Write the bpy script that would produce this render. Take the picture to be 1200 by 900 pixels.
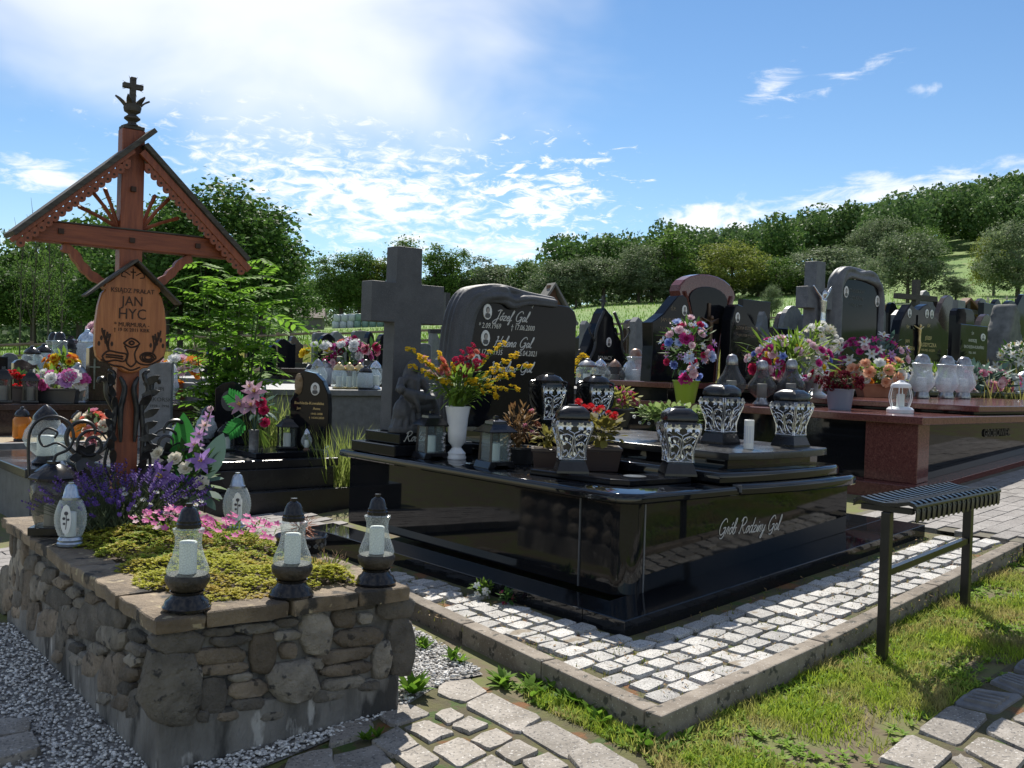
import bpy, bmesh, math, random
import numpy as np
from mathutils import Vector, Matrix
sc = bpy.context.scene
for o in list(bpy.data.objects):
    bpy.data.objects.remove(o, do_unlink=True)
COL = sc.collection
# ------------------------------------------------------------------ camera
H = 1.05; F = 1150.0; PITCH = math.radians(-0.95); ROLL = math.radians(1.8)
_f = Vector((0, math.cos(PITCH), math.sin(PITCH))); _u = Vector((0, -math.sin(PITCH), math.cos(PITCH))); _r = Vector((1, 0, 0))
RB = _r*math.cos(ROLL)+_u*math.sin(ROLL); UB = _u*math.cos(ROLL)-_r*math.sin(ROLL); FB = _f
cam_d = bpy.data.cameras.new('camera'); cam = bpy.data.objects.new('camera', cam_d); COL.objects.link(cam)
cam_d.sensor_fit = 'HORIZONTAL'; cam_d.sensor_width = 36.0; cam_d.lens = 36.0*F/1200.0
cam_d.clip_start = 0.05; cam_d.clip_end = 4000.0
m = Matrix((RB, UB, -FB)).transposed().to_4x4(); m.translation = (0, 0, H); cam.matrix_world = m
sc.camera = cam
sc.render.resolution_x = 1024; sc.render.resolution_y = 768
# ------------------------------------------------------------------ sun
SUN_EL = math.radians(48.0); SUN_D = Vector((-0.07, 0.998, 0)).normalized()      # horizontal direction towards the sun
sun_d = bpy.data.lights.new('sun', 'SUN'); sun_d.energy = 3.6; sun_d.angle = math.radians(0.53); sun_d.color = (1.0, 0.94, 0.84)
sun = bpy.data.objects.new('sun', sun_d); COL.objects.link(sun)
tosun = Vector((SUN_D.x*math.cos(SUN_EL), SUN_D.y*math.cos(SUN_EL), math.sin(SUN_EL)))
sun.rotation_euler = tosun.to_track_quat('Z', 'Y').to_euler()
sun.location = tosun*60
# ------------------------------------------------------------------ world: sky with clouds at their own heights
w = bpy.data.worlds.new('World'); sc.world = w; w.use_nodes = True
nt = w.node_tree; nt.nodes.clear()
def N(tree, typ, **kw):
    n = tree.nodes.new(typ)
    for k, v in kw.items():
        if k.startswith('i_'):
            key = k[2:]; key = int(key) if key.isdigit() else key
            n.inputs[key].default_value = v
        else: setattr(n, k, v)
    return n
def math_n(tree, op, a, b=None, c=None, clamp=False):
    n = tree.nodes.new('ShaderNodeMath'); n.operation = op; n.use_clamp = clamp
    for i, v in enumerate((a, b, c)):
        if v is None: continue
        if isinstance(v, (int, float)): n.inputs[i].default_value = v
        else: tree.links.new(v, n.inputs[i])
    return n.outputs[0]
sky = N(nt, 'ShaderNodeTexSky', sky_type='NISHITA', sun_disc=False)
sky.sun_elevation = SUN_EL; sky.sun_rotation = math.atan2(SUN_D.x, SUN_D.y); sky.altitude = 600; sky.air_density = 1.0; sky.dust_density = 0.0; sky.ozone_density = 2.0
SKY_STRENGTH = 0.066
tc = N(nt, 'ShaderNodeTexCoord'); sep = N(nt, 'ShaderNodeSeparateXYZ'); nt.links.new(tc.outputs['Generated'], sep.inputs[0])
X, Y_, Z = sep.outputs
az = math_n(nt, 'ARCTAN2', X, Y_); el = math_n(nt, 'ARCSINE', Z)
comb = N(nt, 'ShaderNodeCombineXYZ'); nt.links.new(az, comb.inputs[0]); nt.links.new(el, comb.inputs[1])
def noise_w(sx, sy, detail, rough, seed, dist=0.0):
    mp = N(nt, 'ShaderNodeMapping'); mp.inputs['Scale'].default_value = (sx, sy, 1); mp.inputs['Location'].default_value = (seed*3.7, seed*1.3, seed)
    nt.links.new(comb.outputs[0], mp.inputs[0])
    n = N(nt, 'ShaderNodeTexNoise'); n.inputs['Scale'].default_value = 1; n.inputs['Detail'].default_value = detail; n.inputs['Roughness'].default_value = rough; n.inputs['Distortion'].default_value = dist
    nt.links.new(mp.outputs[0], n.inputs['Vector']); return n.outputs[0]
def smooth(v, lo, hi):
    n = N(nt, 'ShaderNodeMapRange', interpolation_type='SMOOTHSTEP'); nt.links.new(v, n.inputs[0])
    n.inputs[1].default_value = lo; n.inputs[2].default_value = hi; return n.outputs[0]
def cloud(px, py, rx, ry, rot, noise, nw, lo, hi, dens):
    dv = (FB+RB*((px-600)/F)+UB*((450-py)/F)).normalized(); a0 = math.atan2(dv.x, dv.y); e0 = math.asin(dv.z)
    c, s = math.cos(rot), math.sin(rot)
    da = math_n(nt, 'SUBTRACT', az, a0); de = math_n(nt, 'SUBTRACT', el, e0)
    u = math_n(nt, 'ADD', math_n(nt, 'MULTIPLY', da, c*F/rx), math_n(nt, 'MULTIPLY', de, s*F/rx))
    v = math_n(nt, 'ADD', math_n(nt, 'MULTIPLY', da, -s*F/ry), math_n(nt, 'MULTIPLY', de, c*F/ry))
    d = math_n(nt, 'SQRT', math_n(nt, 'ADD', math_n(nt, 'MULTIPLY', u, u), math_n(nt, 'MULTIPLY', v, v)))
    q = math_n(nt, 'SUBTRACT', 1.0, d)                                   # 1 at the centre, 0 at the rim
    q = math_n(nt, 'ADD', q, math_n(nt, 'MULTIPLY', math_n(nt, 'SUBTRACT', noise, 0.5), nw))
    return math_n(nt, 'MULTIPLY', smooth(q, lo, hi), dens)
n_veil = noise_w(5, 9, 4, 0.5, 1.0, 0.3); n_alto = noise_w(38, 100, 8, 0.66, 2.0, 0.6); n_puff = noise_w(30, 46, 7, 0.6, 5.0, 0.4); n_wisp = noise_w(16, 60, 7, 0.65, 9.0, 0.6)
layers = [cloud(290, -30, 470, 215, -0.10, n_veil, 1.0, 0.0, 0.8, 0.78),
          cloud(430, 232, 310, 92, -0.13, n_alto, 3.4, 0.2, 1.15, 0.95),
          cloud(640, 235, 130, 80, 0.0, n_alto, 4.2, 0.4, 1.1, 0.85),
          cloud(45, 203, 80, 22, -0.1, n_wisp, 3.0, 0.3, 1.0, 0.8),
          cloud(905, 102, 60, 30, 0.35, n_wisp, 3.6, 0.45, 1.5, 0.7),
          cloud(1000, 86, 84, 22, 0.25, n_wisp, 3.6, 0.40, 1.5, 0.75),
          cloud(1080, 104, 30, 10, 0.0, n_puff, 3.0, 0.4, 1.2, 0.4),
          cloud(835, 258, 90, 34, 0.1, n_puff, 2.6, 0.2, 0.9, 0.85),
          cloud(1060, 222, 210, 26, 0.13, n_wisp, 2.6, 0.2, 1.0, 0.75),
          cloud(610, 292, 190, 20, -0.02, n_wisp, 2.8, 0.3, 1.1, 0.7),
          cloud(20, 330, 160, 60, 0.0, n_puff, 2.0, 0.1, 0.9, 0.8)]
# unseen broken cloud outside the picture, made denser at sides and back for fill
rest = math_n(nt, 'MULTIPLY', smooth(noise_w(3.0, 6.0, 6, 0.55, 12.0, 0.4), 0.42, 0.66), math_n(nt, 'MULTIPLY', smooth(math_n(nt, 'ABSOLUTE', az), 0.75, 1.1), 0.7))
inv = None
for q in layers+[rest]:
    k = math_n(nt, 'SUBTRACT', 1.0, q, clamp=True)
    inv = k if inv is None else math_n(nt, 'MULTIPLY', inv, k)
cov = math_n(nt, 'SUBTRACT', 1.0, inv, clamp=True)
mix = N(nt, 'ShaderNodeMix', data_type='RGBA')
hsv = N(nt, 'ShaderNodeHueSaturation'); hsv.inputs['Saturation'].default_value = 1.14; hsv.inputs['Value'].default_value = 0.90; nt.links.new(sky.outputs[0], hsv.inputs['Color'])
nt.links.new(cov, mix.inputs[0]); nt.links.new(hsv.outputs[0], mix.inputs[6]); mix.inputs[7].default_value = (8.8, 8.8, 8.8, 1)
bg = N(nt, 'ShaderNodeBackground'); nt.links.new(mix.outputs[2], bg.inputs[0]); bg.inputs[1].default_value = SKY_STRENGTH
out = N(nt, 'ShaderNodeOutputWorld'); nt.links.new(bg.outputs[0], out.inputs[0])
# ------------------------------------------------------------------ exposure
sc.view_settings.view_transform = 'Standard'; sc.view_settings.look = 'None'; sc.view_settings.gamma = 1.0; sc.view_settings.use_curve_mapping = False
sc.view_settings.exposure = 1.05
sc.render.engine = 'CYCLES'
sc.cycles.max_bounces = 8; sc.cycles.transparent_max_bounces = 24; sc.cycles.caustics_reflective = False; sc.cycles.caustics_refractive = False
# ================================================================== helpers
def ray(px, py): return FB+RB*((px-600)/F)+UB*((450-py)/F)
def at(px, py, Y):
    d = ray(px, py); t = Y/d.y; return Vector((d.x*t, Y, H+d.z*t))
def onz(px, py, z):
    d = ray(px, py); t = (z-H)/d.z; return Vector((d.x*t, d.y*t, z))
def onplane(px, py, p, n):
    d = ray(px, py); o = Vector((0, 0, H)); t = (Vector(p)-o).dot(n)/d.dot(n); return o+d*t
def proj(p):
    q = Vector(p)-Vector((0, 0, H)); z = q.dot(FB); return 600+F*q.dot(RB)/z, 450-F*q.dot(UB)/z
# the rows of graves all run along one direction; the ground climbs along it
ANG = math.radians(39.93); CA, SA = math.cos(ANG), math.sin(ANG)
T0 = Vector((0.5056, 4.1738, 0))                       # near corner of the large black tomb
def Wp(u, v, z=0.0): return Vector((T0.x+u*CA-v*SA, T0.y+u*SA+v*CA, z))
def uv(x, y): return ((x-T0.x)*CA+(y-T0.y)*SA, -(x-T0.x)*SA+(y-T0.y)*CA)
def zc_s(s): return 0.085*s if s > 0 else 0.05*s
def zc(x, y):
    return zc_s((x-T0.x)*CA+(y-T0.y)*SA)
def G(x, y):                                           # the lower ground (lawn, gravel, field, hill)
    z = zc(x, y)-0.07
    if y > 40:
        a = x/y; q = min(1.0, max(0.0, (y-45)/100.0)); z += 2.6*q*q*(3-2*q)*min(1.0, max(0.0, (a+.06)/.14))
    if y > 70:
        t = min(1.0, max(0.0, (y-90)/240.0)); t = t*t*(3-2*t)
        z += 55*min(.55, max(0.0, a-0.08))*t
        if y > 330: z -= 0.11*(y-330)
    return z
def ground(px, py, dz=0.0):
    d = ray(px, py); lo, t = 0.0, 0.5
    while t < 600:
        p = Vector((0, 0, H))+d*t
        if p.z < G(p.x, p.y)+dz: break
        lo = t; t *= 1.05
    for _ in range(30):
        mid = (lo+t)/2; p = Vector((0, 0, H))+d*mid
        if p.z < G(p.x, p.y)+dz: t = mid
        else: lo = mid
    return Vector((0, 0, H))+d*t
def link(o, parent=None):
    COL.objects.link(o)
    if parent is not None: o.parent = parent
    return o
class MB:
    def __init__(s): s.v = []; s.f = []; s.m = []; s.cur = 0
    def add(s, vs, fs):
        b = len(s.v); s.v += [tuple(v) for v in vs]; s.f += [tuple(b+i for i in f) for f in fs]; s.m += [s.cur]*len(fs); return s
    def hexa(s, p):       # 8 points: bottom ring 0-3, top ring 4-7
        return s.add(p, [(3, 2, 1, 0), (4, 5, 6, 7), (0, 1, 5, 4), (1, 2, 6, 5), (2, 3, 7, 6), (3, 0, 4, 7)])
    def box(s, x0, x1, y0, y1, z0, z1):
        return s.hexa([(x0, y0, z0), (x1, y0, z0), (x1, y1, z0), (x0, y1, z0), (x0, y0, z1), (x1, y0, z1), (x1, y1, z1), (x0, y1, z1)])
    def frustum(s, cx, cy, z0, z1, a0, b0, a1, b1):
        return s.hexa([(cx-a0, cy-b0, z0), (cx+a0, cy-b0, z0), (cx+a0, cy+b0, z0), (cx-a0, cy+b0, z0), (cx-a1, cy-b1, z1), (cx+a1, cy-b1, z1), (cx+a1, cy+b1, z1), (cx-a1, cy+b1, z1)])
    def prism(s, pts, z0, z1):        # outline in xy, counter-clockwise
        n = len(pts); vs = [(x, y, z0) for x, y in pts]+[(x, y, z1) for x, y in pts]
        return s.add(vs, [tuple(range(n-1, -1, -1)), tuple(range(n, 2*n))]+[(i, (i+1) % n, n+(i+1) % n, n+i) for i in range(n)])
    def slab(s, pts, y0, y1, ch=0.0):         # outline in xz (ccw seen from -y), front face at y0
        n = len(pts)
        cx = sum(p[0] for p in pts)/n; cz = sum(p[1] for p in pts)/n
        def inset(p, d):
            dx, dz = cx-p[0], cz-p[1]; L = math.hypot(dx, dz) or 1; return (p[0]+dx/L*d, p[1]+dz/L*d)
        if ch:
            rings = [[(inset(p, ch)[0], y0, inset(p, ch)[1]) for p in pts], [(p[0], y0+ch, p[1]) for p in pts], [(p[0], y1, p[1]) for p in pts]]
        else: rings = [[(p[0], y0, p[1]) for p in pts], [(p[0], y1, p[1]) for p in pts]]
        vs = [q for r in rings for q in r]; fs = [tuple(range(n)), tuple(range((len(rings)-1)*n+n-1, (len(rings)-1)*n-1, -1))]
        for k in range(len(rings)-1):
            for i in range(n): fs.append((k*n+i, (k+1)*n+i, (k+1)*n+(i+1) % n, k*n+(i+1) % n))
        return s.add(vs, fs)
    def lathe(s, prof, n=16, c=(0, 0, 0), sx=1.0, sy=1.0, rot=0.0, power=None, cap=True):
        vs = []
        for r, z in prof:
            for i in range(n):
                a = 2*math.pi*i/n+rot; x, y = math.cos(a), math.sin(a)
                if power:
                    k = (abs(x)**power+abs(y)**power)**(-1.0/power); x *= k; y *= k
                vs.append((c[0]+r*x*sx, c[1]+r*y*sy, c[2]+z))
        fs = []
        for k in range(len(prof)-1):
            for i in range(n): fs.append((k*n+i, k*n+(i+1) % n, (k+1)*n+(i+1) % n, (k+1)*n+i))
        if cap:
            if prof[0][0] > 1e-6: fs.append(tuple(range(n-1, -1, -1)))
            if prof[-1][0] > 1e-6: fs.append(tuple(range((len(prof)-1)*n, len(prof)*n)))
        return s.add(vs, fs)
    def tube(s, pts, r, n=6, flat=1.0, cap=True):
        pts = [Vector(p) for p in pts]; k = len(pts); rs = r if isinstance(r, (list, tuple)) else [r]*k
        vs = []; prev = None
        for i, p in enumerate(pts):
            t = (pts[min(i+1, k-1)]-pts[max(i-1, 0)]); t = t.normalized() if t.length > 1e-9 else Vector((0, 0, 1))
            if prev is None:
                a = Vector((0, 0, 1)) if abs(t.z) < 0.9 else Vector((1, 0, 0)); b = t.cross(a).normalized()
            else:
                b = prev-t*prev.dot(t); b = b.normalized() if b.length > 1e-6 else prev
            prev = b; c = t.cross(b)
            for j in range(n):
                an = 2*math.pi*j/n; vs.append(p+b*(math.cos(an)*rs[i])+c*(math.sin(an)*rs[i]*flat))
        fs = [(i*n+j, i*n+(j+1) % n, (i+1)*n+(j+1) % n, (i+1)*n+j) for i in range(k-1) for j in range(n)]
        if cap: fs += [tuple(range(n-1, -1, -1)), tuple(range((k-1)*n, k*n))]
        return s.add(vs, fs)
    def petal(s, base, d, up, L, wd, curl=0.3, tip=0.15, seg=3, cup=0.0):
        base = Vector(base); d = Vector(d).normalized(); up = Vector(up); up = (up-d*up.dot(d)).normalized(); sd = d.cross(up)
        vs = []
        for i in range(seg+1):
            t = i/seg; wv = wd*(math.sin(math.pi*min(1.0, t*0.86+0.1)) if i < seg else tip)
            q = base+d*(L*t)+up*(curl*L*t*t)
            vs += [q-sd*wv*0.5+up*(cup*wv), q+sd*wv*0.5+up*(cup*wv)]
        return s.add(vs, [(2*i, 2*i+1, 2*i+3, 2*i+2) for i in range(seg)])
    def mesh(s, name, smooth=None):
        me = bpy.data.meshes.new(name); me.from_pydata(s.v, [], s.f)
        if any(s.m): me.polygons.foreach_set('material_index', s.m)
        if smooth is not None:
            me.polygons.foreach_set('use_smooth', [True]*len(me.polygons))
            if smooth < 180: me.set_sharp_from_angle(angle=math.radians(smooth))
        me.update(); return me
    def build(s, name, mat, parent=None, smooth=None, bevel=0.0, loc=None, rz=0.0):
        me = s.mesh(name, smooth)
        for q in (mat if isinstance(mat, (list, tuple)) else [mat]): me.materials.append(q)
        o = bpy.data.objects.new(name, me); link(o, parent)
        if loc is not None: o.location = loc
        if rz: o.rotation_euler = (0, 0, rz)
        if bevel:
            b = o.modifiers.new('bevel', 'BEVEL'); b.width = bevel; b.segments = 2; b.limit_method = 'ANGLE'; b.angle_limit = math.radians(40)
        return o
def np_mesh(name, verts, faces, mat, parent=None, smooth=False):
    me = bpy.data.meshes.new(name); verts = np.asarray(verts, np.float32); faces = np.asarray(faces, np.int32); k = faces.shape[1]
    me.vertices.add(len(verts)); me.vertices.foreach_set('co', verts.ravel())
    me.loops.add(faces.size); me.loops.foreach_set('vertex_index', faces.ravel())
    me.polygons.add(len(faces)); me.polygons.foreach_set('loop_start', np.arange(0, faces.size, k, dtype=np.int32)); me.polygons.foreach_set('loop_total', np.full(len(faces), k, np.int32))
    if smooth: me.polygons.foreach_set('use_smooth', np.ones(len(faces), bool))
    me.update(calc_edges=True); me.validate()
    me.materials.append(mat); o = bpy.data.objects.new(name, me); return link(o, parent)
def tag(o, label=None, cat=None, group=None, kind=None):
    if label: o['label'] = label
    if cat: o['category'] = cat
    if group: o['group'] = group
    if kind: o['kind'] = kind
    return o
def thing(name, label, cat, loc=(0, 0, 0), rz=0.0, group=None, scale=1.0):
    o = bpy.data.objects.new(name, None); o.empty_display_size = 0.05; link(o); o.location = loc; o.rotation_euler = (0, 0, rz)
    if scale != 1.0: o.scale = (scale,)*3
    return tag(o, label, cat, group)
def kids(o): return [c for c in bpy.data.objects if c.parent == o]
def dup(root, loc, rz=None, label=None, scale=None, kidmap=None):
    r = root.copy(); COL.objects.link(r); r.location = loc
    if rz is not None: r.rotation_euler = (0, 0, rz)
    if scale is not None: r.scale = (scale,)*3 if isinstance(scale, (int, float)) else scale
    if label: r['label'] = label
    for ch in root.children:
        c = ch.copy(); COL.objects.link(c); c.parent = r
        for g in ch.children:
            d = g.copy(); COL.objects.link(d); d.parent = c
    return r
# ================================================================== materials
MATS = {}
def M(name, col, col2=None, scale=6.0, detail=5.0, rough=0.6, metal=0.0, bump=0.0, bscale=None, speck=None, rand=0.0, island=0.0, spec=0.5, stretch=None, lo=0.35, hi=0.65, coat=0.0, rough2=None, bdist=0.01):
    if name in MATS: return MATS[name]
    mt = bpy.data.materials.new(name); mt.use_nodes = True; t = mt.node_tree; b = t.nodes['Principled BSDF']; L = t.links.new
    b.inputs['Roughness'].default_value = rough; b.inputs['Metallic'].default_value = metal; b.inputs['Specular IOR Level'].default_value = spec
    if coat: b.inputs['Coat Weight'].default_value = coat; b.inputs['Coat Roughness'].default_value = 0.05
    tcn = N(t, 'ShaderNodeTexCoord'); vec = tcn.outputs['Object']
    if rand:
        oi = N(t, 'ShaderNodeObjectInfo'); vm = N(t, 'ShaderNodeVectorMath', operation='ADD'); L(vec, vm.inputs[0])
        sc_ = math_n(t, 'MULTIPLY', oi.outputs['Random'], 37.0); L(sc_, vm.inputs[1]); vec = vm.outputs[0]
    if stretch:
        mp = N(t, 'ShaderNodeMapping'); mp.inputs['Scale'].default_value = stretch; L(vec, mp.inputs[0]); vec = mp.outputs[0]
    cur = None
    def rgb(c): return (c[0], c[1], c[2], 1)
    if col2 is not None:
        nz = N(t, 'ShaderNodeTexNoise'); nz.inputs['Scale'].default_value = scale; nz.inputs['Detail'].default_value = detail; nz.inputs['Roughness'].default_value = 0.6; L(vec, nz.inputs['Vector'])
        mr = N(t, 'ShaderNodeMapRange'); L(nz.outputs[0], mr.inputs[0]); mr.inputs[1].default_value = lo; mr.inputs[2].default_value = hi
        mx = N(t, 'ShaderNodeMix', data_type='RGBA'); L(mr.outputs[0], mx.inputs[0]); mx.inputs[6].default_value = rgb(col); mx.inputs[7].default_value = rgb(col2); cur = mx.outputs[2]
        if rough2 is not None:
            rr = N(t, 'ShaderNodeMapRange'); L(nz.outputs[0], rr.inputs[0]); rr.inputs[1].default_value = lo; rr.inputs[2].default_value = hi; rr.inputs[3].default_value = rough; rr.inputs[4].default_value = rough2; L(rr.outputs[0], b.inputs['Roughness'])
    for sp in (speck or []):       # (colour, scale, threshold)
        nz2 = N(t, 'ShaderNodeTexNoise'); nz2.inputs['Scale'].default_value = sp[1]; nz2.inputs['Detail'].default_value = sp[3] if len(sp) > 3 else 2.0; L(vec, nz2.inputs['Vector'])
        mr2 = N(t, 'ShaderNodeMapRange'); L(nz2.outputs[0], mr2.inputs[0]); mr2.inputs[1].default_value = sp[2]; mr2.inputs[2].default_value = sp[2]+0.06
        mx2 = N(t, 'ShaderNodeMix', data_type='RGBA'); L(mr2.outputs[0], mx2.inputs[0]); mx2.inputs[7].default_value = rgb(sp[0])
        if cur is None: mx2.inputs[6].default_value = rgb(col)
        else: L(cur, mx2.inputs[6])
        cur = mx2.outputs[2]
    if rand or island:
        hs = N(t, 'ShaderNodeHueSaturation')
        if rand: src = oi.outputs['Random']; amt = rand
        else:
            ge = N(t, 'ShaderNodeNewGeometry'); src = ge.outputs['Random Per Island']; amt = island
        vv = math_n(t, 'ADD', math_n(t, 'MULTIPLY', src, 2*amt), 1-amt); L(vv, hs.inputs['Value'])
        if cur is None: hs.inputs['Color'].default_value = rgb(col)
        else: L(cur, hs.inputs['Color'])
        cur = hs.outputs[0]
    if cur is None: b.inputs['Base Color'].default_value = rgb(col)
    else: L(cur, b.inputs['Base Color'])
    if bump:
        nb = N(t, 'ShaderNodeTexNoise'); nb.inputs['Scale'].default_value = bscale or scale*3; nb.inputs['Detail'].default_value = 6.0; nb.inputs['Roughness'].default_value = 0.65; L(vec, nb.inputs['Vector'])
        bp = N(t, 'ShaderNodeBump'); bp.inputs['Strength'].default_value = bump; bp.inputs['Distance'].default_value = bdist; L(nb.outputs[0], bp.inputs['Height']); L(bp.outputs[0], b.inputs['Normal'])
    MATS[name] = mt; return mt
def LEAF(name, col, col2, transl=0.45, rough=0.55, noise=None):
    if name in MATS: return MATS[name]
    mt = bpy.data.materials.new(name); mt.use_nodes = True; t = mt.node_tree; b = t.nodes['Principled BSDF']; L = t.links.new; o = t.nodes['Material Output']
    ge = N(t, 'ShaderNodeNewGeometry'); mx = N(t, 'ShaderNodeMix', data_type='RGBA'); L(ge.outputs['Random Per Island'], mx.inputs[0])
    mx.inputs[6].default_value = (*col, 1); mx.inputs[7].default_value = (*col2, 1); cur = mx.outputs[2]
    if noise:
        tcn = N(t, 'ShaderNodeTexCoord'); nz = N(t, 'ShaderNodeTexNoise'); nz.inputs['Scale'].default_value = noise[1]; nz.inputs['Detail'].default_value = 3.0; L(tcn.outputs['Object'], nz.inputs['Vector'])
        mr = N(t, 'ShaderNodeMapRange'); L(nz.outputs[0], mr.inputs[0]); mr.inputs[1].default_value = 0.42; mr.inputs[2].default_value = 0.62
        m2 = N(t, 'ShaderNodeMix', data_type='RGBA'); L(mr.outputs[0], m2.inputs[0]); L(cur, m2.inputs[6]); m2.inputs[7].default_value = (*noise[0], 1); cur = m2.outputs[2]
    L(cur, b.inputs['Base Color']); b.inputs['Roughness'].default_value = max(.6, rough); b.inputs['Specular IOR Level'].default_value = 0.12
    tr = N(t, 'ShaderNodeBsdfTranslucent'); L(cur, tr.inputs[0]); ms = N(t, 'ShaderNodeMixShader'); ms.inputs[0].default_value = transl
    L(b.outputs[0], ms.inputs[1]); L(tr.outputs[0], ms.inputs[2]); L(ms.outputs[0], o.inputs[0]); MATS[name] = mt; return mt
def GLASS(name, tint=(0.9, 0.95, 0.95), body=0.25, rimk=0.55, bscale=60, bump=0.5, bodycol=(0.75, 0.8, 0.82), voro=False):
    if name in MATS: return MATS[name]
    mt = bpy.data.materials.new(name); mt.use_nodes = True; t = mt.node_tree; L = t.links.new; o = t.nodes['Material Output']; b = t.nodes['Principled BSDF']
    b.inputs['Base Color'].default_value = (*bodycol, 1); b.inputs['Roughness'].default_value = 0.12; b.inputs['Specular IOR Level'].default_value = 0.7
    tr = N(t, 'ShaderNodeBsdfTransparent'); tr.inputs[0].default_value = (*tint, 1)
    lw = N(t, 'ShaderNodeLayerWeight'); lw.inputs[0].default_value = 0.35
    tcn = N(t, 'ShaderNodeTexCoord')
    if voro:
        nz = N(t, 'ShaderNodeTexVoronoi'); nz.feature = 'DISTANCE_TO_EDGE'; nz.inputs['Scale'].default_value = bscale; src = nz.outputs['Distance']
    else:
        nz = N(t, 'ShaderNodeTexNoise'); nz.inputs['Scale'].default_value = bscale; nz.inputs['Detail'].default_value = 3.0; src = nz.outputs[0]
    L(tcn.outputs['Object'], nz.inputs['Vector'])
    bp = N(t, 'ShaderNodeBump'); bp.inputs['Strength'].default_value = bump; bp.inputs['Distance'].default_value = 0.004; L(src, bp.inputs['Height']); L(bp.outputs[0], b.inputs['Normal']); L(bp.outputs[0], lw.inputs['Normal'])
    fac = math_n(t, 'ADD', math_n(t, 'MULTIPLY', lw.outputs['Facing'], rimk), body, clamp=True)
    if voro:
        ed = N(t, 'ShaderNodeMapRange'); L(src, ed.inputs[0]); ed.inputs[1].default_value = 0.0; ed.inputs[2].default_value = 0.12; ed.inputs[3].default_value = 0.22; ed.inputs[4].default_value = 0.0
        fac = math_n(t, 'ADD', fac, ed.outputs[0], clamp=True)
    ms = N(t, 'ShaderNodeMixShader'); L(fac, ms.inputs[0]); L(tr.outputs[0], ms.inputs[1]); L(b.outputs[0], ms.inputs[2]); L(ms.outputs[0], o.inputs[0]); MATS[name] = mt; return mt
GB = M('black_granite', (0.007, 0.008, 0.011), (0.014, 0.014, 0.016), scale=2.2, rough=0.05, rough2=0.13, lo=.45, hi=.75, speck=[((0.024, 0.025, 0.029), 420, 0.60), ((0.006, 0.006, 0.007), 300, 0.62)], spec=0.15)
GBp = M('mirror_black_granite', (0.007, 0.008, 0.010), (0.013, 0.013, 0.015), scale=2.2, rough=0.03, rough2=0.09, lo=.45, hi=.75, speck=[((0.022, 0.023, 0.027), 420, 0.60)], spec=0.42)
GBd = M('dusty_black_granite', (0.016, 0.016, 0.018), (0.03, 0.03, 0.03), scale=3, rough=0.16, rough2=0.32, speck=[((0.04, 0.04, 0.045), 380, 0.61)], spec=0.4)
GG = M('grey_granite', (0.050, 0.052, 0.059), (0.074, 0.076, 0.084), scale=9, rough=0.62, speck=[((0.12, 0.12, 0.13), 260, 0.6), ((0.02, 0.02, 0.024), 230, 0.62)], bump=0.15, bscale=200)
GL = M('light_grey_granite', (0.12, 0.124, 0.13), (0.18, 0.184, 0.195), scale=14, rough=0.5, speck=[((0.09, 0.09, 0.1), 160, 0.6)])
GS = M('slate_grey_stone', (0.07, 0.077, 0.09), (0.115, 0.122, 0.138), scale=12, rough=0.55, speck=[((0.22, 0.23, 0.25), 180, 0.62)], bump=0.2, bscale=60)
GR = M('red_granite', (0.105, 0.036, 0.032), (0.17, 0.065, 0.055), scale=60, rough=0.12, speck=[((0.03, 0.014, 0.014), 150, 0.58), ((0.26, 0.13, 0.11), 190, 0.64)], spec=0.55)
GW = M('brown_granite', (0.045, 0.03, 0.026), (0.075, 0.05, 0.042), scale=40, rough=0.12, speck=[((0.015, 0.012, 0.012), 150, 0.58)], spec=0.5)
SEAM = M('grey_joint_filler', (0.11, 0.115, 0.125), rough=0.35)
GOLD = M('gold_lettering', (0.55, 0.42, 0.2), rough=0.35, metal=0.6)
SILV = M('silver_lettering', (0.56, 0.54, 0.50), rough=0.4, metal=0.4)
IRON = M('wrought_iron', (0.012, 0.012, 0.014), (0.03, 0.03, 0.032), scale=30, rough=0.42, bump=0.15, bscale=80)
PLB = M('black_plastic', (0.010, 0.010, 0.012), (0.018, 0.018, 0.021), scale=20, rough=0.2, spec=0.4)
CHROME = M('silver_plastic', (0.60, 0.62, 0.65), (0.42, 0.44, 0.47), scale=40, rough=0.22, metal=0.9)
DSILV = M('tarnished_silver', (0.20, 0.20, 0.21), (0.35, 0.35, 0.36), scale=30, rough=0.3, metal=0.85)
WHITE = M('white_ceramic', (0.72, 0.73, 0.74), (0.64, 0.65, 0.67), scale=8, rough=0.22)
WAX = M('white_wax', (0.78, 0.77, 0.73), rough=0.5)
GLC = GLASS('crackle_glass', body=0.05, bscale=130, bump=0.6, rimk=0.5, voro=True)
GLR = GLASS('ribbed_glass', tint=(0.92, 0.96, 0.96), body=0.16, bscale=40, bump=0.3)
GLP = GLASS('clear_pane', body=0.03, rimk=0.2, bscale=8, bump=0.08)
GLS = GLASS('smoked_glass', tint=(0.55, 0.56, 0.56), body=0.22, bodycol=(0.12, 0.125, 0.13), bscale=30, bump=0.3)
GLW = GLASS('pearly_crackle_glass', tint=(0.75, 0.82, 0.9), body=0.36, bodycol=(0.70, 0.75, 0.80), bscale=55, bump=1.0, voro=True)
GLO = GLASS('amber_glass', tint=(0.9, 0.5, 0.15), body=0.35, bodycol=(0.7, 0.32, 0.06), bscale=30, bump=0.3)
WOOD = M('stained_larch', (0.165, 0.038, 0.015), (0.26, 0.07, 0.027), scale=5, rough=0.5, stretch=(14, 14, 1.2), bump=0.25, bscale=14)
WOODH = M('stained_larch_beam', (0.15, 0.034, 0.014), (0.25, 0.066, 0.026), scale=5, rough=0.5, stretch=(1.2, 14, 14), bump=0.25, bscale=14)
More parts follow.
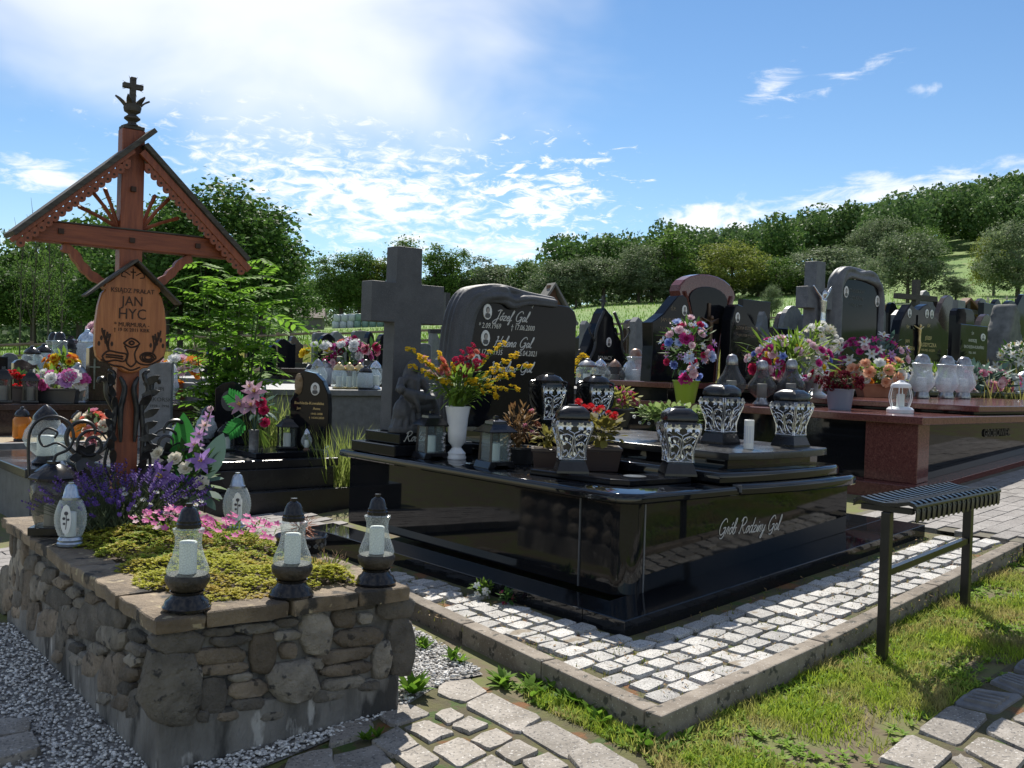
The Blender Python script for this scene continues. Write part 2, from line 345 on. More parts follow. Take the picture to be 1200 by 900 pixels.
WOODP = M('carved_wood_panel', (0.28, 0.088, 0.026), (0.41, 0.15, 0.047), scale=4, rough=0.42, stretch=(16, 16, 1.2), bump=0.2, bscale=12)
WOODD = M('weathered_dark_board', (0.035, 0.030, 0.026), (0.075, 0.066, 0.056), scale=6, rough=0.75, stretch=(2, 12, 12), bump=0.3, bscale=12)
WOODC = M('carving_line_and_hole_dark', (0.035, 0.014, 0.007), rough=0.7)  # dark tone for carved strokes, pegs and the painted-on scallop holes
FENCE = M('weathered_rail', (0.17, 0.12, 0.085), (0.28, 0.21, 0.16), scale=3, rough=0.85, rand=0.2)
FENCB = M('brown_stained_rail', (0.11, 0.055, 0.03), (0.17, 0.09, 0.05), scale=3, rough=0.8, rand=0.2)
def C(name, c, r=0.5, **k): return M(name, c, rough=r, **k)
def PET(name, c, c2=None, tr=0.35): return LEAF(name, c, c2 or tuple(min(1, x*1.25) for x in c), tr, 0.5)
# ================================================================== lettering
def text(body, size, mat, parent, loc, rot=(math.pi/2, 0, 0), ext=0.0012, shear=0.0, name='lettering', align='CENTER', spacing=1.0, sx=1.0):
    cu = bpy.data.curves.new('txt', 'FONT'); cu.body = body; cu.size = size; cu.extrude = ext; cu.align_x = align; cu.align_y = 'CENTER'; cu.shear = shear; cu.space_character = spacing; cu.resolution_u = 2
    ob = bpy.data.objects.new('txt', cu); me = bpy.data.meshes.new_from_object(ob); bpy.data.objects.remove(ob); bpy.data.curves.remove(cu)
    me.materials.clear(); me.materials.append(mat); me.name = name
    o = bpy.data.objects.new(name, me); link(o, parent); o.location = loc; o.rotation_euler = rot; o.scale = (sx, 1, 1); return o
def crom(pts, k=5):
    P = [Vector(p) for p in pts]; out = []
    if len(P) < 3: return P
    for i in range(len(P)-1):
        a, b, c, d = P[max(i-1, 0)], P[i], P[i+1], P[min(i+2, len(P)-1)]
        for j in range(k):
            t = j/k; out.append(0.5*((2*b)+(c-a)*t+(2*a-5*b+4*c-d)*t*t+(3*b-a-3*c+d)*t**3))
    return out+[P[-1]]
GLY = {
 'G': (2.0, [[(1.7, 1.7), (1.5, 2.1), (1.0, 2.2), (.4, 1.7), (.2, 1.0), (.4, .3), (.9, 0), (1.5, .4), (1.7, 1.0), (1.1, .9)], [(1.7, 1.0), (1.65, 0), (1.3, -.5), (.7, -.4)]]),
 'R': (1.9, [[(.5, 2.1), (.45, 1), (.3, 0), (.05, .2)], [(.1, 1.7), (.5, 2.2), (1.2, 2.2), (1.5, 1.7), (1.1, 1.2), (.5, 1.1)], [(.7, 1.1), (1.1, .5), (1.6, 0), (1.9, .15)]]),
 'J': (1.6, [[(.4, 1.9), (1, 2.2), (1.6, 2.1)], [(1.2, 2.15), (1.1, 1), (.9, -.4), (.4, -.8), (.1, -.4), (.6, .1), (1.3, .4)]]),
 'H': (1.9, [[(.1, 1.9), (.45, 2.1), (.4, 1), (.25, 0)], [(1.6, 2.2), (1.4, 1), (1.4, 0), (1.7, .1)], [(.1, 1.0), (1, 1.15), (1.8, 1.1)]]),
 'S': (1.5, [[(1.4, 1.9), (1.1, 2.2), (.6, 2.0), (.6, 1.5), (1.1, 1.0), (1.1, .4), (.6, 0), (.1, .3)]]),
 'W': (2.4, [[(.1, 1.8), (.4, 2.1), (.5, .6), (.7, 0), (1.2, 1.6), (1.3, 0), (1.6, .3), (2.2, 2.2)]]),
 'r': (.85, [[(0, .1), (.3, .9), (.4, 1.05), (.65, .85), (.55, .3), (.8, .05)]]),
 'o': (.95, [[(.7, .95), (.3, .9), (.1, .45), (.35, .02), (.7, .3), (.7, .95), (.95, .85)]]),
 'b': (.95, [[(0, .2), (.5, 1.6), (.45, 2.2), (.2, 1.9), (.15, .4), (.4, 0), (.75, .4), (.6, .9), (.9, .85)]]),
 'd': (1.15, [[(.8, .9), (.4, 1), (.1, .5), (.3, 0), (.7, .35), (.95, 2.1)], [(.95, 2.1), (.8, .4), (.95, 0), (1.15, .1)]]),
 'z': (.9, [[(.05, .85), (.4, 1.0), (.7, .9), (.35, .5), (.1, .05), (.5, .05), (.85, .1)]]),
 'i': (.5, [[(0, .1), (.3, .95), (.25, .2), (.5, .05)], [(.38, 1.35), (.43, 1.5)]]),
 'n': (.95, [[(0, .1), (.2, .95), (.15, 0), (.3, .7), (.6, 1), (.7, .6), (.65, .1), (.9, .05)]]),
 'y': (1.0, [[(0, .9), (.2, .95), (.2, .3), (.5, .05), (.8, .5), (.9, .95), (.75, 0), (.5, -.8), (.2, -.8), (.5, -.1), (1, .2)]]),
 'a': (.95, [[(.7, .9), (.35, 1), (.1, .5), (.3, 0), (.65, .35), (.75, .95), (.7, .3), (.95, .05)]]),
 'l': (.62, [[(0, .1), (.5, 1.5), (.5, 2.2), (.3, 2.1), (.2, .5), (.4, 0), (.65, .15)]]),
 'e': (.8, [[(.1, .4), (.6, .65), (.55, .98), (.25, .9), (.1, .4), (.35, 0), (.8, .2)]]),
 'f': (.75, [[(0, .1), (.6, 1.6), (.6, 2.2), (.4, 2), (.2, 0), (.05, -.8), (.3, -.7), (.3, -.1), (.7, .2)]]),
 's': (.75, [[(0, .05), (.4, 1), (.5, .6), (.5, .15), (.2, 0), (.05, .2)], [(.45, .2), (.75, .1)]]),
 'w': (1.35, [[(0, .8), (.15, .95), (.2, .2), (.4, 0), (.6, .4), (.65, .9), (.65, .2), (.9, 0), (1.15, .5), (1.1, .95), (1.35, .85)]]),
 'p': (.95, [[(0, .1), (.3, 1), (.1, -.9)], [(.2, .5), (.5, 1), (.75, .6), (.5, 0), (.25, .1)]]),
 'k': (.95, [[(0, .1), (.5, 1.6), (.45, 2.2), (.25, 1.9), (.15, 0)], [(.15, .5), (.6, .95), (.55, .6), (.25, .5), (.6, .05), (.9, .1)]]),
 ' ': (.8, [])}
GLY['ó'] = (.95, GLY['o'][1]+[[(.4, 1.25), (.65, 1.65)]]); GLY['ł'] = (.65, GLY['l'][1]+[[(0, 1.0), (.7, 1.4)]])
def script(txt, xh, mat, parent, loc, rz=0.0, slant=0.45, r=0.11, name='script_lettering', tilt=0.0):
    mb = MB(); x = 0
    for ch in txt:
        adv, strokes = GLY[ch]
        for s in strokes:
            pts = crom([(p[0]+x+p[1]*slant, 0, p[1]) for p in s], 4); mb.tube([p*xh for p in pts], r*xh, 4)
        x += adv*1.0
    o = mb.build(name, mat, parent); o.location = loc; o.rotation_euler = (0, tilt, rz); return o, x*xh
# ================================================================== the ground
rng = random.Random(7)
ys = []; y = -25.0
while y < 620:
    ys.append(y); y += 0.3 if -1 < y < 9 else max(0.4, abs(y)*0.055)
As = np.linspace(-1.1, 1.1, 121)
V = []; 
for yy in ys:
    for a in As:
        x = a*(abs(yy)+22); V.append((x, yy, G(x, yy)))
n = len(As); Fq = [(j*n+i, j*n+i+1, (j+1)*n+i+1, (j+1)*n+i) for j in range(len(ys)-1) for i in range(n-1)]
GRND = M('meadow_ground', (0.085, 0.18, 0.022), (0.14, 0.21, 0.04), scale=0.05, rough=0.95, speck=[((0.20, 0.19, 0.09), 0.9, 0.60, 6)], bump=0.6, bscale=14)
def near_soil():      # trodden earth and gravel among the graves, meadow further out
    t = GRND.node_tree; b = t.nodes['Principled BSDF']; src = b.inputs['Base Color'].links[0].from_socket; tcx = N(t, 'ShaderNodeTexCoord'); sp_ = N(t, 'ShaderNodeSeparateXYZ'); t.links.new(tcx.outputs['Object'], sp_.inputs[0])
    nz = N(t, 'ShaderNodeTexNoise'); nz.inputs['Scale'].default_value = 7.0; nz.inputs['Detail'].default_value = 7.0; t.links.new(tcx.outputs['Object'], nz.inputs['Vector'])
    mr = N(t, 'ShaderNodeMapRange'); t.links.new(nz.outputs[0], mr.inputs[0]); mr.inputs[1].default_value = .42; mr.inputs[2].default_value = .60
    mx = N(t, 'ShaderNodeMix', data_type='RGBA'); t.links.new(mr.outputs[0], mx.inputs[0]); mx.inputs[6].default_value = (.12, .095, .055, 1); mx.inputs[7].default_value = (.12, .135, .035, 1)
    fy = N(t, 'ShaderNodeMapRange'); t.links.new(sp_.outputs[1], fy.inputs[0]); fy.inputs[1].default_value = 9.0; fy.inputs[2].default_value = 14.0
    m2 = N(t, 'ShaderNodeMix', data_type='RGBA'); t.links.new(fy.outputs[0], m2.inputs[0]); t.links.new(mx.outputs[2], m2.inputs[6]); t.links.new(src, m2.inputs[7]); t.links.new(m2.outputs[2], b.inputs['Base Color'])
near_soil()
gr = np_mesh('ground', V, Fq, GRND, smooth=True); tag(gr, kind='structure')
def inpoly(x, y, P):
    c = False; j = len(P)-1
    for i in range(len(P)):
        if (P[i][1] > y) != (P[j][1] > y) and x < (P[j][0]-P[i][0])*(y-P[i][1])/(P[j][1]-P[i][1])+P[i][0]: c = not c
        j = i
    return c
def gpoly(pxs): return [tuple(ground(*p)[:2]) for p in pxs]
def sheet(name, pts, dz, mat, step=0.25, zf=G):      # a sheet following the slope, outline in world xy (ccw)
    xs = [p[0] for p in pts]; yy = [p[1] for p in pts]; bm = bmesh.new()
    vs = [bm.verts.new((p[0], p[1], 0)) for p in pts]; bm.faces.new(vs)
    for ax, lo, hi in ((Vector((CA, SA, 0)), None, None),):
        pr = [p[0]*ax.x+p[1]*ax.y for p in pts]; k = min(pr)+step
        while k < max(pr):
            bmesh.ops.bisect_plane(bm, geom=bm.verts[:]+bm.edges[:]+bm.faces[:], plane_co=ax*k, plane_no=ax); k += step
    for v in bm.verts: v.co.z = zf(v.co.x, v.co.y)+dz
    bmesh.ops.recalc_face_normals(bm, faces=bm.faces[:])
    me = bpy.data.meshes.new(name); bm.to_mesh(me); bm.free(); me.materials.append(mat); o = bpy.data.objects.new(name, me); link(o); tag(o, kind='structure'); return o
def tri_ico(): 
    bm = bmesh.new(); bmesh.ops.create_icosphere(bm, subdivisions=1, radius=1.0); v = np.array([q.co[:] for q in bm.verts]); f = np.array([[w_.index for w_ in q.verts] for q in bm.faces]); bm.free(); return v, f
ICO_V, ICO_F = tri_ico()
nr = np.random.default_rng(3)
def scatter_stones(name, pts, smin, smax, mat, parent=None, flat=0.6):
    P = np.array(pts); k = len(P); s = nr.uniform(smin, smax, (k, 1, 1))*nr.uniform(0.65, 1.3, (k, 1, 3))*np.array([1, 1, flat])
    a = nr.uniform(0, 6.28, k); c, si = np.cos(a), np.sin(a); R = np.zeros((k, 3, 3)); R[:, 0, 0] = c; R[:, 0, 1] = -si; R[:, 1, 0] = si; R[:, 1, 1] = c; R[:, 2, 2] = 1
    jit = nr.uniform(0.75, 1.2, (k, len(ICO_V), 1)); VV = np.einsum('kij,knj->kni', R, ICO_V[None]*s*jit)+P[:, None, :]
    FF = (ICO_F[None]+(np.arange(k)*len(ICO_V))[:, None, None]).reshape(-1, 3)
    return np_mesh(name, VV.reshape(-1, 3), FF, mat, parent)
# ---- gravel
GRAV = M('pale_gravel', (0.44, 0.43, 0.41), (0.66, 0.645, 0.615), scale=40, rough=0.8, island=0.45, speck=[((0.16, 0.15, 0.15), 90, 0.6)])
GBED = M('gravel_bed', (0.20, 0.19, 0.18), (0.32, 0.31, 0.295), scale=60, rough=0.95, bump=0.8, bscale=120)
gpx = [(-260, 700), (14, 735), (75, 795), (190, 900), (200, 960), (60, 1000), (-260, 1000)]
GP1 = gpoly(gpx); GP2 = gpoly([(180, 925), (180, 880), (300, 850), (420, 815), (462, 795), (478, 735), (535, 768), (566, 792), (530, 800), (505, 810), (480, 826), (440, 846), (370, 876), (300, 905), (250, 930)])
for P in (GP1, GP2):
    P = P if sum((P[i][0]-P[i-1][0])*(P[i][1]+P[i-1][1]) for i in range(len(P))) < 0 else P[::-1]
    sheet('gravel_bed', P, 0.006, GBED)
def fill(P, cnt, dz):
    x0, x1 = min(p[0] for p in P), max(p[0] for p in P); y0, y1 = min(p[1] for p in P), max(p[1] for p in P); out = []
    while len(out) < cnt:
        x, y = rng.uniform(x0, x1), rng.uniform(y0, y1)
        if inpoly(x, y, P): out.append((x, y, G(x, y)+dz+rng.uniform(0, 0.006)))
    return out
tag(scatter_stones('gravel', fill(GP1, 11500, 0.011)+fill(GP2, 3000, 0.012), 0.0042, 0.0092, GRAV), 'loose pale grey gravel around the stone grave bed', 'gravel', kind='stuff')
# ---- granite setts round the large tomb, each sett its own block
SETT = M('granite_sett', (0.31, 0.30, 0.285), (0.44, 0.43, 0.405), scale=14, rough=0.75, speck=[((0.10, 0.10, 0.10), 190, 0.57), ((0.56, 0.55, 0.53), 170, 0.6), ((0.20, 0.16, 0.11), 9, 0.63, 6)], rand=0.24, bump=0.35, bscale=90)
MOSS = M('mossy_joint_soil', (0.07, 0.055, 0.035), (0.10, 0.10, 0.03), scale=9, rough=0.95, speck=[((0.17, 0.075, 0.025), 6, 0.58, 5), ((0.05, 0.085, 0.015), 11, 0.58, 5)], bump=0.7, bscale=70)
K0 = (-0.73, -0.86); KR = (2.34, -0.665); KL = (-0.46, 1.62)
pav = [K0, KR, (2.34, 0.10), (-0.05, 0.10), (-0.05, 1.62), KL]
pv = sheet('sett_pavement', [tuple(Wp(*p)[:2]) for p in pav], -0.012, MOSS, 0.3, zc)
def blob_block(sx, sy, h, jit, rg, top_in=0.1):
    mb = MB(); pts = []
    for (ax, ay) in ((-1, -0.80), (-0.80, -1), (0.80, -1), (1, -0.80), (1, 0.80), (0.80, 1), (-0.80, 1), (-1, 0.80)):
        pts.append((ax*sx*0.5*(1+rg.uniform(-jit, jit)), ay*sy*0.5*(1+rg.uniform(-jit, jit))))
    r0 = [(x, y, -h) for x, y in pts]; r1 = [(x, y, -0.010-rg.uniform(0, 0.005)) for x, y in pts]; r2 = [(x*(1-top_in), y*(1-top_in), rg.uniform(-0.003, 0.003)) for x, y in pts]
    fs = [(i, (i+1) % 8, 8+(i+1) % 8, 8+i) for i in range(8)]+[(8+i, 8+(i+1) % 8, 16+(i+1) % 8, 16+i) for i in range(8)]+[(16+i, 16+(i+1) % 8, 24) for i in range(8)]
    mb.add(r0+r1+r2+[(0, 0, rg.uniform(-0.002, 0.005))], fs); return mb
sett_me = []
for k in range(10):
    me = blob_block(rng.uniform(0.100, 0.108), rng.uniform(0.088, 0.096), 0.06, 0.085, rng).mesh('sett', 35); me.materials.append(SETT); sett_me.append(me)
def place_child(name, me, parent, u, v, z, tilt=True, jit=0.06):
    o = bpy.data.objects.new(name, me); link(o, parent); p = Wp(u, v); o.location = (p.x, p.y, z)
    o.rotation_euler = (rng.uniform(-0.025, 0.025), (-0.085 if u > 0 else -0.05)+rng.uniform(-0.025, 0.025), ANG+rng.uniform(-jit, jit)); return o
PW = 0.195
def kline(a, b, t): return (a[0]+(b[0]-a[0])*t, a[1]+(b[1]-a[1])*t)
def setts():
    k = 0; row = 0; v = -0.80
    while v < 1.6:
        off = rng.uniform(0, 0.11)
        uu = -0.75+off
        while uu < 2.36:
            w_ = rng.uniform(0.098, 0.126)
            u = uu+w_/2; vv = v+rng.uniform(-0.005, 0.005)+0.012*math.sin(u*2.3+row)
            uu += w_
            vr = K0[1]+(KR[1]-K0[1])*(u-K0[0])/(KR[0]-K0[0]); ul = K0[0]+(KL[0]-K0[0])*(vv-K0[1])/(KL[1]-K0[1])
            if vv < vr+0.085 or u < ul+0.095 or u > 2.33: continue
            if u > -PW-0.035 and vv > -PW-0.03: continue
            if vv > 1.56: continue
            p = Wp(u, vv); place_child('sett', sett_me[rng.randrange(10)], pv, u, vv, zc(p.x, p.y)+rng.uniform(-0.004, 0.004)).scale = (w_/0.113, rng.uniform(0.94, 1.05), 1); k += 1
        v += 0.1; row += .35
    return k
setts()
# ---- kerb stones
KERB = M('old_concrete_kerb', (0.15, 0.125, 0.098), (0.25, 0.215, 0.175), scale=9, rough=0.9, speck=[((0.06, 0.055, 0.045), 22, 0.58, 5), ((0.36, 0.34, 0.31), 120, 0.64)], bump=0.4, bscale=70, rand=0.12)
kb = bpy.data.objects.new('kerb', None); link(kb); tag(kb, kind='structure')
def kerb(a, b, cuts, wd=0.07, side=1):
    A = Vector(a); B = Vector(b); d = (B-A).normalized(); nn = Vector((-d.y, d.x))*side
    for t0, t1 in zip(cuts[:-1], cuts[1:]):
        p0 = A+(B-A)*t0+d*0.004; p1 = A+(B-A)*t1-d*0.004; pts = []
        for z in (0, 1):
            for q in (p0, p1, p1+nn*wd, p0+nn*wd):
                w3 = Wp(q.x, q.y); zz = zc(w3.x, w3.y)+(0.012 if z else -0.20); pts.append((w3.x, w3.y, zz))
        if side < 0: pts = [pts[i] for i in (3, 2, 1, 0, 7, 6, 5, 4)]
        MB().hexa(pts).build('kerb_stone', KERB, kb, bevel=0.006)
kerb(K0, KR, [0.0, 0.33, 0.66, 1.0]); kerb((K0[0]-0.0, K0[1]+0.072), KL, [0.0, 0.235, 0.47, 0.72, 1.0], side=-1)
# ---- irregular slabs of the trodden path in front
PAVE = M('worn_paving_stone', (0.20, 0.178, 0.15), (0.33, 0.30, 0.265), scale=7, rough=0.85, speck=[((0.13, 0.12, 0.11), 90, 0.58), ((0.46, 0.44, 0.41), 100, 0.62)], rand=0.22, bump=0.5, bscale=60)
PAVD = M('slat_shadow_stone', (0.12, 0.12, 0.125), (0.2, 0.195, 0.19), scale=12, rough=0.8, bump=0.3, bscale=60)  # dark tone and ridges put in for the shadow stripes of bench slats
Z = lambda ps, sx, ox, oy: [(ox+x/sx, oy+y/sx) for x, y in ps]
soil = sheet('trodden_path', [p for p in gpoly([(250, 965), (330, 898), (430, 850), (480, 822), (512, 798), (575, 808), (680, 852), (760, 895), (800, 965)])][::1], 0.004, MOSS)
PV = [Z(q, 3, 400, 640) for q in ([(345, 487), (445, 480), (508, 520), (425, 555), (345, 530)], [(440, 572), (520, 532), (690, 610), (612, 662)], [(330, 605), (380, 582), (430, 610), (375, 634)], [(390, 640), (450, 612), (515, 640), (450, 668)],
      [(225, 650), (300, 622), (388, 665), (312, 698)], [(110, 700), (190, 657), (268, 713), (185, 748)], [(455, 690), (540, 652), (598, 685), (515, 724)], [(637, 660), (720, 627), (868, 700), (780, 752)], [(322, 725), (420, 682), (503, 735), (412, 783)],
      [(548, 737), (620, 697), (690, 735), (612, 773)], [(192, 752), (270, 722), (343, 765), (270, 800)], [(-20, 745), (125, 712), (185, 790), (-20, 830)], [(800, 745), (900, 712), (1040, 790), (900, 850)], [(640, 772), (720, 738), (795, 782), (710, 825)],
      [(425, 795), (520, 748), (600, 790), (520, 840)], [(130, 600), (220, 562), (308, 600), (180, 640)], [(-30, 655), (98, 622), (106, 665), (-40, 715)], [(-180, 760), (-40, 725), (-30, 800), (-200, 830)], [(215, 815), (285, 805), (400, 860), (300, 890)], [(620, 850), (700, 832), (800, 880), (700, 920)])]
PV += [[(-30, 858), (28, 853), (34, 866), (-30, 878)], [(-40, 884), (35, 871), (43, 890), (-30, 910)]]
PR = [Z(q, 6, 1000, 760) for q in ([(190, 800), (400, 642), (688, 760), (520, 880)], [(462, 600), (682, 432), (930, 500), (742, 690)], [(790, 732), (900, 662), (1210, 772), (1100, 900)], [(935, 600), (1050, 522), (1260, 610), (1210, 740)], [(1130, 512), (1210, 470), (1330, 520), (1270, 590)], [(690, 800), (770, 780), (900, 850), (800, 900)])]
PR += [[(1212+i*62+j*20, 842+j*44-i*12), (1232+i*62+j*20, 812+j*44-i*12), (1284+i*62+j*20, 826+j*44-i*12), (1262+i*62+j*20, 862+j*44-i*12)] for i in range(3) for j in range(3)]
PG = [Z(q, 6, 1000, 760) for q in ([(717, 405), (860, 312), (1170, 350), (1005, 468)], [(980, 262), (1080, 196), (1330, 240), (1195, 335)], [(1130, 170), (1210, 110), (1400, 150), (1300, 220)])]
sheet('side_path', gpoly([(1010, 915), (1075, 860), (1125, 822), (1150, 800), (1210, 765), (1420, 780), (1420, 960)]), 0.004, MOSS)
psets = bpy.data.objects.new('stone_path', None); link(psets); tag(psets, kind='structure')
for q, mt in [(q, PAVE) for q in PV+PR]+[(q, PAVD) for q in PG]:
    P = [ground(*p) for p in q]; c = sum((Vector(p) for p in P), Vector())/len(P); mb = MB(); h = (0.030 if q[0][0] < 0 and q[0][1] > 850 else 0.010)+rng.uniform(0, 0.008)
    dens = []
    for i in range(len(P)):
        a, b = P[i], P[(i+1) % len(P)]
        for t in (0.08, 0.5, 0.92): dens.append((lambda q_: c+(q_-c)*1.12)(Vector(a).lerp(Vector(b), t))+(c-Vector(a)).normalized()*rng.uniform(-0.006, 0.006))
    if (dens[1]-dens[0]).cross(dens[4]-dens[1]).z < 0: dens = dens[::-1]
    k = len(dens); r0 = [p-c+Vector((0, 0, -0.03)) for p in dens]; r1 = [p-c+Vector((0, 0, h-0.008)) for p in dens]; r2 = [(p-c)*0.965+Vector((0, 0, h+rng.uniform(-0.004, 0.004))) for p in dens]
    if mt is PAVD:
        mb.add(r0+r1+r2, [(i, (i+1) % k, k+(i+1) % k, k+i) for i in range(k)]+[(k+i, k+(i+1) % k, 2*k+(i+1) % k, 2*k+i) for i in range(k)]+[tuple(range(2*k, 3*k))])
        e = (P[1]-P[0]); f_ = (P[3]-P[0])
        for t in (0.22, 0.42, 0.62, 0.82):  # raised strips imitate the slat shadow stripes
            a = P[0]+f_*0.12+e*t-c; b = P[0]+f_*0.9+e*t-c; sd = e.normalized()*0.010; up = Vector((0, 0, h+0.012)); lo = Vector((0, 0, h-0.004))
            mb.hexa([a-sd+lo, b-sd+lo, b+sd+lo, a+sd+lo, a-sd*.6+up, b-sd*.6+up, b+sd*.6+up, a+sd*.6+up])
    else:
        mb.add(r0+r1+r2+[Vector((0, 0, h+0.002))], [(i, (i+1) % k, k+(i+1) % k, k+i) for i in range(k)]+[(k+i, k+(i+1) % k, 2*k+(i+1) % k, 2*k+i) for i in range(k)]+[(2*k+i, 2*k+(i+1) % k, 3*k) for i in range(k)])
    mb.build('paving_stone', mt, psets, smooth=40, loc=c)
# ---- brick path right and behind
BRK = M('concrete_paver', (0.20, 0.185, 0.175), (0.28, 0.265, 0.25), scale=12, rough=0.85, rand=0.13, speck=[((0.12, 0.11, 0.10), 100, 0.6)], bump=0.3, bscale=80)
JNT = M('sandy_joint', (0.10, 0.088, 0.07), (0.15, 0.14, 0.10), scale=20, rough=0.95)
bme = MB().box(-0.097, 0.097, -0.047, 0.047, -0.05, 0.0).mesh('paver'); bme.materials.append(BRK)
def brick_path(name, u0, u1, v0, v1, keep=lambda u, v: True):
    P = [(u0, v0), (u1, v0), (u1, v1), (u0, v1)]; sh = sheet(name, [tuple(Wp(*p)[:2]) for p in P], -0.008, JNT, 0.3, zc); row = 0; v = v0+0.05
    while v < v1-0.04:
        u = u0+0.1+(0.1 if row % 2 else 0)
        while u < u1-0.09:
            if keep(u, v):
                p = Wp(u, v); o = bpy.data.objects.new('paver', bme); link(o, sh); o.location = (p.x, p.y, zc(p.x, p.y)+rng.uniform(-0.002, 0.002)); o.rotation_euler = (rng.uniform(-.008, .008), (-0.085 if u > 0 else -0.05)+rng.uniform(-.008, .008), ANG+rng.uniform(-.01, .01))
            u += 0.2
        v += 0.1; row += 1
brick_path('brick_path', 2.42, 6.3, -0.75, 0.42, lambda u, v: u < 6.2 and (u < 4.6 or v > -0.35))
brick_path('rear_path', -2.3, 0.2, 2.52, 3.32, lambda u, v: u > -2.0)
# ---- lawn and meadow grass
def blades(name, pts, h0, h1, wd, mat, lean=0.5, parent=None):
    P = np.array(pts, float); k = len(P); a = nr.uniform(0, 6.28, k); hh = nr.uniform(h0, h1, k); ln = nr.uniform(0.05, lean, k)*hh; b = nr.uniform(0, 6.28, k)
    sx, sy = np.cos(a)*wd*nr.uniform(.6, 1.3, k), np.sin(a)*wd*nr.uniform(.6, 1.3, k); dx, dy = np.cos(b)*ln, np.sin(b)*ln
    V5 = np.stack([np.stack([P[:, 0]-sx, P[:, 1]-sy, P[:, 2]], 1), np.stack([P[:, 0]+sx, P[:, 1]+sy, P[:, 2]], 1), np.stack([P[:, 0]-sx*.8+dx*.35, P[:, 1]-sy*.8+dy*.35, P[:, 2]+hh*.55], 1), np.stack([P[:, 0]+sx*.8+dx*.35, P[:, 1]+sy*.8+dy*.35, P[:, 2]+hh*.55], 1), np.stack([P[:, 0]+dx, P[:, 1]+dy, P[:, 2]+hh], 1)], 1)
    T = np.array([[0, 1, 3], [0, 3, 2], [2, 3, 4]]); FF = (T[None]+(np.arange(k)*5)[:, None, None]).reshape(-1, 3)
    return np_mesh(name, V5.reshape(-1, 3), FF, mat, parent)
LAWN = LEAF('lawn_grass', (0.19, 0.29, 0.025), (0.37, 0.45, 0.06), 0.5, noise=((0.38, 0.33, 0.13), 5.0))
lawnP = gpoly([(778, 876), (900, 806), (1205, 652), (1420, 560), (1500, 640), (1420, 740), (1200, 795), (1150, 806), (1118, 826), (1074, 858), (1028, 892), (960, 965), (800, 965), (760, 892), (655, 842), (578, 803), (592, 796)])
from functools import lru_cache
def clump_fill(P, cnt, sc_, thr, dz=0.0):
    from mathutils import noise as mn
    x0, x1 = min(p[0] for p in P), max(p[0] for p in P); y0, y1 = min(p[1] for p in P), max(p[1] for p in P); out = []
    for _ in range(cnt*6):
        if len(out) >= cnt: break
        x, y = rng.uniform(x0, x1), rng.uniform(y0, y1)
        if not inpoly(x, y, P): continue
        if mn.noise((x*sc_, y*sc_, 3.3)) < thr+rng.uniform(-.25, .25): continue
        out.append((x, y, G(x, y)+dz))
    return out
tag(blades('lawn_grass', clump_fill(lawnP, 80000, 3.2, 0.0), 0.010, 0.046, 0.0019, LAWN, 1.1), 'short patchy lawn grass beside the sett pavement', 'grass', kind='stuff')
CLOV = LEAF('clover_leaf', (0.14, 0.27, 0.025), (0.28, 0.40, 0.06), 0.4)
def rosettes(name, pts, r0, r1, mat, up=0.5, nl=(5, 9)):
    mb = MB()
    for (x, y, z) in pts:
        k = rng.randint(*nl); a0 = rng.uniform(0, 6.28)
        for i in range(k):
            a = a0+6.28*i/k+rng.uniform(-.3, .3); L = rng.uniform(r0, r1); e = rng.uniform(0.1, up)
            mb.petal((x, y, z+.002), (math.cos(a), math.sin(a), e), (0, 0, 1), L, L*rng.uniform(.3, .45), -0.15, 0.1)
    return mb.build(name, mat)
tag(rosettes('lawn_clover', clump_fill(lawnP, 4200, 3.0, -0.1, 0.004), 0.012, 0.03, CLOV, 1.0), 'clover and broadleaf weeds growing through the lawn', 'weeds', kind='stuff')
WEED = LEAF('dandelion_leaf', (0.07, 0.16, 0.015), (0.17, 0.30, 0.035), 0.5)
wp = gpoly([(575, 800), (640, 826), (770, 884), (800, 866), (700, 812), (600, 792)])
o = rosettes('kerbside_weeds', clump_fill(wp, 70, 3.0, -0.9), 0.03, 0.075, WEED, 1.3); tag(o, 'dandelion leaves and weeds at the foot of the kerb', 'weeds', kind='stuff')
for (px, py, L, lab) in ((486, 815, 0.11, 'tall dandelion weed at the foot of the stone grave bed corner'), (432, 868, 0.045, 'small leafy weed between the paving stones'), (538, 778, 0.06, 'dandelion weed growing out of the gravel by the kerb'), (497, 762, 0.06, 'weed clump in the gravel between planter and kerb')):
    p = ground(px, py); o = rosettes('weed', [(rng.uniform(-.03, .03), rng.uniform(-.03, .03), 0.012) for _ in range(4)], L*.5, L, WEED, 2.2); o.location = p; tag(o, lab, 'weed')
# meadow between the graves and the fence, dry and tall
DRY = LEAF('dry_meadow_grass', (0.30, 0.25, 0.10), (0.30, 0.28, 0.09), 0.5, noise=((0.20, 0.25, 0.05), 0.12))
pts = []
for _ in range(52000):
    y = 11+29*rng.random()**0.8; a = rng.uniform(-0.62, 0.62); x = a*y; pts.append((x, y, G(x, y)))
tag(blades('meadow_grass', pts, 0.12, 0.55, 0.010, DRY, 0.7), 'tall dry meadow grass between the graves and the fence', 'grass', kind='stuff')
FLD = LEAF('field_grass', (0.09, 0.20, 0.018), (0.16, 0.27, 0.035), 0.45)
pts = []
for _ in range(30000):
    y = 40+100*rng.random()**1.5; a = rng.uniform(-0.62, 0.62); x = a*y; pts.append((x, y, G(x, y)))
tag(blades('field_grass', pts, 0.1, 0.35, 0.03, FLD, 0.7), 'mown green field grass beyond the fence', 'grass', kind='stuff')

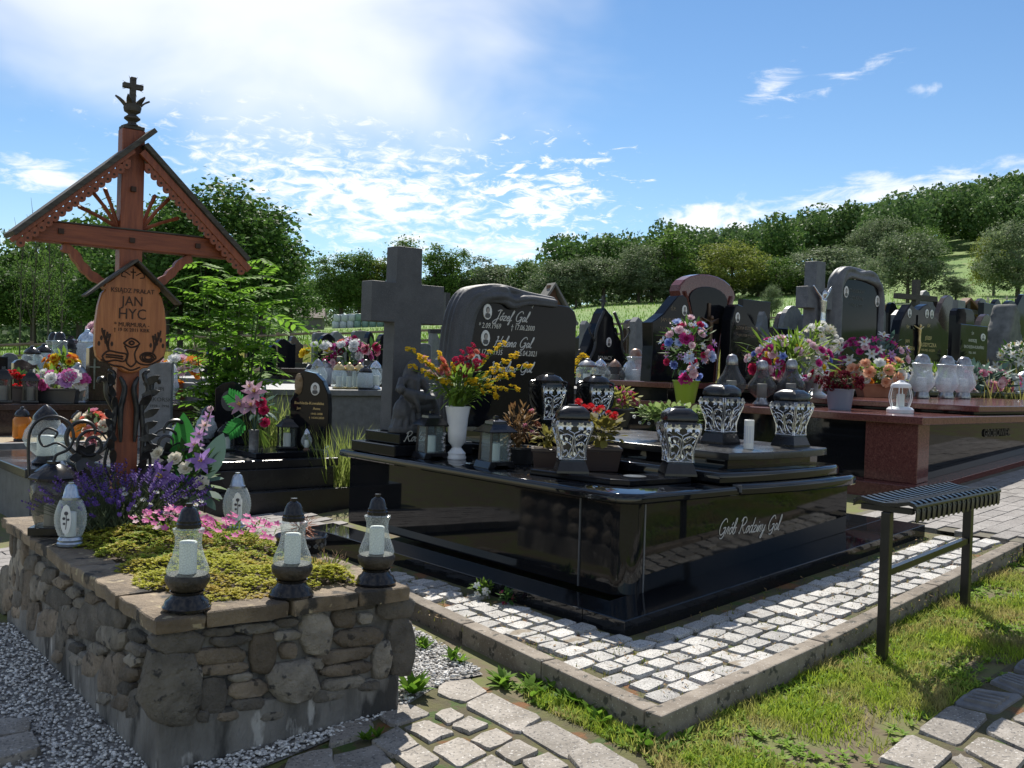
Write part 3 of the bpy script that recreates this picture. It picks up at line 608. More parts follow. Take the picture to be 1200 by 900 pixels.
# dry bits and moss tufts lying in the joints of the setts
LIT = LEAF('dry_litter', (.20, .12, .05), (.30, .20, .09), .2)
mb = MB()
for _ in range(900):
    u, v = (rng.uniform(-.62, 2.3), rng.uniform(-.80, -.2)) if rng.random() < .7 else (rng.uniform(-.62, -.22), rng.uniform(-.3, 1.5))
    p = Wp(u, v); a = rng.uniform(0, 6.28); L = rng.uniform(.006, .022); mb.petal((p.x, p.y, zc(p.x, p.y)+.006), (math.cos(a), math.sin(a), .1), (0, 0, 1), L, L*rng.uniform(.15, .5), .1, .2, 2)
tag(mb.build('sett_litter', LIT), 'dry leaf bits scattered over the granite setts', 'litter', kind='stuff')
mp_ = []
for _ in range(1500):
    u, v = (rng.uniform(-.62, 2.3), rng.uniform(-.80, -.2)) if rng.random() < .7 else (rng.uniform(-.62, -.22), rng.uniform(-.3, 1.5))
    p = Wp(u, v); mp_.append((p.x, p.y, zc(p.x, p.y)-.011))
tag(blades('joint_moss', mp_, .012, .022, .0022, LEAF('joint_moss_leaf', (.12, .17, .02), (.22, .20, .05), .3), 1.2), 'tiny grass and moss growing in the sett joints', 'moss', kind='stuff')
# ================================================================== stone grave bed in the foreground
PA = math.radians(38.05); PC, PS = math.cos(PA), math.sin(PA); PO = Vector((-0.9929, 2.7790, 0))
def Pp(u, v, z=0.0): return Vector((PO.x+u*PC-v*PS, PO.y+u*PS+v*PC, z))
PWD, PLN, PTOP = 0.86, 2.12, 0.30
bed = thing('stone_grave_bed', 'raised grave bed of grey fieldstones on a concrete footing with stone slab rim', 'grave', Pp(0, 0, 0), PA)
CONC = M('stained_concrete', (0.085, 0.08, 0.073), (0.25, 0.238, 0.22), scale=5, rough=0.92, stretch=(1, 1, 0.35), speck=[((0.045, 0.043, 0.04), 7, 0.54, 7), ((0.40, 0.385, 0.36), 16, 0.62, 6)], bump=0.8, bscale=40, bdist=.02)
MORT = M('wall_mortar', (0.075, 0.071, 0.065), (0.20, 0.192, 0.18), scale=12, rough=0.95, speck=[((0.05, 0.05, 0.05), 15, 0.58, 5)], bump=0.6, bscale=60)
CAPS = M('lichened_sandstone', (0.11, 0.082, 0.055), (0.24, 0.185, 0.125), scale=6, rough=0.85, speck=[((0.035, 0.03, 0.025), 9, 0.55, 7), ((0.33, 0.27, 0.17), 26, 0.62, 4)], bump=1.0, bscale=24, bdist=.02, rand=0.15)
STN = [M('fieldstone_grey', (0.135, 0.12, 0.10), (0.28, 0.252, 0.212), scale=11, rough=0.8, speck=[((0.05, 0.047, 0.045), 30, 0.6, 5)], bump=1.0, bscale=30, bdist=0.03, rand=0.42),
       M('fieldstone_brown', (0.125, 0.099, 0.073), (0.245, 0.197, 0.147), scale=8, rough=0.8, speck=[((0.05, 0.04, 0.03), 26, 0.6, 5)], bump=1.0, bscale=30, bdist=0.03, rand=0.42),
       M('fieldstone_dark', (0.07, 0.062, 0.053), (0.15, 0.133, 0.114), scale=9, rough=0.8, bump=1.0, bscale=30, bdist=0.03, rand=0.42)]
IN = 0.035
mb = MB(); mb.box(IN-0.012, PWD-IN+0.012, IN-0.012, PLN-IN, -0.32, 0.0); foot = mb.build('concrete_footing', CONC, bed, bevel=0.012)
MB().box(IN+0.005, PWD-IN-0.005, IN+0.005, PLN-IN-0.01, -0.02, PTOP-0.05).build('mortar_core', MORT, bed)
def wall_stone(pxs, cx, cy, wpx, hpx, rot, face, mat, sq=3.0, bulge=0.019):
    if face == 'F': p0 = Pp(0, IN); nn = Vector((PS, -PC, 0))
    else: p0 = Pp(IN, 0); nn = Vector((-PC, -PS, 0))
    k = 10; out = []; c, s = math.cos(math.radians(rot)), math.sin(math.radians(rot))
    for i in range(k):
        a = 2*math.pi*i/k+0.3; x, y = math.cos(a), math.sin(a); q = (abs(x)**sq+abs(y)**sq)**(-1/sq)*(1+rng.uniform(-.11, .07)); x, y = x*q*(wpx*1.07+1.5)/2, y*q*(hpx*1.07+1.5)/2
        out.append(onplane(cx+x*c-y*s, cy+x*s+y*c, p0, nn))
    cen = sum(out, Vector())/k; b = bulge*rng.uniform(.7, 1.2)*(1.9 if min(wpx, hpx) > 38 else 1)
    if (out[1]-out[0]).cross(out[3]-out[1]).dot(nn) < 0: out = out[::-1]
    r0 = [p-nn*0.03 for p in out]; r1 = [p+nn*b*0.45 for p in out]; r2 = [cen+(p-cen)*0.86+nn*b*(0.9+rng.uniform(-.15, .15)) for p in out]; r3 = [cen+(p-cen)*0.5+nn*b*(1.05+rng.uniform(-.1, .1)) for p in out]
    mbx = MB(); inv_ = lambda p: (Vector(p)-Pp(0, 0)); R = Matrix.Rotation(-PA, 3, 'Z')
    vs = [R@inv_(p) for p in r0+r1+r2+r3]+[R@inv_(cen+nn*b*1.1)]
    fs = []
    for L in range(3): fs += [(L*k+i, L*k+(i+1) % k, (L+1)*k+(i+1) % k, (L+1)*k+i) for i in range(k)]
    fs += [(3*k+i, 3*k+(i+1) % k, 4*k) for i in range(k)]
    mbx.add(vs, fs).build('stone', mat, bed, smooth=50)
FS = [(200, 806, 64, 80, 2, 0), (208, 752, 56, 24, -3, 2), (256, 740, 36, 9, -4, 2), (268, 750, 44, 10, -6, 2), (256, 768, 62, 17, -5, 1), (260, 783, 55, 12, -6, 1), (307, 765, 29, 44, 4, 1), (249, 816, 32, 42, 3, 2), (281, 793, 25, 9, -8, 0), (290, 807, 41, 19, -5, 1), (291, 824, 36, 13, -6, 2), (299, 735, 48, 10, -4, 0), (335, 729, 26, 9, -4, 2), (334, 744, 31, 10, -5, 0), (337, 762, 18, 16, 0, 1), (341, 798, 54, 46, -3, 0), (370, 742, 35, 50, 3, 0), (402, 724, 25, 22, 0, 1), (427, 724, 16, 12, -5, 0), (425, 709, 24, 8, -6, 2), (462, 712, 42, 22, -8, 2), (420, 746, 56, 18, -6, 1), (402, 767, 64, 14, -9, 1), (405, 783, 56, 13, -8, 1), (402, 800, 48, 12, -9, 0), (446, 772, 20, 44, 4, 0), (470, 758, 29, 66, 2, 2), (368, 777, 20, 13, 0, 0), (374, 816, 18, 12, -5, 0), (318, 838, 30, 9, -8, 0), (228, 790, 16, 18, 0, 0), (236, 838, 14, 12, 0, 2), (390, 815, 24, 8, -10, 0), (430, 803, 26, 9, -10, 2), (266, 838, 26, 9, -8, 1)]
LS = [(7, 690, 10, 54, 4, 0), (-6, 690, 12, 30, 0, 1), (-20, 675, 14, 40, 8, 0), (-20, 640, 14, 24, 8, 2), (-34, 668, 12, 50, 5, 1), (-48, 640, 14, 60, 0, 0), (23, 662, 15, 28, 6, 0), (21, 684, 17, 18, 15, 0), (13, 702, 10, 27, 6, 1), (24, 702, 10, 20, 10, 2), (22, 717, 9, 14, 0, 1), (36, 690, 15, 58, 6, 1), (45, 688, 8, 30, 5, 0), (53, 692, 9, 23, 8, 0), (41, 722, 11, 31, 6, 1), (59, 731, 26, 33, 12, 1), (70, 702, 27, 22, 32, 2), (60, 675, 13, 18, 20, 2), (77, 737, 13, 58, 6, 0), (90, 721, 13, 18, 20, 2), (90, 738, 12, 12, 20, 1), (96, 706, 12, 11, 20, 0), (108, 727, 26, 45, 12, 2), (134, 722, 34, 24, 36, 2), (134, 745, 32, 25, 32, 0), (162, 745, 20, 11, 34, 2), (92, 759, 14, 10, 34, 2), (93, 773, 15, 10, 34, 0), (110, 778, 23, 30, 14, 1), (118, 760, 17, 11, 32, 0), (135, 790, 29, 46, 14, 1), (159, 773, 15, 11, 34, 0), (155, 789, 17, 17, 30, 1), (151, 806, 16, 17, 30, 2), (147, 822, 18, 19, 30, 1), (164, 759, 22, 12, 34, 2), (76, 682, 15, 12, 30, 1), (90, 694, 14, 11, 30, 0), (113, 701, 15, 11, 32, 1), (160, 826, 15, 34, 10, 0), (40, 660, 12, 18, 10, 2), (49, 667, 9, 15, 10, 0), (72, 768, 10, 14, 20, 1), (127, 818, 12, 14, 30, 0)]
for cx, cy, w_, h_, rt, mi in FS: wall_stone(None, cx, cy, w_, h_, rt, 'F', STN[mi], 5.0 if h_ < 25 else 3.6)
for cx, cy, w_, h_, rt, mi in [q for q in LS if q[0] > -8]: wall_stone(None, cx, cy, w_, h_, rt, 'L', STN[mi], 4.2)
# right-hand side and far end of the left side follow the same masonry
for k in range(8):
    v0 = 1.79+0.075*(k//2); z0 = 0.045+0.125*(k % 2); kk = 10; rings = []
    for (sc_, xo) in ((1, .03), (1, -.006), (.85, -.016), (.4, -.019)): rings.append([(IN+xo, v0+.036*sc_*math.cos(-6.283*i/kk), z0+0.02+.06*sc_*math.sin(-6.283*i/kk)*(1+.1*math.sin(2*i+k))) for i in range(kk)])
    if v0 < PLN-.08: MB().add([p for r in rings for p in r], [(L*kk+i, L*kk+(i+1) % kk, (L+1)*kk+(i+1) % kk, (L+1)*kk+i) for L in range(3) for i in range(kk)]+[tuple(range(3*kk, 4*kk))]).build('stone', STN[k % 3], bed, smooth=50)
for k in range(26):
    v0 = 0.12+0.155*(k//2); z0 = 0.03+0.11*(k % 2)+rng.uniform(-.01, .01); a, b = rng.uniform(.055, .072), rng.uniform(.04, .05); mbx = MB(); kk = 10; rings = []
    for (sc_, xo) in ((1, -0.03), (1, 0.008), (0.8, 0.022), (0.4, 0.026)): rings.append([(PWD-IN+xo, v0+a*sc_*math.cos(6.283*i/kk)*(1+.1*math.sin(3*i+k)), z0+0.02+b*sc_*math.sin(6.283*i/kk)) for i in range(kk)])
    vs = [p for r in rings for p in r]; fs = [(L*kk+i, L*kk+(i+1) % kk, (L+1)*kk+(i+1) % kk, (L+1)*kk+i) for L in range(3) for i in range(kk)]+[tuple(range(3*kk, 4*kk))]
    if v0 < PLN-0.1: mbx.add(vs, fs).build('stone', STN[k % 3], bed, smooth=50)
def cap_slab(u0, u1, v0, v1, name='rim_slab'):
    mb = MB(); nu = max(2, int((u1-u0)/0.07)); nv = max(2, int((v1-v0)/0.07)); edge = []
    for i in range(nu): edge.append((u0+(u1-u0)*i/nu, v0))
    for i in range(nv): edge.append((u1, v0+(v1-v0)*i/nv))
    for i in range(nu): edge.append((u1-(u1-u0)*i/nu, v1))
    for i in range(nv): edge.append((u0, v1-(v1-v0)*i/nv))
    e2 = [(x+rng.uniform(-.011, .008), y+rng.uniform(-.011, .008)) for x, y in edge]; k = len(e2); t = PTOP+rng.uniform(-.003, .003); cx = sum(p[0] for p in e2)/k; cy = sum(p[1] for p in e2)/k
    th = [0.034+rng.uniform(-.008, .006) for _ in e2]
    r0 = [(x+(cx-x)*.03, y+(cy-y)*.03, PTOP-0.045) for x, y in e2]; r1 = [(x, y, PTOP-h_*0.5) for (x, y), h_ in zip(e2, th)]; r2 = [(x+(cx-x)*.012, y+(cy-y)*.012, t-0.004) for x, y in e2]; r3 = [(x+(cx-x)*.06, y+(cy-y)*.06, t) for x, y in e2]
    fs = [(L*k+i, L*k+(i+1) % k, (L+1)*k+(i+1) % k, (L+1)*k+i) for L in range(3) for i in range(k)]+[tuple(range(3*k, 4*k)), tuple(range(k-1, -1, -1))]
    mb.add(r0+r1+r2+r3, fs).build(name, CAPS, bed, smooth=35)
RW = 0.155
for v0, v1 in ((0.0, 0.36), (0.36, 0.86), (0.86, 1.42), (1.42, PLN)): cap_slab(-0.004 if v0 else 0.0, RW, v0+0.003, v1-0.003); cap_slab(PWD-RW, PWD, (v0 or RW)+0.003, v1-0.003)
cap_slab(RW+0.003, 0.42, 0.0, RW); cap_slab(0.426, 0.66, 0.0, RW); cap_slab(0.666, PWD, 0.0, RW-0.002); cap_slab(RW+0.003, PWD-RW-0.003, PLN-RW, PLN)
SOIL = M('garden_soil', (0.045, 0.032, 0.022), (0.08, 0.058, 0.04), scale=30, rough=0.95, bump=0.8, bscale=60)
MB().box(RW-0.02, PWD-RW+0.02, RW-0.02, PLN-RW+0.02, PTOP-0.06, PTOP-0.012).build('soil', SOIL, bed)
# ---- stonecrop carpet, phlox, lavender
SED = LEAF('stonecrop_leaf', (0.30, 0.33, 0.03), (0.52, 0.50, 0.08), 0.4, noise=((0.46, 0.33, 0.09), 4.0))
SED2 = LEAF('stonecrop_green_leaf', (0.18, 0.27, 0.025), (0.34, 0.42, 0.06), 0.4, noise=((0.40, 0.40, 0.06), 8.0))
def carpet(name, spots, mat, lab, cat, r0=0.006, r1=0.012):
    mb = MB()
    for (u, v, z) in spots:
        p = Pp(u, v, z); k = rng.randint(5, 7); a0 = rng.uniform(0, 6.28); tx, ty = rng.uniform(-.3, .3), rng.uniform(-.3, .3)
        for i in range(k):
            a = a0+6.28*i/k; L = rng.uniform(r0, r1); mb.petal(p, (math.cos(a)+tx, math.sin(a)+ty, rng.uniform(.5, 1.2)), (0, 0, 1), L, L*.75, -0.2, 0.4, 2)
    return tag(mb.build(name, mat), lab, cat, kind='stuff')
sp = []; sp2 = []
for _ in range(9500):
    u, v = rng.uniform(0.08, 0.80), rng.uniform(0.085, 1.45)
    lim = 0.12+0.035*math.sin(v*9)+0.03*math.sin(v*23+1)
    if u < lim or v < 0.10+0.025*math.sin(u*14)+0.02*math.sin(u*31): continue
    if u > 0.76-0.04*math.sin(v*11) : continue
    h = 0.036+0.022*math.sin(u*11+1)*math.sin(v*9)+0.012*math.sin(u*37)*math.sin(v*33); dist = min(u-lim, v-0.1, 0.76-u); h *= min(1, 0.25+dist*9)
    (sp if v < 0.62+0.1*math.sin(u*9) or rng.random() < .25 else sp2).append((u, v, PTOP-0.008+max(0.002, h)+rng.uniform(-.006, .01)))
carpet('stonecrop_carpet', sp, SED, 'yellow green stonecrop carpet with reddish tips filling the front of the stone bed', 'ground cover')
carpet('stonecrop_carpet', sp2, SED2, 'darker green stonecrop carpet along the left rim of the stone bed', 'ground cover')
def flower_mesh(kind, mats, key, _c={}):
    if (kind, key) in _c: return _c[(kind, key)]
    mb = MB(); rg = random.Random(hash(key) % 1000 if not isinstance(key, str) else sum(map(ord, key)))
    z = Vector((0, 0, 1))
    if kind == 'phlox':
        for i in range(5):
            a = 6.283*i/5; mb.petal((0, 0, 0), (math.cos(a), math.sin(a), .15), z, 1.0, 0.75, 0.05, 0.55, 3)
        mb.cur = 1; mb.lathe([(0.16, 0.03), (0.0, 0.10)], 5)
    elif kind == 'rose':
        for ring, (nk, r, h, tl) in enumerate(((5, 0.95, 0.0, 0.75), (5, 0.75, 0.1, 1.3), (4, 0.5, 0.25, 2.6), (3, 0.28, 0.4, 6.0))):
            for i in range(nk):
                a = 6.283*i/nk+ring*0.6; mb.petal((math.cos(a)*r*.15, math.sin(a)*r*.15, h*.4), (math.cos(a), math.sin(a), tl*.8), (-math.cos(a)*.5, -math.sin(a)*.5, 1), r*1.15, r*1.35, 0.25*(1 if ring > 1 else -0.35), 0.75, 3, 0.08)
    elif kind == 'lily':
        for i in range(6):
            a = 6.283*i/6; mb.petal((0, 0, 0), (math.cos(a), math.sin(a), 0.75), (0, 0, 1), 1.15, 0.5, -0.35, 0.06, 4, 0.1)
        mb.cur = 1
        for i in range(4):
            a = 6.283*i/4+.4; mb.tube([(0, 0, 0.1), (math.cos(a)*.15, math.sin(a)*.15, .7)], [.03, .05], 4)
    elif kind == 'daisy':
        for i in range(9):
            a = 6.283*i/9; mb.petal((0, 0, 0), (math.cos(a), math.sin(a), .2), z, 1.0, 0.5, 0.0, 0.4, 2)
        mb.cur = 1; mb.lathe([(0.28, 0.04), (0.2, 0.16), (0.0, 0.2)], 7)
    elif kind == 'pom':
        for i in range(46):
            t = (i+.5)/46; ph = math.acos(1-1.15*t); a = i*2.39996; d = Vector((math.sin(ph)*math.cos(a), math.sin(ph)*math.sin(a), math.cos(ph)))
            mb.petal(d*0.45, d+Vector((0, 0, .15)), z if d.z < .9 else Vector((1, 0, 0)), 0.5+rg.uniform(-.06, .1), 0.36, 0.15, 0.6, 2, .1)
    elif kind == 'spike':
        for i in range(26):
            t = i/26; a = i*2.4; d = Vector((math.cos(a), math.sin(a), .35)); r = 0.22*(1-t*.75)
            for j in range(4):
                b = 6.283*j/4; dd = (d+Vector((math.cos(b)*.6, math.sin(b)*.6, .6))).normalized(); mb.petal(d*r*.5+Vector((0, 0, t*2.4)), dd, d, r*1.1, r*.8, 0.0, .5, 2)
    elif kind == 'tuft':
        for i in range(22):
            d = Vector((rg.gauss(0, 1), rg.gauss(0, 1), abs(rg.gauss(0, .8)))).normalized(); c = d*rg.uniform(.25, .75); a = rg.uniform(0, 6.28)
            for j in range(3):
                b = a+6.283*j/3; mb.petal(c, d+Vector((math.cos(b), math.sin(b), rg.uniform(-.5, .8))), d, .34, .26, 0.0, .5, 2)
    me = mb.mesh('flower')
    for q in mats: me.materials.append(q)
    _c[(kind, key)] = me; return me
FC = {}
def fcol(nm, c, c2=None, ctr=(0.55, 0.38, 0.06)):
    if nm not in FC: FC[nm] = [PET('petal_'+nm, c, c2), C('flower_centre_%d' % (int(ctr[0]*100)), ctr, .7)]
    return FC[nm]
FCOLS = {'pink': ((0.55, 0.06, 0.27), (0.70, 0.20, 0.45)), 'rosepink': ((0.65, 0.20, 0.30), (0.78, 0.40, 0.48)), 'palepink': ((0.75, 0.45, 0.52), (0.82, 0.62, 0.66)), 'magenta': ((0.42, 0.02, 0.18), (0.6, 0.06, 0.28)), 'wine': ((0.16, 0.008, 0.05), (0.28, 0.02, 0.09)), 'red': ((0.5, 0.012, 0.02), (0.68, 0.04, 0.05)), 'cherry': ((0.40, 0.015, 0.07), (0.55, 0.04, 0.12)),
 'white': ((0.74, 0.74, 0.72), (0.82, 0.82, 0.80)), 'cream': ((0.72, 0.66, 0.50), (0.80, 0.75, 0.62)), 'yellow': ((0.72, 0.48, 0.015), (0.80, 0.60, 0.05)), 'orange': ((0.75, 0.22, 0.02), (0.82, 0.36, 0.06)), 'peach': ((0.78, 0.38, 0.22), (0.82, 0.50, 0.34)), 'coral': ((0.72, 0.16, 0.10), (0.80, 0.28, 0.20)), 'purple': ((0.22, 0.06, 0.40), (0.34, 0.13, 0.52)), 'violet': ((0.30, 0.16, 0.52), (0.42, 0.26, 0.62)), 'lilac': ((0.42, 0.20, 0.48), (0.56, 0.34, 0.60)), 'blue': ((0.12, 0.18, 0.55), (0.24, 0.32, 0.66)), 'sky': ((0.40, 0.48, 0.75), (0.55, 0.62, 0.80)), 'maroon': ((0.10, 0.008, 0.02), (0.17, 0.02, 0.035)), 'mauve': ((0.30, 0.13, 0.22), (0.48, 0.30, 0.38)), 'rust': ((0.16, 0.05, 0.03), (0.24, 0.09, 0.05))}
for k_, v_ in FCOLS.items(): fcol(k_, *v_)
def flower(kind, colr, parent, loc, size, d=(0, 0, 1), name='flower'):
    o = bpy.data.objects.new(name, flower_mesh(kind, FC[colr], colr)); link(o, parent); o.location = loc; o.scale = (size,)*3
    q = Vector(d).to_track_quat('Z', 'Y'); o.rotation_euler = (q@Vector((0, 0, 1)).to_track_quat('Z', 'Y').inverted()).to_euler() if False else q.to_euler(); return o
GREEN = LEAF('bouquet_leaf', (0.03, 0.085, 0.02), (0.08, 0.16, 0.035), 0.35)
GREENL = LEAF('light_leaf', (0.10, 0.19, 0.025), (0.20, 0.30, 0.05), 0.45)
BLUEG = LEAF('eucalyptus_leaf', (0.06, 0.12, 0.10), (0.14, 0.22, 0.18), 0.3)
def foliage(parent, n, c, rad, L, mat, wd=0.35, stems=True, base=(0, 0, 0), name='foliage', up=0.3):
    mb = MB(); c = Vector(c); b = Vector(base)
    for i in range(n):
        d = Vector((rng.gauss(0, 1), rng.gauss(0, 1), rng.gauss(0, .8)+up)).normalized(); p = c+Vector((d.x*rad[0], d.y*rad[1], d.z*rad[2]))*rng.uniform(.25, .95)
        dd = (d+Vector((rng.uniform(-.6, .6), rng.uniform(-.6, .6), rng.uniform(-.2, .6)))).normalized(); l_ = L*rng.uniform(.6, 1.3)
        mb.petal(p, dd, (rng.uniform(-.4, .4), rng.uniform(-.4, .4), 1), l_, l_*wd, rng.uniform(-.35, .1), 0.08, 3)
        if stems and i % 4 == 0: mb.tube([b, b.lerp(p, .5)+Vector((0, 0, .02)), p], [.003, .002, .0015], 3)
    return mb.build(name, mat, parent)
ph = [('phlox_cushion', 'pink phlox cushion blooming at the centre of the stone bed', 0.60, 0.86, 62, 0.17), ('phlox_cushion', 'pink phlox cushion beside the lavender under the bouquet', 0.45, 1.16, 66, 0.18)]
for nm, lab, u, v, cnt, R_ in ph:
    t = thing(nm, lab, 'flowers', Pp(u, v, PTOP-0.02), PA); foliage(t, 150, (0, 0, .06), (R_*1.05, R_*1.05, .085), .035, GREENL, .2, False)
    for i in range(cnt):
        a, q = rng.uniform(0, 6.28), R_*math.sqrt(rng.random()); x, y = math.cos(a)*q, math.sin(a)*q; z = 0.10+0.06*(1-q/R_)+rng.uniform(-.01, .02)
        flower('phlox', 'pink' if rng.random() < .85 else 'palepink', t, (x, y, z), rng.uniform(.013, .018), (rng.uniform(-.5, .5)+.2, rng.uniform(-.6, .3)-.3, 1))
LAVG = LEAF('lavender_leaf', (0.06, 0.085, 0.045), (0.13, 0.16, 0.09), 0.3); LAVF = PET('lavender_bloom', (0.065, 0.035, 0.17), (0.13, 0.075, 0.28), .2)
lav = thing('lavender_bush', 'bushy purple lavender growing in front of the wooden cross', 'lavender', Pp(0.34, 1.50, PTOP-0.02), PA)
mb = MB(); mf = MB()
for i in range(430):
    a, q = rng.uniform(0, 6.28), math.sqrt(rng.random()); bx, by = math.cos(a)*q*.13, math.sin(a)*q*.13; ln = rng.uniform(.19, .30); ox, oy = math.cos(a)*q*.21+rng.uniform(-.05, .05), math.sin(a)*q*.17+rng.uniform(-.05, .05); hz = ln*(1.0-.35*q*q)
    tip = Vector((bx+ox, by+oy, hz)); mb.tube([(bx, by, 0), (bx+ox*.4, by+oy*.4, hz*.6), tip], [.0016, .0012, .001], 3, cap=False)
    d = (tip-Vector((bx+ox*.4, by+oy*.4, hz*.6))).normalized()
    for j in range(5):
        an = j*2.4+i; mb.petal(Vector((bx, by, 0)).lerp(tip, rng.uniform(.1, .6)), (math.cos(an), math.sin(an), 1.2), d, rng.uniform(.03, .055), .006, .1, .1, 2)
    if i < 300:
        for j in range(8):
            an = j*2.4+i; mf.petal(tip+d*(j*.0048), (math.cos(an), math.sin(an), .8), d, .0105, .009, 0, .5, 2)
mb.build('stems', LAVG, lav); tag(mf.build('flower_spikes', LAVF, lav), kind='stuff')
th_ = thing('thyme_cushion', 'half dried thyme cushion at the right front corner of the stone bed', 'plant', Pp(0.665, 0.27, PTOP-0.015), PA)
foliage(th_, 420, (0, 0, .03), (.11, .10, .055), .018, LEAF('thyme_leaf', (0.13, 0.17, 0.03), (0.22, 0.24, 0.06), .3), .35, False)
foliage(th_, 160, (.05, .05, .03), (.09, .08, .06), .025, LEAF('dry_thyme_stem', (0.20, 0.13, 0.08), (0.30, 0.21, 0.13), .2), .12, False, name='dry_stems')['kind'] = 'stuff'
edel = thing('edelweiss_plant', 'white edelweiss flowers between the lavender and the phlox', 'flowers', Pp(0.46, 1.40, PTOP-0.02), PA)
foliage(edel, 60, (0, 0, .10), (.14, .10, .10), .06, LAVG, .12, True)
for i in range(9):
    flower('daisy', 'white', edel, (rng.uniform(-.16, .16), rng.uniform(-.1, .08), rng.uniform(.13, .21)), rng.uniform(.013, .019), (rng.uniform(-.5, .5), -.6, 1))
# ================================================================== wooden cross with its roof
XR = Pp(0.437, 1.80, PTOP-0.012)
xr = thing('wooden_roofed_cross', 'tall carved wooden cross under a gabled board roof with a name panel', 'cross', XR, PA)
zb = XR.z
def slabx(pts, y0, y1, name, mat, bev=0.003, smooth=None, parent=None):
    return MB().slab([(x, z-zb) for x, z in pts], y0, y1).build(name, mat, parent or xr, smooth, bev)
MB().box(-.05, .05, -.035, .035, -0.04, 2.07-zb).build('post', WOOD, xr, bevel=.004)
MB().box(-.425, .465, -.041, .040, 1.53-zb, 1.615-zb).build('crossbeam', WOODH, xr, bevel=.004)
MB().box(-.425, .465, -.044, .043, 1.616-zb, 1.622-zb).build('beam_cover_board', WOODD, xr)
def board(a, b, th, y0, y1, name, mat):
    (x0, z0), (x1, z1) = a, b; dx, dz = x1-x0, z1-z0; L = math.hypot(dx, dz); nx, nz = -dz/L*th, dx/L*th
    return slabx([(x0, z0), (x1, z1), (x1+nx, z1+nz), (x0+nx, z0+nz)], y0, y1, name, mat, .002)
board((-.487, 1.536), (.085, 2.062), .022, -.10, .09, 'roof_board', WOODD)
board((.028, 1.992), (.525, 1.520), .022, -.10, .09, 'roof_board', WOODD)
board((-.495, 1.506), (-.005, 1.957), .020, -.088, -.066, 'gable_board', WOOD); board((.012, 1.955), (.53, 1.470), .032, -.088, -.066, 'gable_board', WOOD)
sm = MB(); arc = [(-.017, 0)]+[(-.017*math.cos(math.pi*i/8), -.026-.017*math.sin(math.pi*i/8)) for i in range(9)]+[(.017, 0)]
sm.slab(arc, -.004, .008); sm.cur = 1; sm.slab([(.0055*math.cos(6.283*i/8), -.026+.0055*math.sin(6.283*i/8)) for i in range(8)], -.0055, -.0045)  # dark disc painted on for the shade in a drilled hole
sme = sm.mesh('scallop'); sme.materials.append(WOOD); sme.materials.append(WOODC)
for s_, n_, a, b in ((1, 17, (-.478, 1.517), (-.03, 1.930)), (-1, 17, (.04, 1.925), (.515, 1.480))):
    for i in range(n_):
        t = (i+.5)/n_; o = bpy.data.objects.new('scallop', sme); link(o, xr); o.location = (a[0]+(b[0]-a[0])*t, -.079, a[1]+(b[1]-a[1])*t-zb+0.004); o.rotation_euler = (0, 0, 0)
def band(pts, wd, y0, y1, name, mat, n=6):
    P = crom([(p[0], 0, p[1]) for p in pts], n); up = []; lo = []
    for i, p in enumerate(P):
        t = (P[min(i+1, len(P)-1)]-P[max(i-1, 0)]).normalized(); nn = Vector((-t.z, 0, t.x)); w_ = wd*(0.75+0.35*abs(math.sin(i*0.55))); up.append((p.x+nn.x*w_/2, p.z+nn.z*w_/2)); lo.append((p.x-nn.x*w_/2, p.z-nn.z*w_/2))
    mb = MB(); k = len(P); vs = [(x, y0, z-zb) for x, z in up]+[(x, y0, z-zb) for x, z in lo]+[(x, y1, z-zb) for x, z in up]+[(x, y1, z-zb) for x, z in lo]; fs = []
    for i in range(k-1): fs += [(i, k+i, k+i+1, i+1), (2*k+i, 2*k+i+1, 3*k+i+1, 3*k+i), (i, i+1, 2*k+i+1, 2*k+i), (k+i, 3*k+i, 3*k+i+1, k+i+1)]
    fs += [(0, 2*k, 3*k, k), (k-1, 2*k-1, 4*k-1, 3*k-1)]; return mb.add(vs, fs).build(name, mat, xr, 40)
band([(-.285, 1.515), (-.245, 1.50), (-.205, 1.445), (-.165, 1.405), (-.115, 1.375), (-.055, 1.325)], .036, -.02, .02, 'curved_brace', WOOD)
band([(.285, 1.515), (.245, 1.50), (.205, 1.455), (.165, 1.412), (.115, 1.375), (.055, 1.325)], .036, -.02, .02, 'curved_brace', WOOD)
for s_ in (-1, 1):
    for (dx, dz, L) in ((.17, .075, 1), (.125, .16, 1), (.06, .165, 1)):
        MB().tube([(s_*.05, 0, 1.625-zb), (s_*(.05+dx*.55), 0, 1.625-zb+dz*.6), (s_*(.05+dx), 0, 1.625-zb+dz)], [.011, .008, .010], 6).lathe([(0, -.006), (.013, 0), (0, .008)], 6, (s_*(.05+dx), 0, 1.625-zb+dz)).build('sun_ray', WOOD, xr, 50)
for x, z in ((0, 1.80), (0, 1.57), (-.30, 1.578), (.30, 1.575)): MB().box(x-.011, x+.011, -.052, -.036, z-.011-zb, z+.011-zb).build('peg', WOODC, xr)
fin = MB().box(-.046, .046, -.037, .037, 2.071-zb, 2.085-zb).lathe([(.048, 2.086-zb), (.02, 2.10-zb), (.018, 2.108-zb), (.036, 2.122-zb), (.036, 2.126-zb), (.018, 2.14-zb), (.02, 2.145-zb), (.036, 2.155-zb), (.04, 2.172-zb), (.032, 2.19-zb), (.012, 2.195-zb)], 12).build('finial', WOODD, xr, 40)
tu = MB()
for i in range(6):
    a = 6.283*i/6; tu.petal((math.cos(a)*.03, math.sin(a)*.02, 2.165-zb), (math.cos(a)*.35, math.sin(a)*.3, 1), (math.cos(a), math.sin(a), 0), .06, .026, .5, .05, 4)
so = tu.build('tulip_crown', WOODD, xr); so.modifiers.new('solid', 'SOLIDIFY').thickness = .008
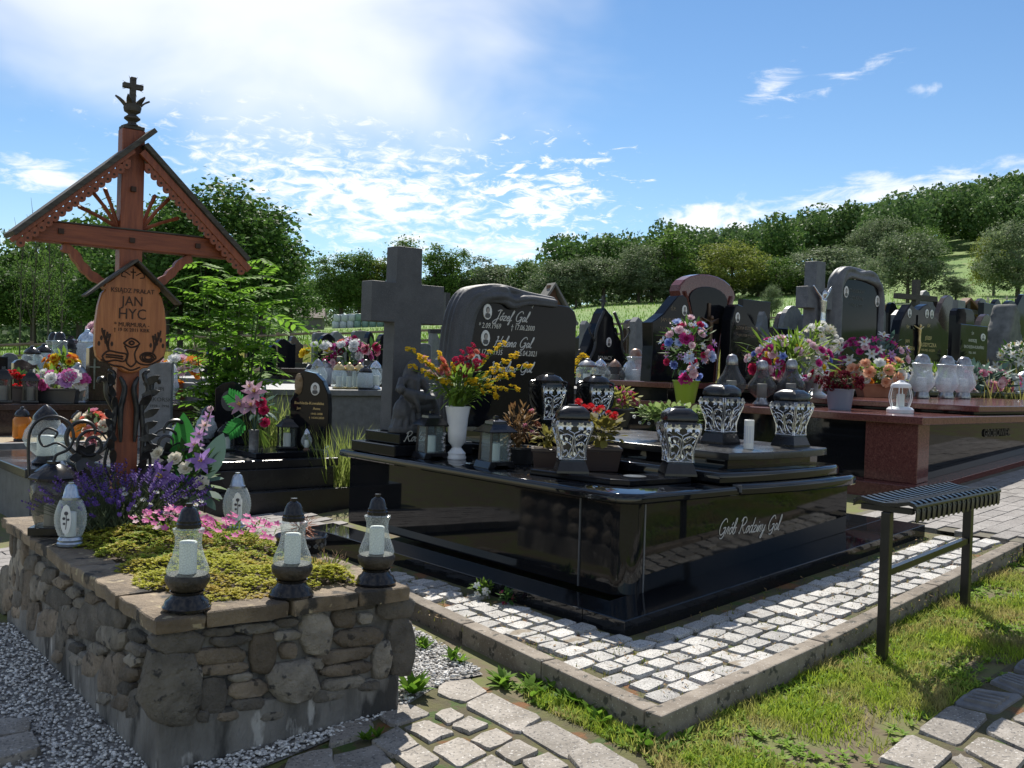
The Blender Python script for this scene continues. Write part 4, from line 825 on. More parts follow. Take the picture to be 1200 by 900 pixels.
MB().box(-.012, .012, -.012, .012, 2.18-zb, 2.31-zb).box(-.044, .044, -.0125, .0125, 2.258-zb, 2.280-zb).build('top_cross', WOODD, xr, bevel=.002)
rays = MB()
for a in range(8):
    an = 6.283*a/8+.39; rays.tube([(math.cos(an)*.012, 0, 2.269-zb+math.sin(an)*.012), (math.cos(an)*.05, 0, 2.269-zb+math.sin(an)*.05)], [.0022, .0006], 4)
rays.build('ray_spikes', WOODD, xr)
# name panel
half = [(0, .972), (.03, .978), (.055, .995), (.075, .998), (.10, 1.018), (.128, 1.022), (.148, 1.045), (.156, 1.085), (.155, 1.19), (.146, 1.265), (.132, 1.322), (.116, 1.340), (.126, 1.352), (.118, 1.368), (.098, 1.378), (.05, 1.422)]
outl = half+[(0, 1.458)]+[(-x, z) for x, z in reversed(half[1:])]
pan = MB().slab([(x, z-zb) for x, z in outl], -.072, -.040, .005).build('name_panel', WOODP, xr)
board((-.205, 1.300), (.012, 1.475), .010, -.115, -.036, 'panel_roof', WOODD); board((.008, 1.468), (.200, 1.290), .010, -.115, -.036, 'panel_roof', WOODD)
yt = -.0735
def ptext(b_, s_, z): text(b_, s_, WOODC, pan, (0, yt, z-zb), ext=.0012, sx=.9, name='carved_lettering')
ptext('KSIĄDZ PRAŁAT', .029, 1.340); ptext('JAN', .062, 1.292); ptext('HYC', .068, 1.235); ptext('* MURMURA -', .028, 1.188); ptext('† 19 IX 2011 KIEK', .023, 1.165)
cv = MB()
def stroke(pts, r=.0040): cv.tube([(p.x, yt+.001, p.z-zb) for p in crom([(x, 0, z) for x, z in pts], 5)], r, 4)
for s_ in (-1, 1):
    for k in range(4):
        stroke([(s_*.095, 1.065), (s_*(.10+.008*k), 1.10+.015*k), (s_*(.092+.012*k), 1.145+.008*k)]);
    for (x, z) in ((.085, 1.10), (.112, 1.11), (.10, 1.135), (.13, 1.125), (.12, 1.15), (.14, 1.10)): cv.slab([(s_*x+.006*math.cos(6.283*i/6)*(1.0), z-zb+.012*math.sin(6.283*i/6)) for i in range(6)], yt-.0005, yt+.004)
    stroke([(s_*.012, 1.41), (s_*.04, 1.425), (s_*.05, 1.405), (s_*.03, 1.40)], .0022)
stroke([(0, 1.395), (0, 1.44)], .003); stroke([(-.012, 1.425), (.012, 1.425)], .003)
stroke([(-.035, 1.105), (0, 1.128), (.035, 1.105), (0, 1.088), (-.035, 1.105)]); stroke([(-.012, 1.108), (0, 1.116), (.012, 1.108), (0, 1.10), (-.012, 1.108)], .004)
stroke([(-.03, 1.095), (-.015, 1.06), (-.02, 1.02), (0, 1.0)]); stroke([(.03, 1.095), (.015, 1.06), (.02, 1.02), (0, 1.0)])
stroke([(-.125, 1.045), (-.10, 1.068), (-.055, 1.062), (-.02, 1.055), (-.03, 1.025), (-.07, 1.028), (-.11, 1.022), (-.125, 1.045)]); stroke([(-.11, 1.052), (-.07, 1.05), (-.035, 1.045)]); stroke([(-.11, 1.042), (-.07, 1.04), (-.035, 1.035)])
for k in range(3): stroke([(.075+.036*math.cos(a+k)*(1-.28*k), 1.045+.022*math.sin(a+k)*(1-.28*k)) for a in (0, 1, 2, 3, 4, 5, 6.2)])
stroke([(.02, 1.03), (.04, 1.015), (.08, 1.012), (.12, 1.03), (.145, 1.05)]); stroke([(-.13, 1.03), (-.09, 1.008), (-.04, 1.0), (0, .985), (.04, 1.0)])
tag(cv.build('carved_ornament', WOODC, pan), kind='stuff')
# wrought iron leafwork round the foot of the post
def iron(name, curves, r, n=6):
    mb = MB()
    for c in curves:
        P = crom(c, 6); k = len(P); mb.tube([(p.x, p.y, p.z-zb) for p in P], [r*(1-.55*abs(2*i/(k-1)-1)**3) for i in range(k)], n)
    return mb.build(name, IRON, xr, 60)
def scroll(cx, cz, R_, s_, y, turns=1.35, a0=0.0):
    return [(cx+s_*math.cos(a0+6.283*turns*i/12)*R_*(1-.055*i), y-.002*i, cz+math.sin(a0+6.283*turns*i/12)*R_*(1-.055*i)) for i in range(13)]
for s_ in (-1, 1):
    iron('iron_scroll', [[(s_*.06, -.05, .48), (s_*.10, -.06, .56), (s_*.075, -.06, .70)]+scroll(s_*.19, .70, .115, s_, -.065, 1.05, 2.8)], .011)
    iron('iron_scroll', [scroll(s_*.165, .655, .07, -s_, -.075, 1.5, .3)], .008)
    iron('iron_vine', [[(s_*.062, -.045, .50), (s_*.066, -.05, .70), (s_*.058, -.05, .82), (s_*.085, -.055, .90), (s_*.066, -.05, .965), (s_*.09, -.05, .985)], [(s_*.062, -.05, .80), (s_*.095, -.055, .87), (s_*.10, -.055, .93), (s_*.125, -.055, .945), (s_*.135, -.055, .925)], [(s_*.03, -.05, .66), (s_*.035, -.055, .80), (s_*.02, -.055, .90), (s_*.04, -.05, .955)]], .013)
    lf = MB()
    for k in range(9):
        a = s_*(.3+.25*k); z0 = .52+.05*k; lf.petal((s_*(.05+.006*(k % 3)), -.055, z0-zb), (s_*rng.uniform(.2, 1.0), -.4, rng.uniform(.2, 1)), (0, -1, .2), .085, .035, .3, .05, 4)
    for k in range(6):
        a = 6.283*k/6; lf.petal((s_*.19, -.075, .60-zb), (math.cos(a), -.25, math.sin(a)), (0, -1, 0), .075, .045, .25, .05, 4)
    q = lf.build('iron_leaves', IRON, xr); q.modifiers.new('solid', 'SOLIDIFY').thickness = .004
iron('iron_scroll', [[(.05, -.05, .50), (.14, -.10, .56), (.23, -.13, .62), (.31, -.14, .62), (.345, -.14, .55), (.34, -.14, .44), (.33, -.14, .33)]], .013)
# ================================================================== grave lanterns
def candle(parent, r, z0, z1, mat=None): return MB().lathe([(r, z0), (r, z1-.004), (r*.85, z1), (0, z1)], 10).build('candle', mat or WAX, parent, 40)
BRONZ = M('dark_relief_metal', (0.025, 0.022, 0.02), (0.07, 0.06, 0.05), scale=30, rough=0.45, metal=0.3, bump=0.9, bscale=60)
def lantern_crackle(label, loc, rz=0, s=1.0):
    t = thing('grave_lantern', label, 'lantern', loc, rz, None, s)
    b = MB().lathe([(.071, 0), (.073, .008), (.068, .014), (.064, .026), (.052, .034), (.047, .046), (.052, .055)], 20).build('base', PLB, t, 40)
    for i in range(24):
        pass
    MB().lathe([(.046, .0555), (.056, .066), (.066, .085), (.067, .098), (.061, .106)], 20).build('bowl', BRONZ, t, 50)
    MB().lathe([(.0605, .107), (.064, .115), (.058, .135), (.046, .165), (.039, .195), (.040, .222), (.047, .238), (.047, .243), (.036, .246)], 20, cap=False).build('glass', GLC, t, 60)
    candle(t, .027, .108, .205)
    MB().lathe([(.036, .2465), (.037, .258), (.034, .262), (.035, .268), (.032, .272), (.030, .285), (.022, .302), (.010, .310), (.011, .316), (.011, .320), (0, .321)], 16).build('cap', PLB, t, 40)
    return t
PZ = PTOP+.004
lantern_crackle('crackle glass lantern with black dome cap on the left front corner of the stone bed', Pp(.117, .075, PZ), PA, .98)
lantern_crackle('middle of three crackle glass lanterns along the front rim of the stone bed', Pp(.45, .068, PZ), PA+.4, .97)
lantern_crackle('crackle glass lantern on the right front corner of the stone bed', Pp(.767, .085, PZ), PA+.9, .95)
SKYS = M('blue_silver_cap', (0.36, 0.42, 0.50), (0.46, 0.52, 0.60), scale=20, rough=0.25, metal=0.7)
INK = C('printed_dark_rose', (0.05, 0.045, 0.06), .6)
def lantern_ribbed(label, loc, rz, s=1.0):
    t = thing('grave_lantern', label, 'lantern', loc, rz, None, s)
    MB().lathe([(.047, 0), (.049, .01), (.044, .016), (.046, .024), (.040, .034)], 18).build('base', SKYS, t, 40)
    pr = [(.036, .0345)]
    for i in range(26):
        tt = i/25; pr.append((.036+.026*math.sin(math.pi*(.10+.84*tt))*(1 if i % 2 else .88), .036+.142*tt))
    MB().lathe(pr, 20, sy=.8, cap=False).build('glass', GLR, t, 60)
    candle(t, .022, .036, .13)
    pn = MB().slab([(.019*math.cos(a)*(1.05), .108+.058*math.sin(a)) for a in [6.283*i/12 for i in range(12)]], -.054, -.050).build('printed_panel', WHITE, t)
    rb = MB().tube([(0, -.0548, .07), (.003, -.0548, .10), (.001, -.0548, .125)], .0014, 4)
    for (x, z, r) in ((.001, .132, .008), (-.007, .112, .006), (.009, .108, .005), (-.006, .092, .005)): rb.slab([(x+r*math.cos(6.283*i/7), z+r*math.sin(6.283*i/7)) for i in range(7)], -.0552, -.0542)
    rb.build('rose_print', INK, pn)
    MB().lathe([(.033, .1785), (.034, .188), (.030, .192), (.027, .210), (.020, .232), (.010, .240), (.011, .246), (0, .247)], 14).build('cap', SKYS, t, 40)
lantern_ribbed('ribbed glass lantern with silver blue cap beside the lavender on the left rim', Pp(.08, 1.256, PZ), .1)
lantern_ribbed('ribbed glass lantern with silver blue cap on the far right rim of the bed', Pp(.79, 1.34, PZ), .3)
t = thing('hanging_lantern', 'wide black roofed lantern with swirled glass and a curled iron hook at the left rim', 'lantern', Pp(.085, 1.56, PZ), PA-.5)
MB().box(-.075, .075, -.075, .075, 0, .034).build('base', PLB, t, bevel=.003)
pr = [(.066, .035), (.072, .07), (.082, .12), (.086, .17), (.080, .205), (.062, .225)]
g = MB(); nn_ = 24; vs = []; fs = []
for k, (r, z) in enumerate(pr):
    for i in range(nn_):
        a = 6.283*i/nn_+k*.22; q = r*(1+.045*(1 if i % 2 else -1)); x, y = math.cos(a), math.sin(a); e = (abs(x)**4+abs(y)**4)**(-.25); vs.append((x*q*e*.92, y*q*e*.92, z))
for k in range(len(pr)-1): fs += [(k*nn_+i, k*nn_+(i+1) % nn_, (k+1)*nn_+(i+1) % nn_, (k+1)*nn_+i) for i in range(nn_)]
g.add(vs, fs).build('glass', GLASS('swirled_glass', tint=(.6, .6, .57), body=.3, bodycol=(.22, .21, .19), bscale=25), t, 60)
candle(t, .035, .035, .12)
MB().lathe([(.094, .226), (.096, .234), (.070, .262), (.040, .284), (.026, .290), (.026, .300), (0, .301)], 8, rot=.39).build('roof', PLB, t, 30)
MB().tube(crom([(0, 0, .30), (.01, 0, .325), (.055, 0, .35), (.075, 0, .40), (.055, 0, .46), (0, 0, .485), (-.06, 0, .47), (-.095, 0, .42), (-.10, 0, .34), (-.094, 0, .24)], 6), .0065, 6).tube(crom([(.055, 0, .35), (.01, 0, .375), (-.04, 0, .36), (-.06, 0, .40), (-.03, 0, .435), (.01, 0, .42), (.0, 0, .395)], 6), .005, 6).build('hook', IRON, t, 60)
# generic lanterns: profile, materials
def lantern(label, loc, h, r, style, rz=0.0, glass=None, cap=None, base=None):
    t = thing('grave_lantern', label, 'lantern', loc, rz); glass = glass or GLC; cap = cap or PLB; base = base or cap
    P = {'urn': (((.55, 0), (.6, .03), (.42, .09), (.40, .14)), ((.40, .142), (.85, .30), (1.0, .42), (.9, .56), (.62, .70), (.60, .74)), ((.58, .742), (.56, .80), (.40, .88), (.18, .96), (.0, 1.0))),
         'jar': (((.85, 0), (.9, .03), (.8, .07)), ((.80, .072), (1.0, .12), (1.0, .62), (.8, .70)), ((.82, .702), (.84, .76), (.62, .86), (.25, .93), (.22, .98), (0, 1.0))),
         'gourd': (((.62, 0), (.66, .03), (.42, .12), (.40, .17)), ((.40, .172), (.82, .27), (1.0, .38), (.95, .48), (.6, .62), (.44, .74), (.42, .78)), ((.42, .782), (.44, .80), (.42, .90), (.30, .97), (0, 1.0))),
         'vase': (((.60, 0), (.64, .03), (.56, .10), (.52, .15)), ((.52, .152), (.9, .28), (1.0, .36), (.78, .55), (.70, .70), (.82, .78), (.70, .80)), ((.60, .802), (.58, .86), (.46, .94), (.30, .985), (0, 1.0))),
         'tower': (((.95, 0), (1.0, .04), (.95, .08)), ((.70, .082), (.74, .40), (.70, .66)), ((1.0, .662), (.98, .69), (.55, .84), (.5, .88), (.2, .93), (.18, 1.0), (0, 1.0)))}[style]
    n = 4 if style == 'tower' else 16; rot = .785 if style == 'tower' else 0; f = 1.3 if style == 'tower' else 1
    sc_ = lambda q: [(a*r*f, z*h) for a, z in q]
    MB().lathe(sc_(P[0]), n, rot=rot).build('base', base, t, 40)
    gl = P[1]
    if style == 'gourd':
        mb = MB(); k = 24; vs = []
        for a, z in gl: vs += [(a*r*(1+.05*(1 if i % 2 else -1))*math.cos(6.283*i/k), a*r*(1+.05*(1 if i % 2 else -1))*math.sin(6.283*i/k), z*h) for i in range(k)]
        mb.add(vs, [(L*k+i, L*k+(i+1) % k, (L+1)*k+(i+1) % k, (L+1)*k+i) for L in range(len(gl)-1) for i in range(k)]).build('glass', glass, t, 60)
    else: MB().lathe(sc_(gl), n, rot=rot, cap=False).build('glass', glass, t, 60 if n > 4 else None)
    if style == 'tower':
        mb = MB()
        for i in range(4):
            a = .785+1.5708*i; x, y = math.cos(a)*r*.98*1.3*.78, math.sin(a)*r*1.3*.98*.78; mb.box(x-r*.07, x+r*.07, y-r*.07, y+r*.07, .081*h, .661*h)
        tag(mb.build('corner_posts', cap, t), kind='stuff')
    candle(t, r*.38, P[0][-1][1]*h+.001, .48*h)
    MB().lathe(sc_(P[2]), n, rot=rot).build('cap', cap, t, 40)
    return t
# ================================================================== the large black family tomb
tb = thing('family_tomb', 'large polished black granite family tomb with stepped slabs standing on setts', 'tomb', (T0.x, T0.y, 0), ANG)
LU, LV, TT = 1.82, 2.42, 0.52
def zs(u): return zc_s(u)
def rcorner(u0, u1, v0, v1, r, n=6, other=0.0):        # outline with the near corner rounded
    pts = [(u0+r-r*math.cos(math.pi/2*i/n), v0+r-r*math.sin(math.pi/2*i/n)) for i in range(n+1)] if r else [(u0, v0)]
    return pts+[(u1, v0), (u1, v1), (u0, v1)]
# plinth: strips with a joint near the corner
def strip(u0, u1, v0, v1, name):
    p = []
    for top in (0, 1):
        for (u, v) in ((u0, v0), (u1, v0), (u1, v1), (u0, v1)): p.append((u, v, zs(u)+(0.055 if top else -0.12)))
    MB().hexa(p).build(name, GBp, tb, bevel=.003)
strip(-PW+.02, .0, .0725, LV+.05, 'plinth'); strip(-PW+.02, LU+.42, -PW+.02, .07, 'plinth'); strip(LU+.0, LU+.42, .0725, 1.0, 'plinth')
# body: rounded corner, then front and side panels
bo = rcorner(.06, LU-.02, .05, LV-.03, .10)
vs = []; n = len(bo)
for z in (0, 1): vs += [(u, v, (TT-.047) if z else zs(u)+.058) for u, v in bo]
MB().add(vs, [tuple(range(n-1, -1, -1)), tuple(range(n, 2*n))]+[(i, (i+1) % n, n+(i+1) % n, n+i) for i in range(n)]).build('body', GBp, tb, 30)
sm_ = MB(); sm_.box(.052, .061, .338, .342, .062, TT-.048); sm_.box(.168, .176, .0465, .051, .066, TT-.048); sm_.build('joint', SEAM, tb)
# lower slab with moulded rounded rim
def rim_slab(pts, z0, z1, name, mat, ch=.012):
    n = len(pts); cx = sum(p[0] for p in pts)/n; cy = sum(p[1] for p in pts)/n; rings = []
    def off(d): 
        out = []
        for i in range(n):
            a, b, c = Vector(pts[i-1]), Vector(pts[i]), Vector(pts[(i+1) % n]); d1 = (b-a).normalized(); d2 = (c-b).normalized(); n1 = Vector((-d1.y, d1.x)); n2 = Vector((-d2.y, d2.x)); m_ = (n1+n2)
            m_ = m_/max(.3, m_.dot(n1)) if m_.length > 1e-6 else n1; out.append(b+m_*d)
        return out
    prof = [(ch*.3, z0), (0, z0+ch*.3), (0, z1-ch), (ch*.12, z1-ch*.5), (ch*.5, z1-ch*.12), (ch, z1)]
    vs = []
    for d, z in prof: vs += [(p.x, p.y, z) for p in off(d)]
    fs = [(L*n+i, L*n+(i+1) % n, (L+1)*n+(i+1) % n, (L+1)*n+i) for L in range(len(prof)-1) for i in range(n)]+[tuple(range(n-1, -1, -1)), tuple(range((len(prof)-1)*n, len(prof)*n))]
    return MB().add(vs, fs).build(name, mat, tb, 32)
rim_slab(rcorner(0, .775, 0, LV, .13, 8), TT-.045, TT, 'lower_slab', GBp, .02)
bow = [(.779, -.005)]+[(.78+(LU-.78)*i/10, -.005-.045*math.sin(math.pi*i/10)) for i in range(1, 10)]+[(LU-.02, .0), (LU+.02, .035), (LU+.02, LV), (.779, LV)]
rim_slab(bow, TT-.045, TT+.006, 'lower_slab', GBp, .02)
b2 = [(.70, .06)]+[(.70+(LU-.74)*i/10, .06-.05*math.sin(math.pi*i/10)) for i in range(1, 10)]+[(LU-.08, .07), (LU-.045, .10), (LU-.045, LV-.02), (.70, LV-.02)]
rim_slab(b2, TT+.007, TT+.058, 'middle_slab', GBp, .016)
b3 = [(.90, .17)]+[(.90+(LU-1.02)*i/8, .17-.03*math.sin(math.pi*i/8)) for i in range(1, 8)]+[(LU-.12, .18), (LU-.12, LV-.05), (.90, LV-.05)]
MB().prism(b3, TT+.059, TT+.105).build('neck', GBp, tb)
b4 = [(.86, .135)]+[(.86+(LU-.94)*i/10, .135-.045*math.sin(math.pi*i/10)) for i in range(1, 10)]+[(LU-.09, .14), (LU-.055, .165), (LU-.055, LV-.03), (.86, LV-.03)]
rim_slab(b4, TT+.106, TT+.143, 'upper_slab', GBd, .006)
sm2 = MB(); sm2.box(.7755, .7785, -.012, .04, TT-.03, TT+.004); sm2.build('joint', SEAM, tb)
so_, wdt = script('Grób Rodziny Gal', .0285, SILV, tb, (.68, .0465, .285), tilt=.03, r=.085); so_.scale = (1.0, .6, 1.2)
ZT = TT+.143
# tray near the corner
tr_ = rcorner(.10, .80, .18, .90, .06)
TR = MB(); TR.prism([(.62, .17), (.78, .19), (.80, .235), (.76, .27), (.30, .95), (.17, .95), (.12, .90), (.115, .85), (.55, .19)], 0, 0.0) if False else None
trp = [(.145, .80), (.20, .30), (.25, .22), (.66, .20), (.72, .24), (.74, .30), (.66, .38), (.33, .42), (.28, .80), (.24, .84), (.18, .84)]
t2 = thing('granite_tray', 'low black granite tray with rounded corners on the near corner of the tomb', 'tray', Wp(0, 0, TT), ANG)
MB().prism(trp, .001, .030).build('tray_slab', GB, t2, bevel=.006)
MB().lathe([(.055, .0305), (.055, .0315), (.0, .0315)], 24, (.40, .33, 0)).build('round_recess', C('dark_recess', (.003, .003, .003), .3), t2)
# ---- square silver filigree lanterns
FIL = M('silver_filigree', (0.66, 0.67, 0.69), (0.52, 0.53, 0.56), scale=60, rough=0.25, metal=0.75)
hw = [(.0, .075), (.055, .056), (.075, .053), (.11, .054), (.15, .064), (.185, .075), (.21, .079), (.228, .076), (.24, .066)]
def hwz(z):
    for (z0, a), (z1, b) in zip(hw[:-1], hw[1:]):
        if z0 <= z <= z1: return a+(b-a)*(z-z0)/(z1-z0)
    return hw[-1][1]
def fil_mesh():
    mb = MB(); rg = random.Random(4)
    def P(x, z): return (x*hwz(z), -hwz(z)-.0035, z)
    def cur(pts, r): mb.tube([P(*q[:2]) for q in [(p.x, p.z) for p in crom([(a, 0, b) for a, b in pts], 4)]], r, 4, cap=False)
    cur([(-.97, .060), (-.97, .10), (-.97, .16), (-.97, .21), (-.95, .232)], .003); cur([(.97, .060), (.97, .10), (.97, .16), (.97, .21), (.95, .232)], .003); cur([(-.95, .062), (0, .062), (.95, .062)], .003)
    for sx in (-1, 1):
        cur([(0, .065), (sx*.35, .085), (sx*.15, .12), (sx*.55, .14), (sx*.85, .12), (sx*.8, .095), (sx*.55, .10)], .0030); cur([(sx*.1, .12), (sx*.1, .16), (sx*.45, .175), (sx*.85, .165), (sx*.75, .145)], .0030)
        cur([(0, .09), (sx*.08, .14), (0, .175), (sx*.3, .19), (sx*.5, .21)], .0027); cur([(sx*.9, .07), (sx*.6, .075), (sx*.45, .09), (sx*.62, .105), (sx*.8, .09)], .0027); cur([(sx*.95, .19), (sx*.7, .185), (sx*.55, .165), (sx*.3, .15), (sx*.2, .165)], .002)
        for k in range(13):
            x, z = sx*rg.uniform(.04, .92), rg.uniform(.066, .195); a = rg.uniform(0, 6.28); q = Vector(P(x, z)); mb.petal(q, (math.cos(a), 0, math.sin(a)), (0, -1, 0), .019, .011, .05, .1, 2)
        for cx in (.35, .8):
            for k in range(6):
                a = 6.283*k/6; q = Vector(P(sx*cx, .212)); mb.petal(q, (math.cos(a), -.1, math.sin(a)), (0, -1, 0), .02, .0125, .1, .1, 3)
    me = mb.mesh('filigree', 60); me.materials.append(FIL); return me
fme = fil_mesh()
def lantern_silver(label, loc, rz, s=1.0):
    t = thing('filigree_lantern', label, 'lantern', loc, rz, None, s)
    b = MB(); b.lathe([(.102, 0), (.101, .010), (.082, .050), (.081, .0545)], 4, rot=.785).build('base', PLB, t)
    vs = MB().lathe([(a*1.02, z) for z, a in hw[1:]], 24, power=7).build('inner_glass', C('dark_lantern_glass', (.03, .032, .035), .12), t, 40)
    for k in range(4):
        o = bpy.data.objects.new('filigree', fme); link(o, t); o.rotation_euler = (0, 0, k*math.pi/2)
    MB().lathe([(.070, .2405), (.074, .246), (.074, .262), (.070, .276), (.046, .296), (.024, .299), (.022, .306), (0, .307)], 24, power=9).build('lid', PLB, t, 35)
    return t
lantern_silver('silver filigree lantern with black lid on the left of the granite tray', Wp(.235, .60, TT+.0305), ANG-.62, 1.08)
lantern_silver('silver filigree lantern with black lid at the tray corner above the script lettering', Wp(.655, .285, TT+.0305), ANG-.62, 1.10)
lantern_silver('silver filigree lantern on the upper slab left of the white candle', Wp(1.36, .58, ZT+.001), ANG, 1.10)
lantern_silver('silver filigree lantern at the far right end of the upper slab', Wp(1.62, .30, ZT+.001), ANG, 1.05)
cd = thing('white_candle', 'white cylindrical candle standing on the edge of the upper slab', 'candle', Wp(1.20, .27, ZT+.001))
MB().lathe([(.026, 0), (.026, .150), (.023, .152), (.022, .145), (0, .145)], 16).build('candle_body', WAX, cd, 40); MB().lathe([(.0265, .03), (.0265, .12)], 12, cap=False).build('paper_label', C('candle_label', (.62, .63, .66), .5), cd, 60)
# ---- pagoda lanterns
def lantern_pagoda(label, loc, rz):
    t = thing('pagoda_lantern', label, 'lantern', loc, rz)
    b = MB()
    arch = [(-.085, 0), (-.05, 0), (-.03, .014), (.03, .014), (.05, 0), (.085, 0), (.070, .036), (-.070, .036)]
    b.slab(arch, -.08, .08).build('base', PLB, t, bevel=.003)
    p = MB()
    for sx in (-1, 1):
        for sy in (-1, 1): p.tube([(sx*.060, sy*.060, .035), (sx*.054, sy*.054, .185)], .008, 4)
    tag(p.build('corner_posts', PLB, t), kind='stuff')
    for k in range(4):
        o = MB().slab([(-.052, .037), (.052, .037), (.047, .184), (-.047, .184)], -.056, -.054).build('pane', GLP, t); o.rotation_euler = (0, 0, k*1.5708)
    candle(t, .028, .037, .13)
    MB().lathe([(.122, .186), (.123, .192), (.066, .226), (.060, .230), (.058, .244), (.030, .252), (.016, .256), (.016, .268), (.010, .274), (0, .275)], 4, rot=.785).build('roof', PLB, t)
    d = MB()
    for k in range(5):
        for j in range(5):
            a = 6.283*j/5; d.petal((.045+.006*math.sin(k*2), -.063, .055+.022*k), (math.cos(a), -.2, math.sin(a)), (0, -1, 0), .012, .008, .1, .4, 2)
    d.build('flower_ornament', M('dull_silver_ornament', (.35, .35, .38), rough=.4, metal=.5), t)
lantern_pagoda('black pagoda shaped glass lantern in front of the grey cross', Wp(.175, 1.70, TT+.001), ANG-.15)
lantern_pagoda('black pagoda shaped glass lantern right of the white vase', Wp(.20, 1.15, TT+.001), ANG-.15)
# ---- dark lantern vases with side scrolls before the headstone
def lantern_amphora(label, loc, rz):
    t = thing('amphora_lantern', label, 'lantern', loc, rz)
    MB().lathe([(.055, 0), (.058, .02), (.040, .04), (.045, .055)], 4, rot=.785).build('base', PLB, t)
    MB().lathe([(.045, .056), (.055, .10), (.071, .20), (.078, .27), (.072, .30)], 20, power=6).build('body', C('black_glass', (.01, .012, .013), .1), t, 40)
    o = bpy.data.objects.new('filigree', fme); link(o, t); o.scale = (1.0, 1.03, 1.18); o.location = (0, .0, .005); o.data = fme
    MB().lathe([(.076, .301), (.078, .315), (.06, .338), (.03, .352), (.03, .36), (0, .361)], 20, power=5).build('lid', PLB, t, 40)
    for s_ in (-1, 1):
        w_ = MB()
        for k in range(3): w_.tube(crom([(s_*.07, 0, .10+.05*k), (s_*.12, 0, .17+.05*k), (s_*.125, 0, .24+.03*k), (s_*.095, 0, .27+.02*k)], 5), [.010]*16, 5)
        tag(w_.build('wing_scroll', PLB, t, 60), kind='stuff')
lantern_amphora('dark amphora shaped lantern with wing scrolls left before the headstone', Wp(.99, 1.62, ZT+.001), ANG-.25)
lantern_amphora('dark amphora shaped lantern with wing scrolls right before the headstone', Wp(1.30, 1.52, ZT+.001), ANG-.25)
# ---- grey cross with seated mourner
gx = thing('granite_cross', 'tall dark grey granite cross on black steps at the left of the tomb', 'cross', Wp(.21, 2.08, TT+.001), ANG)
MB().box(-.20, .36, -.26, .22, 0, .062).build('lower_step', GB, gx, bevel=.006); MB().box(-.13, .30, -.20, .18, .063, .125).build('upper_step', GB, gx, bevel=.005)
Cx = .06
MB().slab([(Cx-.105, .126), (Cx+.105, .126), (Cx+.098, .78), (Cx+.262, .78), (Cx+.262, 1.02), (Cx+.092, 1.02), (Cx+.090, 1.24), (Cx-.090, 1.24), (Cx-.092, 1.02), (Cx-.262, 1.02), (Cx-.262, .78), (Cx-.098, .78)], .03, .15).build('cross', GG, gx, bevel=.004)
so_, w2 = script('Rodzina', .026, SILV, gx, (-.105, -.2025, .082)); so_.scale = (1.0, .5, 1)
# mourner: one continuous skinned figure in stone
def skin_body(name, verts, edges, radii, mat, parent, loc, root=0, sub=2, rz=0):
    me = bpy.data.meshes.new(name); me.from_pydata(verts, edges, []); o = bpy.data.objects.new(name, me); link(o, parent); o.location = loc; o.rotation_euler = (0, 0, rz)
    md = o.modifiers.new('skin', 'SKIN'); md.use_smooth_shade = True
    if not me.skin_vertices: me.skin_vertices.new() if hasattr(me.skin_vertices, 'new') else None
    for i, r in enumerate(radii): me.skin_vertices[0].data[i].radius = (r, r) if isinstance(r, (int, float)) else r
    me.skin_vertices[0].data[root].use_root = True
    s_ = o.modifiers.new('sub', 'SUBSURF'); s_.levels = sub; s_.render_levels = sub; me.materials.append(mat); return o
pieta = thing('pieta_statue', 'dark stone statue of a seated veiled woman holding a lying figure before the grey cross', 'statue', Wp(.235, 1.985, TT+.127), ANG)
def ell(mb, c, r, n=10, m_=7):
    vs = []; 
    prof = [(math.sin(math.pi*i/m_), -math.cos(math.pi*i/m_)) for i in range(m_+1)]; b = MB(); b.lathe([(max(q, 1e-4), z) for q, z in prof], n)
    mb.add([(c[0]+x*r[0], c[1]+y*r[1], c[2]+z*r[2]) for x, y, z in b.v], b.f)
def sculpt(mb, name, mat, parent, vox, sm=4):
    o = mb.build(name, mat, parent, 180); r = o.modifiers.new('fuse', 'REMESH'); r.mode = 'VOXEL'; r.voxel_size = vox; r.use_smooth_shade = True
    s_ = o.modifiers.new('soft', 'SMOOTH'); s_.iterations = sm; s_.factor = .5; return o
STAT = M('dark_stone_statue', (0.038, 0.04, 0.046), (0.062, 0.064, 0.072), scale=20, rough=0.6, bump=0.15, bscale=90)
pm = MB()
pm.lathe([(.001, 0), (.155, 0), (.155, .030), (.140, .040), (.001, .042)], 20, sy=.62)
pm.lathe([(.001, .035), (.130, .035), (.118, .10), (.095, .17), (.065, .22), (.001, .23)], 18, (-.01, .01, 0), sy=.62)
ell(pm, (.03, -.035, .165), (.105, .065, .058)); ell(pm, (-.07, -.01, .12), (.07, .06, .09))
pm.tube([(-.005, .015, .19), (-.002, .015, .25), (0, .015, .315)], [.062, .055, .05], 12); ell(pm, (0, .012, .315), (.073, .04, .036))
ell(pm, (.008, -.004, .385), (.028, .031, .036)); pm.tube([(.003, .022, .40), (0, .03, .36), (0, .03, .30), (0, .03, .24)], [.036, .046, .058, .06], 10); ell(pm, (.003, .012, .402), (.038, .034, .032))
pm.tube([(-.065, .01, .315), (-.105, -.01, .255), (-.075, -.055, .225), (-.04, -.075, .225)], [.03, .026, .021, .016], 8); pm.tube([(.065, .01, .315), (.095, -.02, .25), (.06, -.07, .215), (.03, -.08, .21)], [.03, .025, .02, .015], 8)
ell(pm, (-.112, -.045, .255), (.028, .026, .03)); pm.tube([(-.09, -.05, .24), (-.04, -.07, .215), (.02, -.075, .20)], [.03, .042, .04], 10)
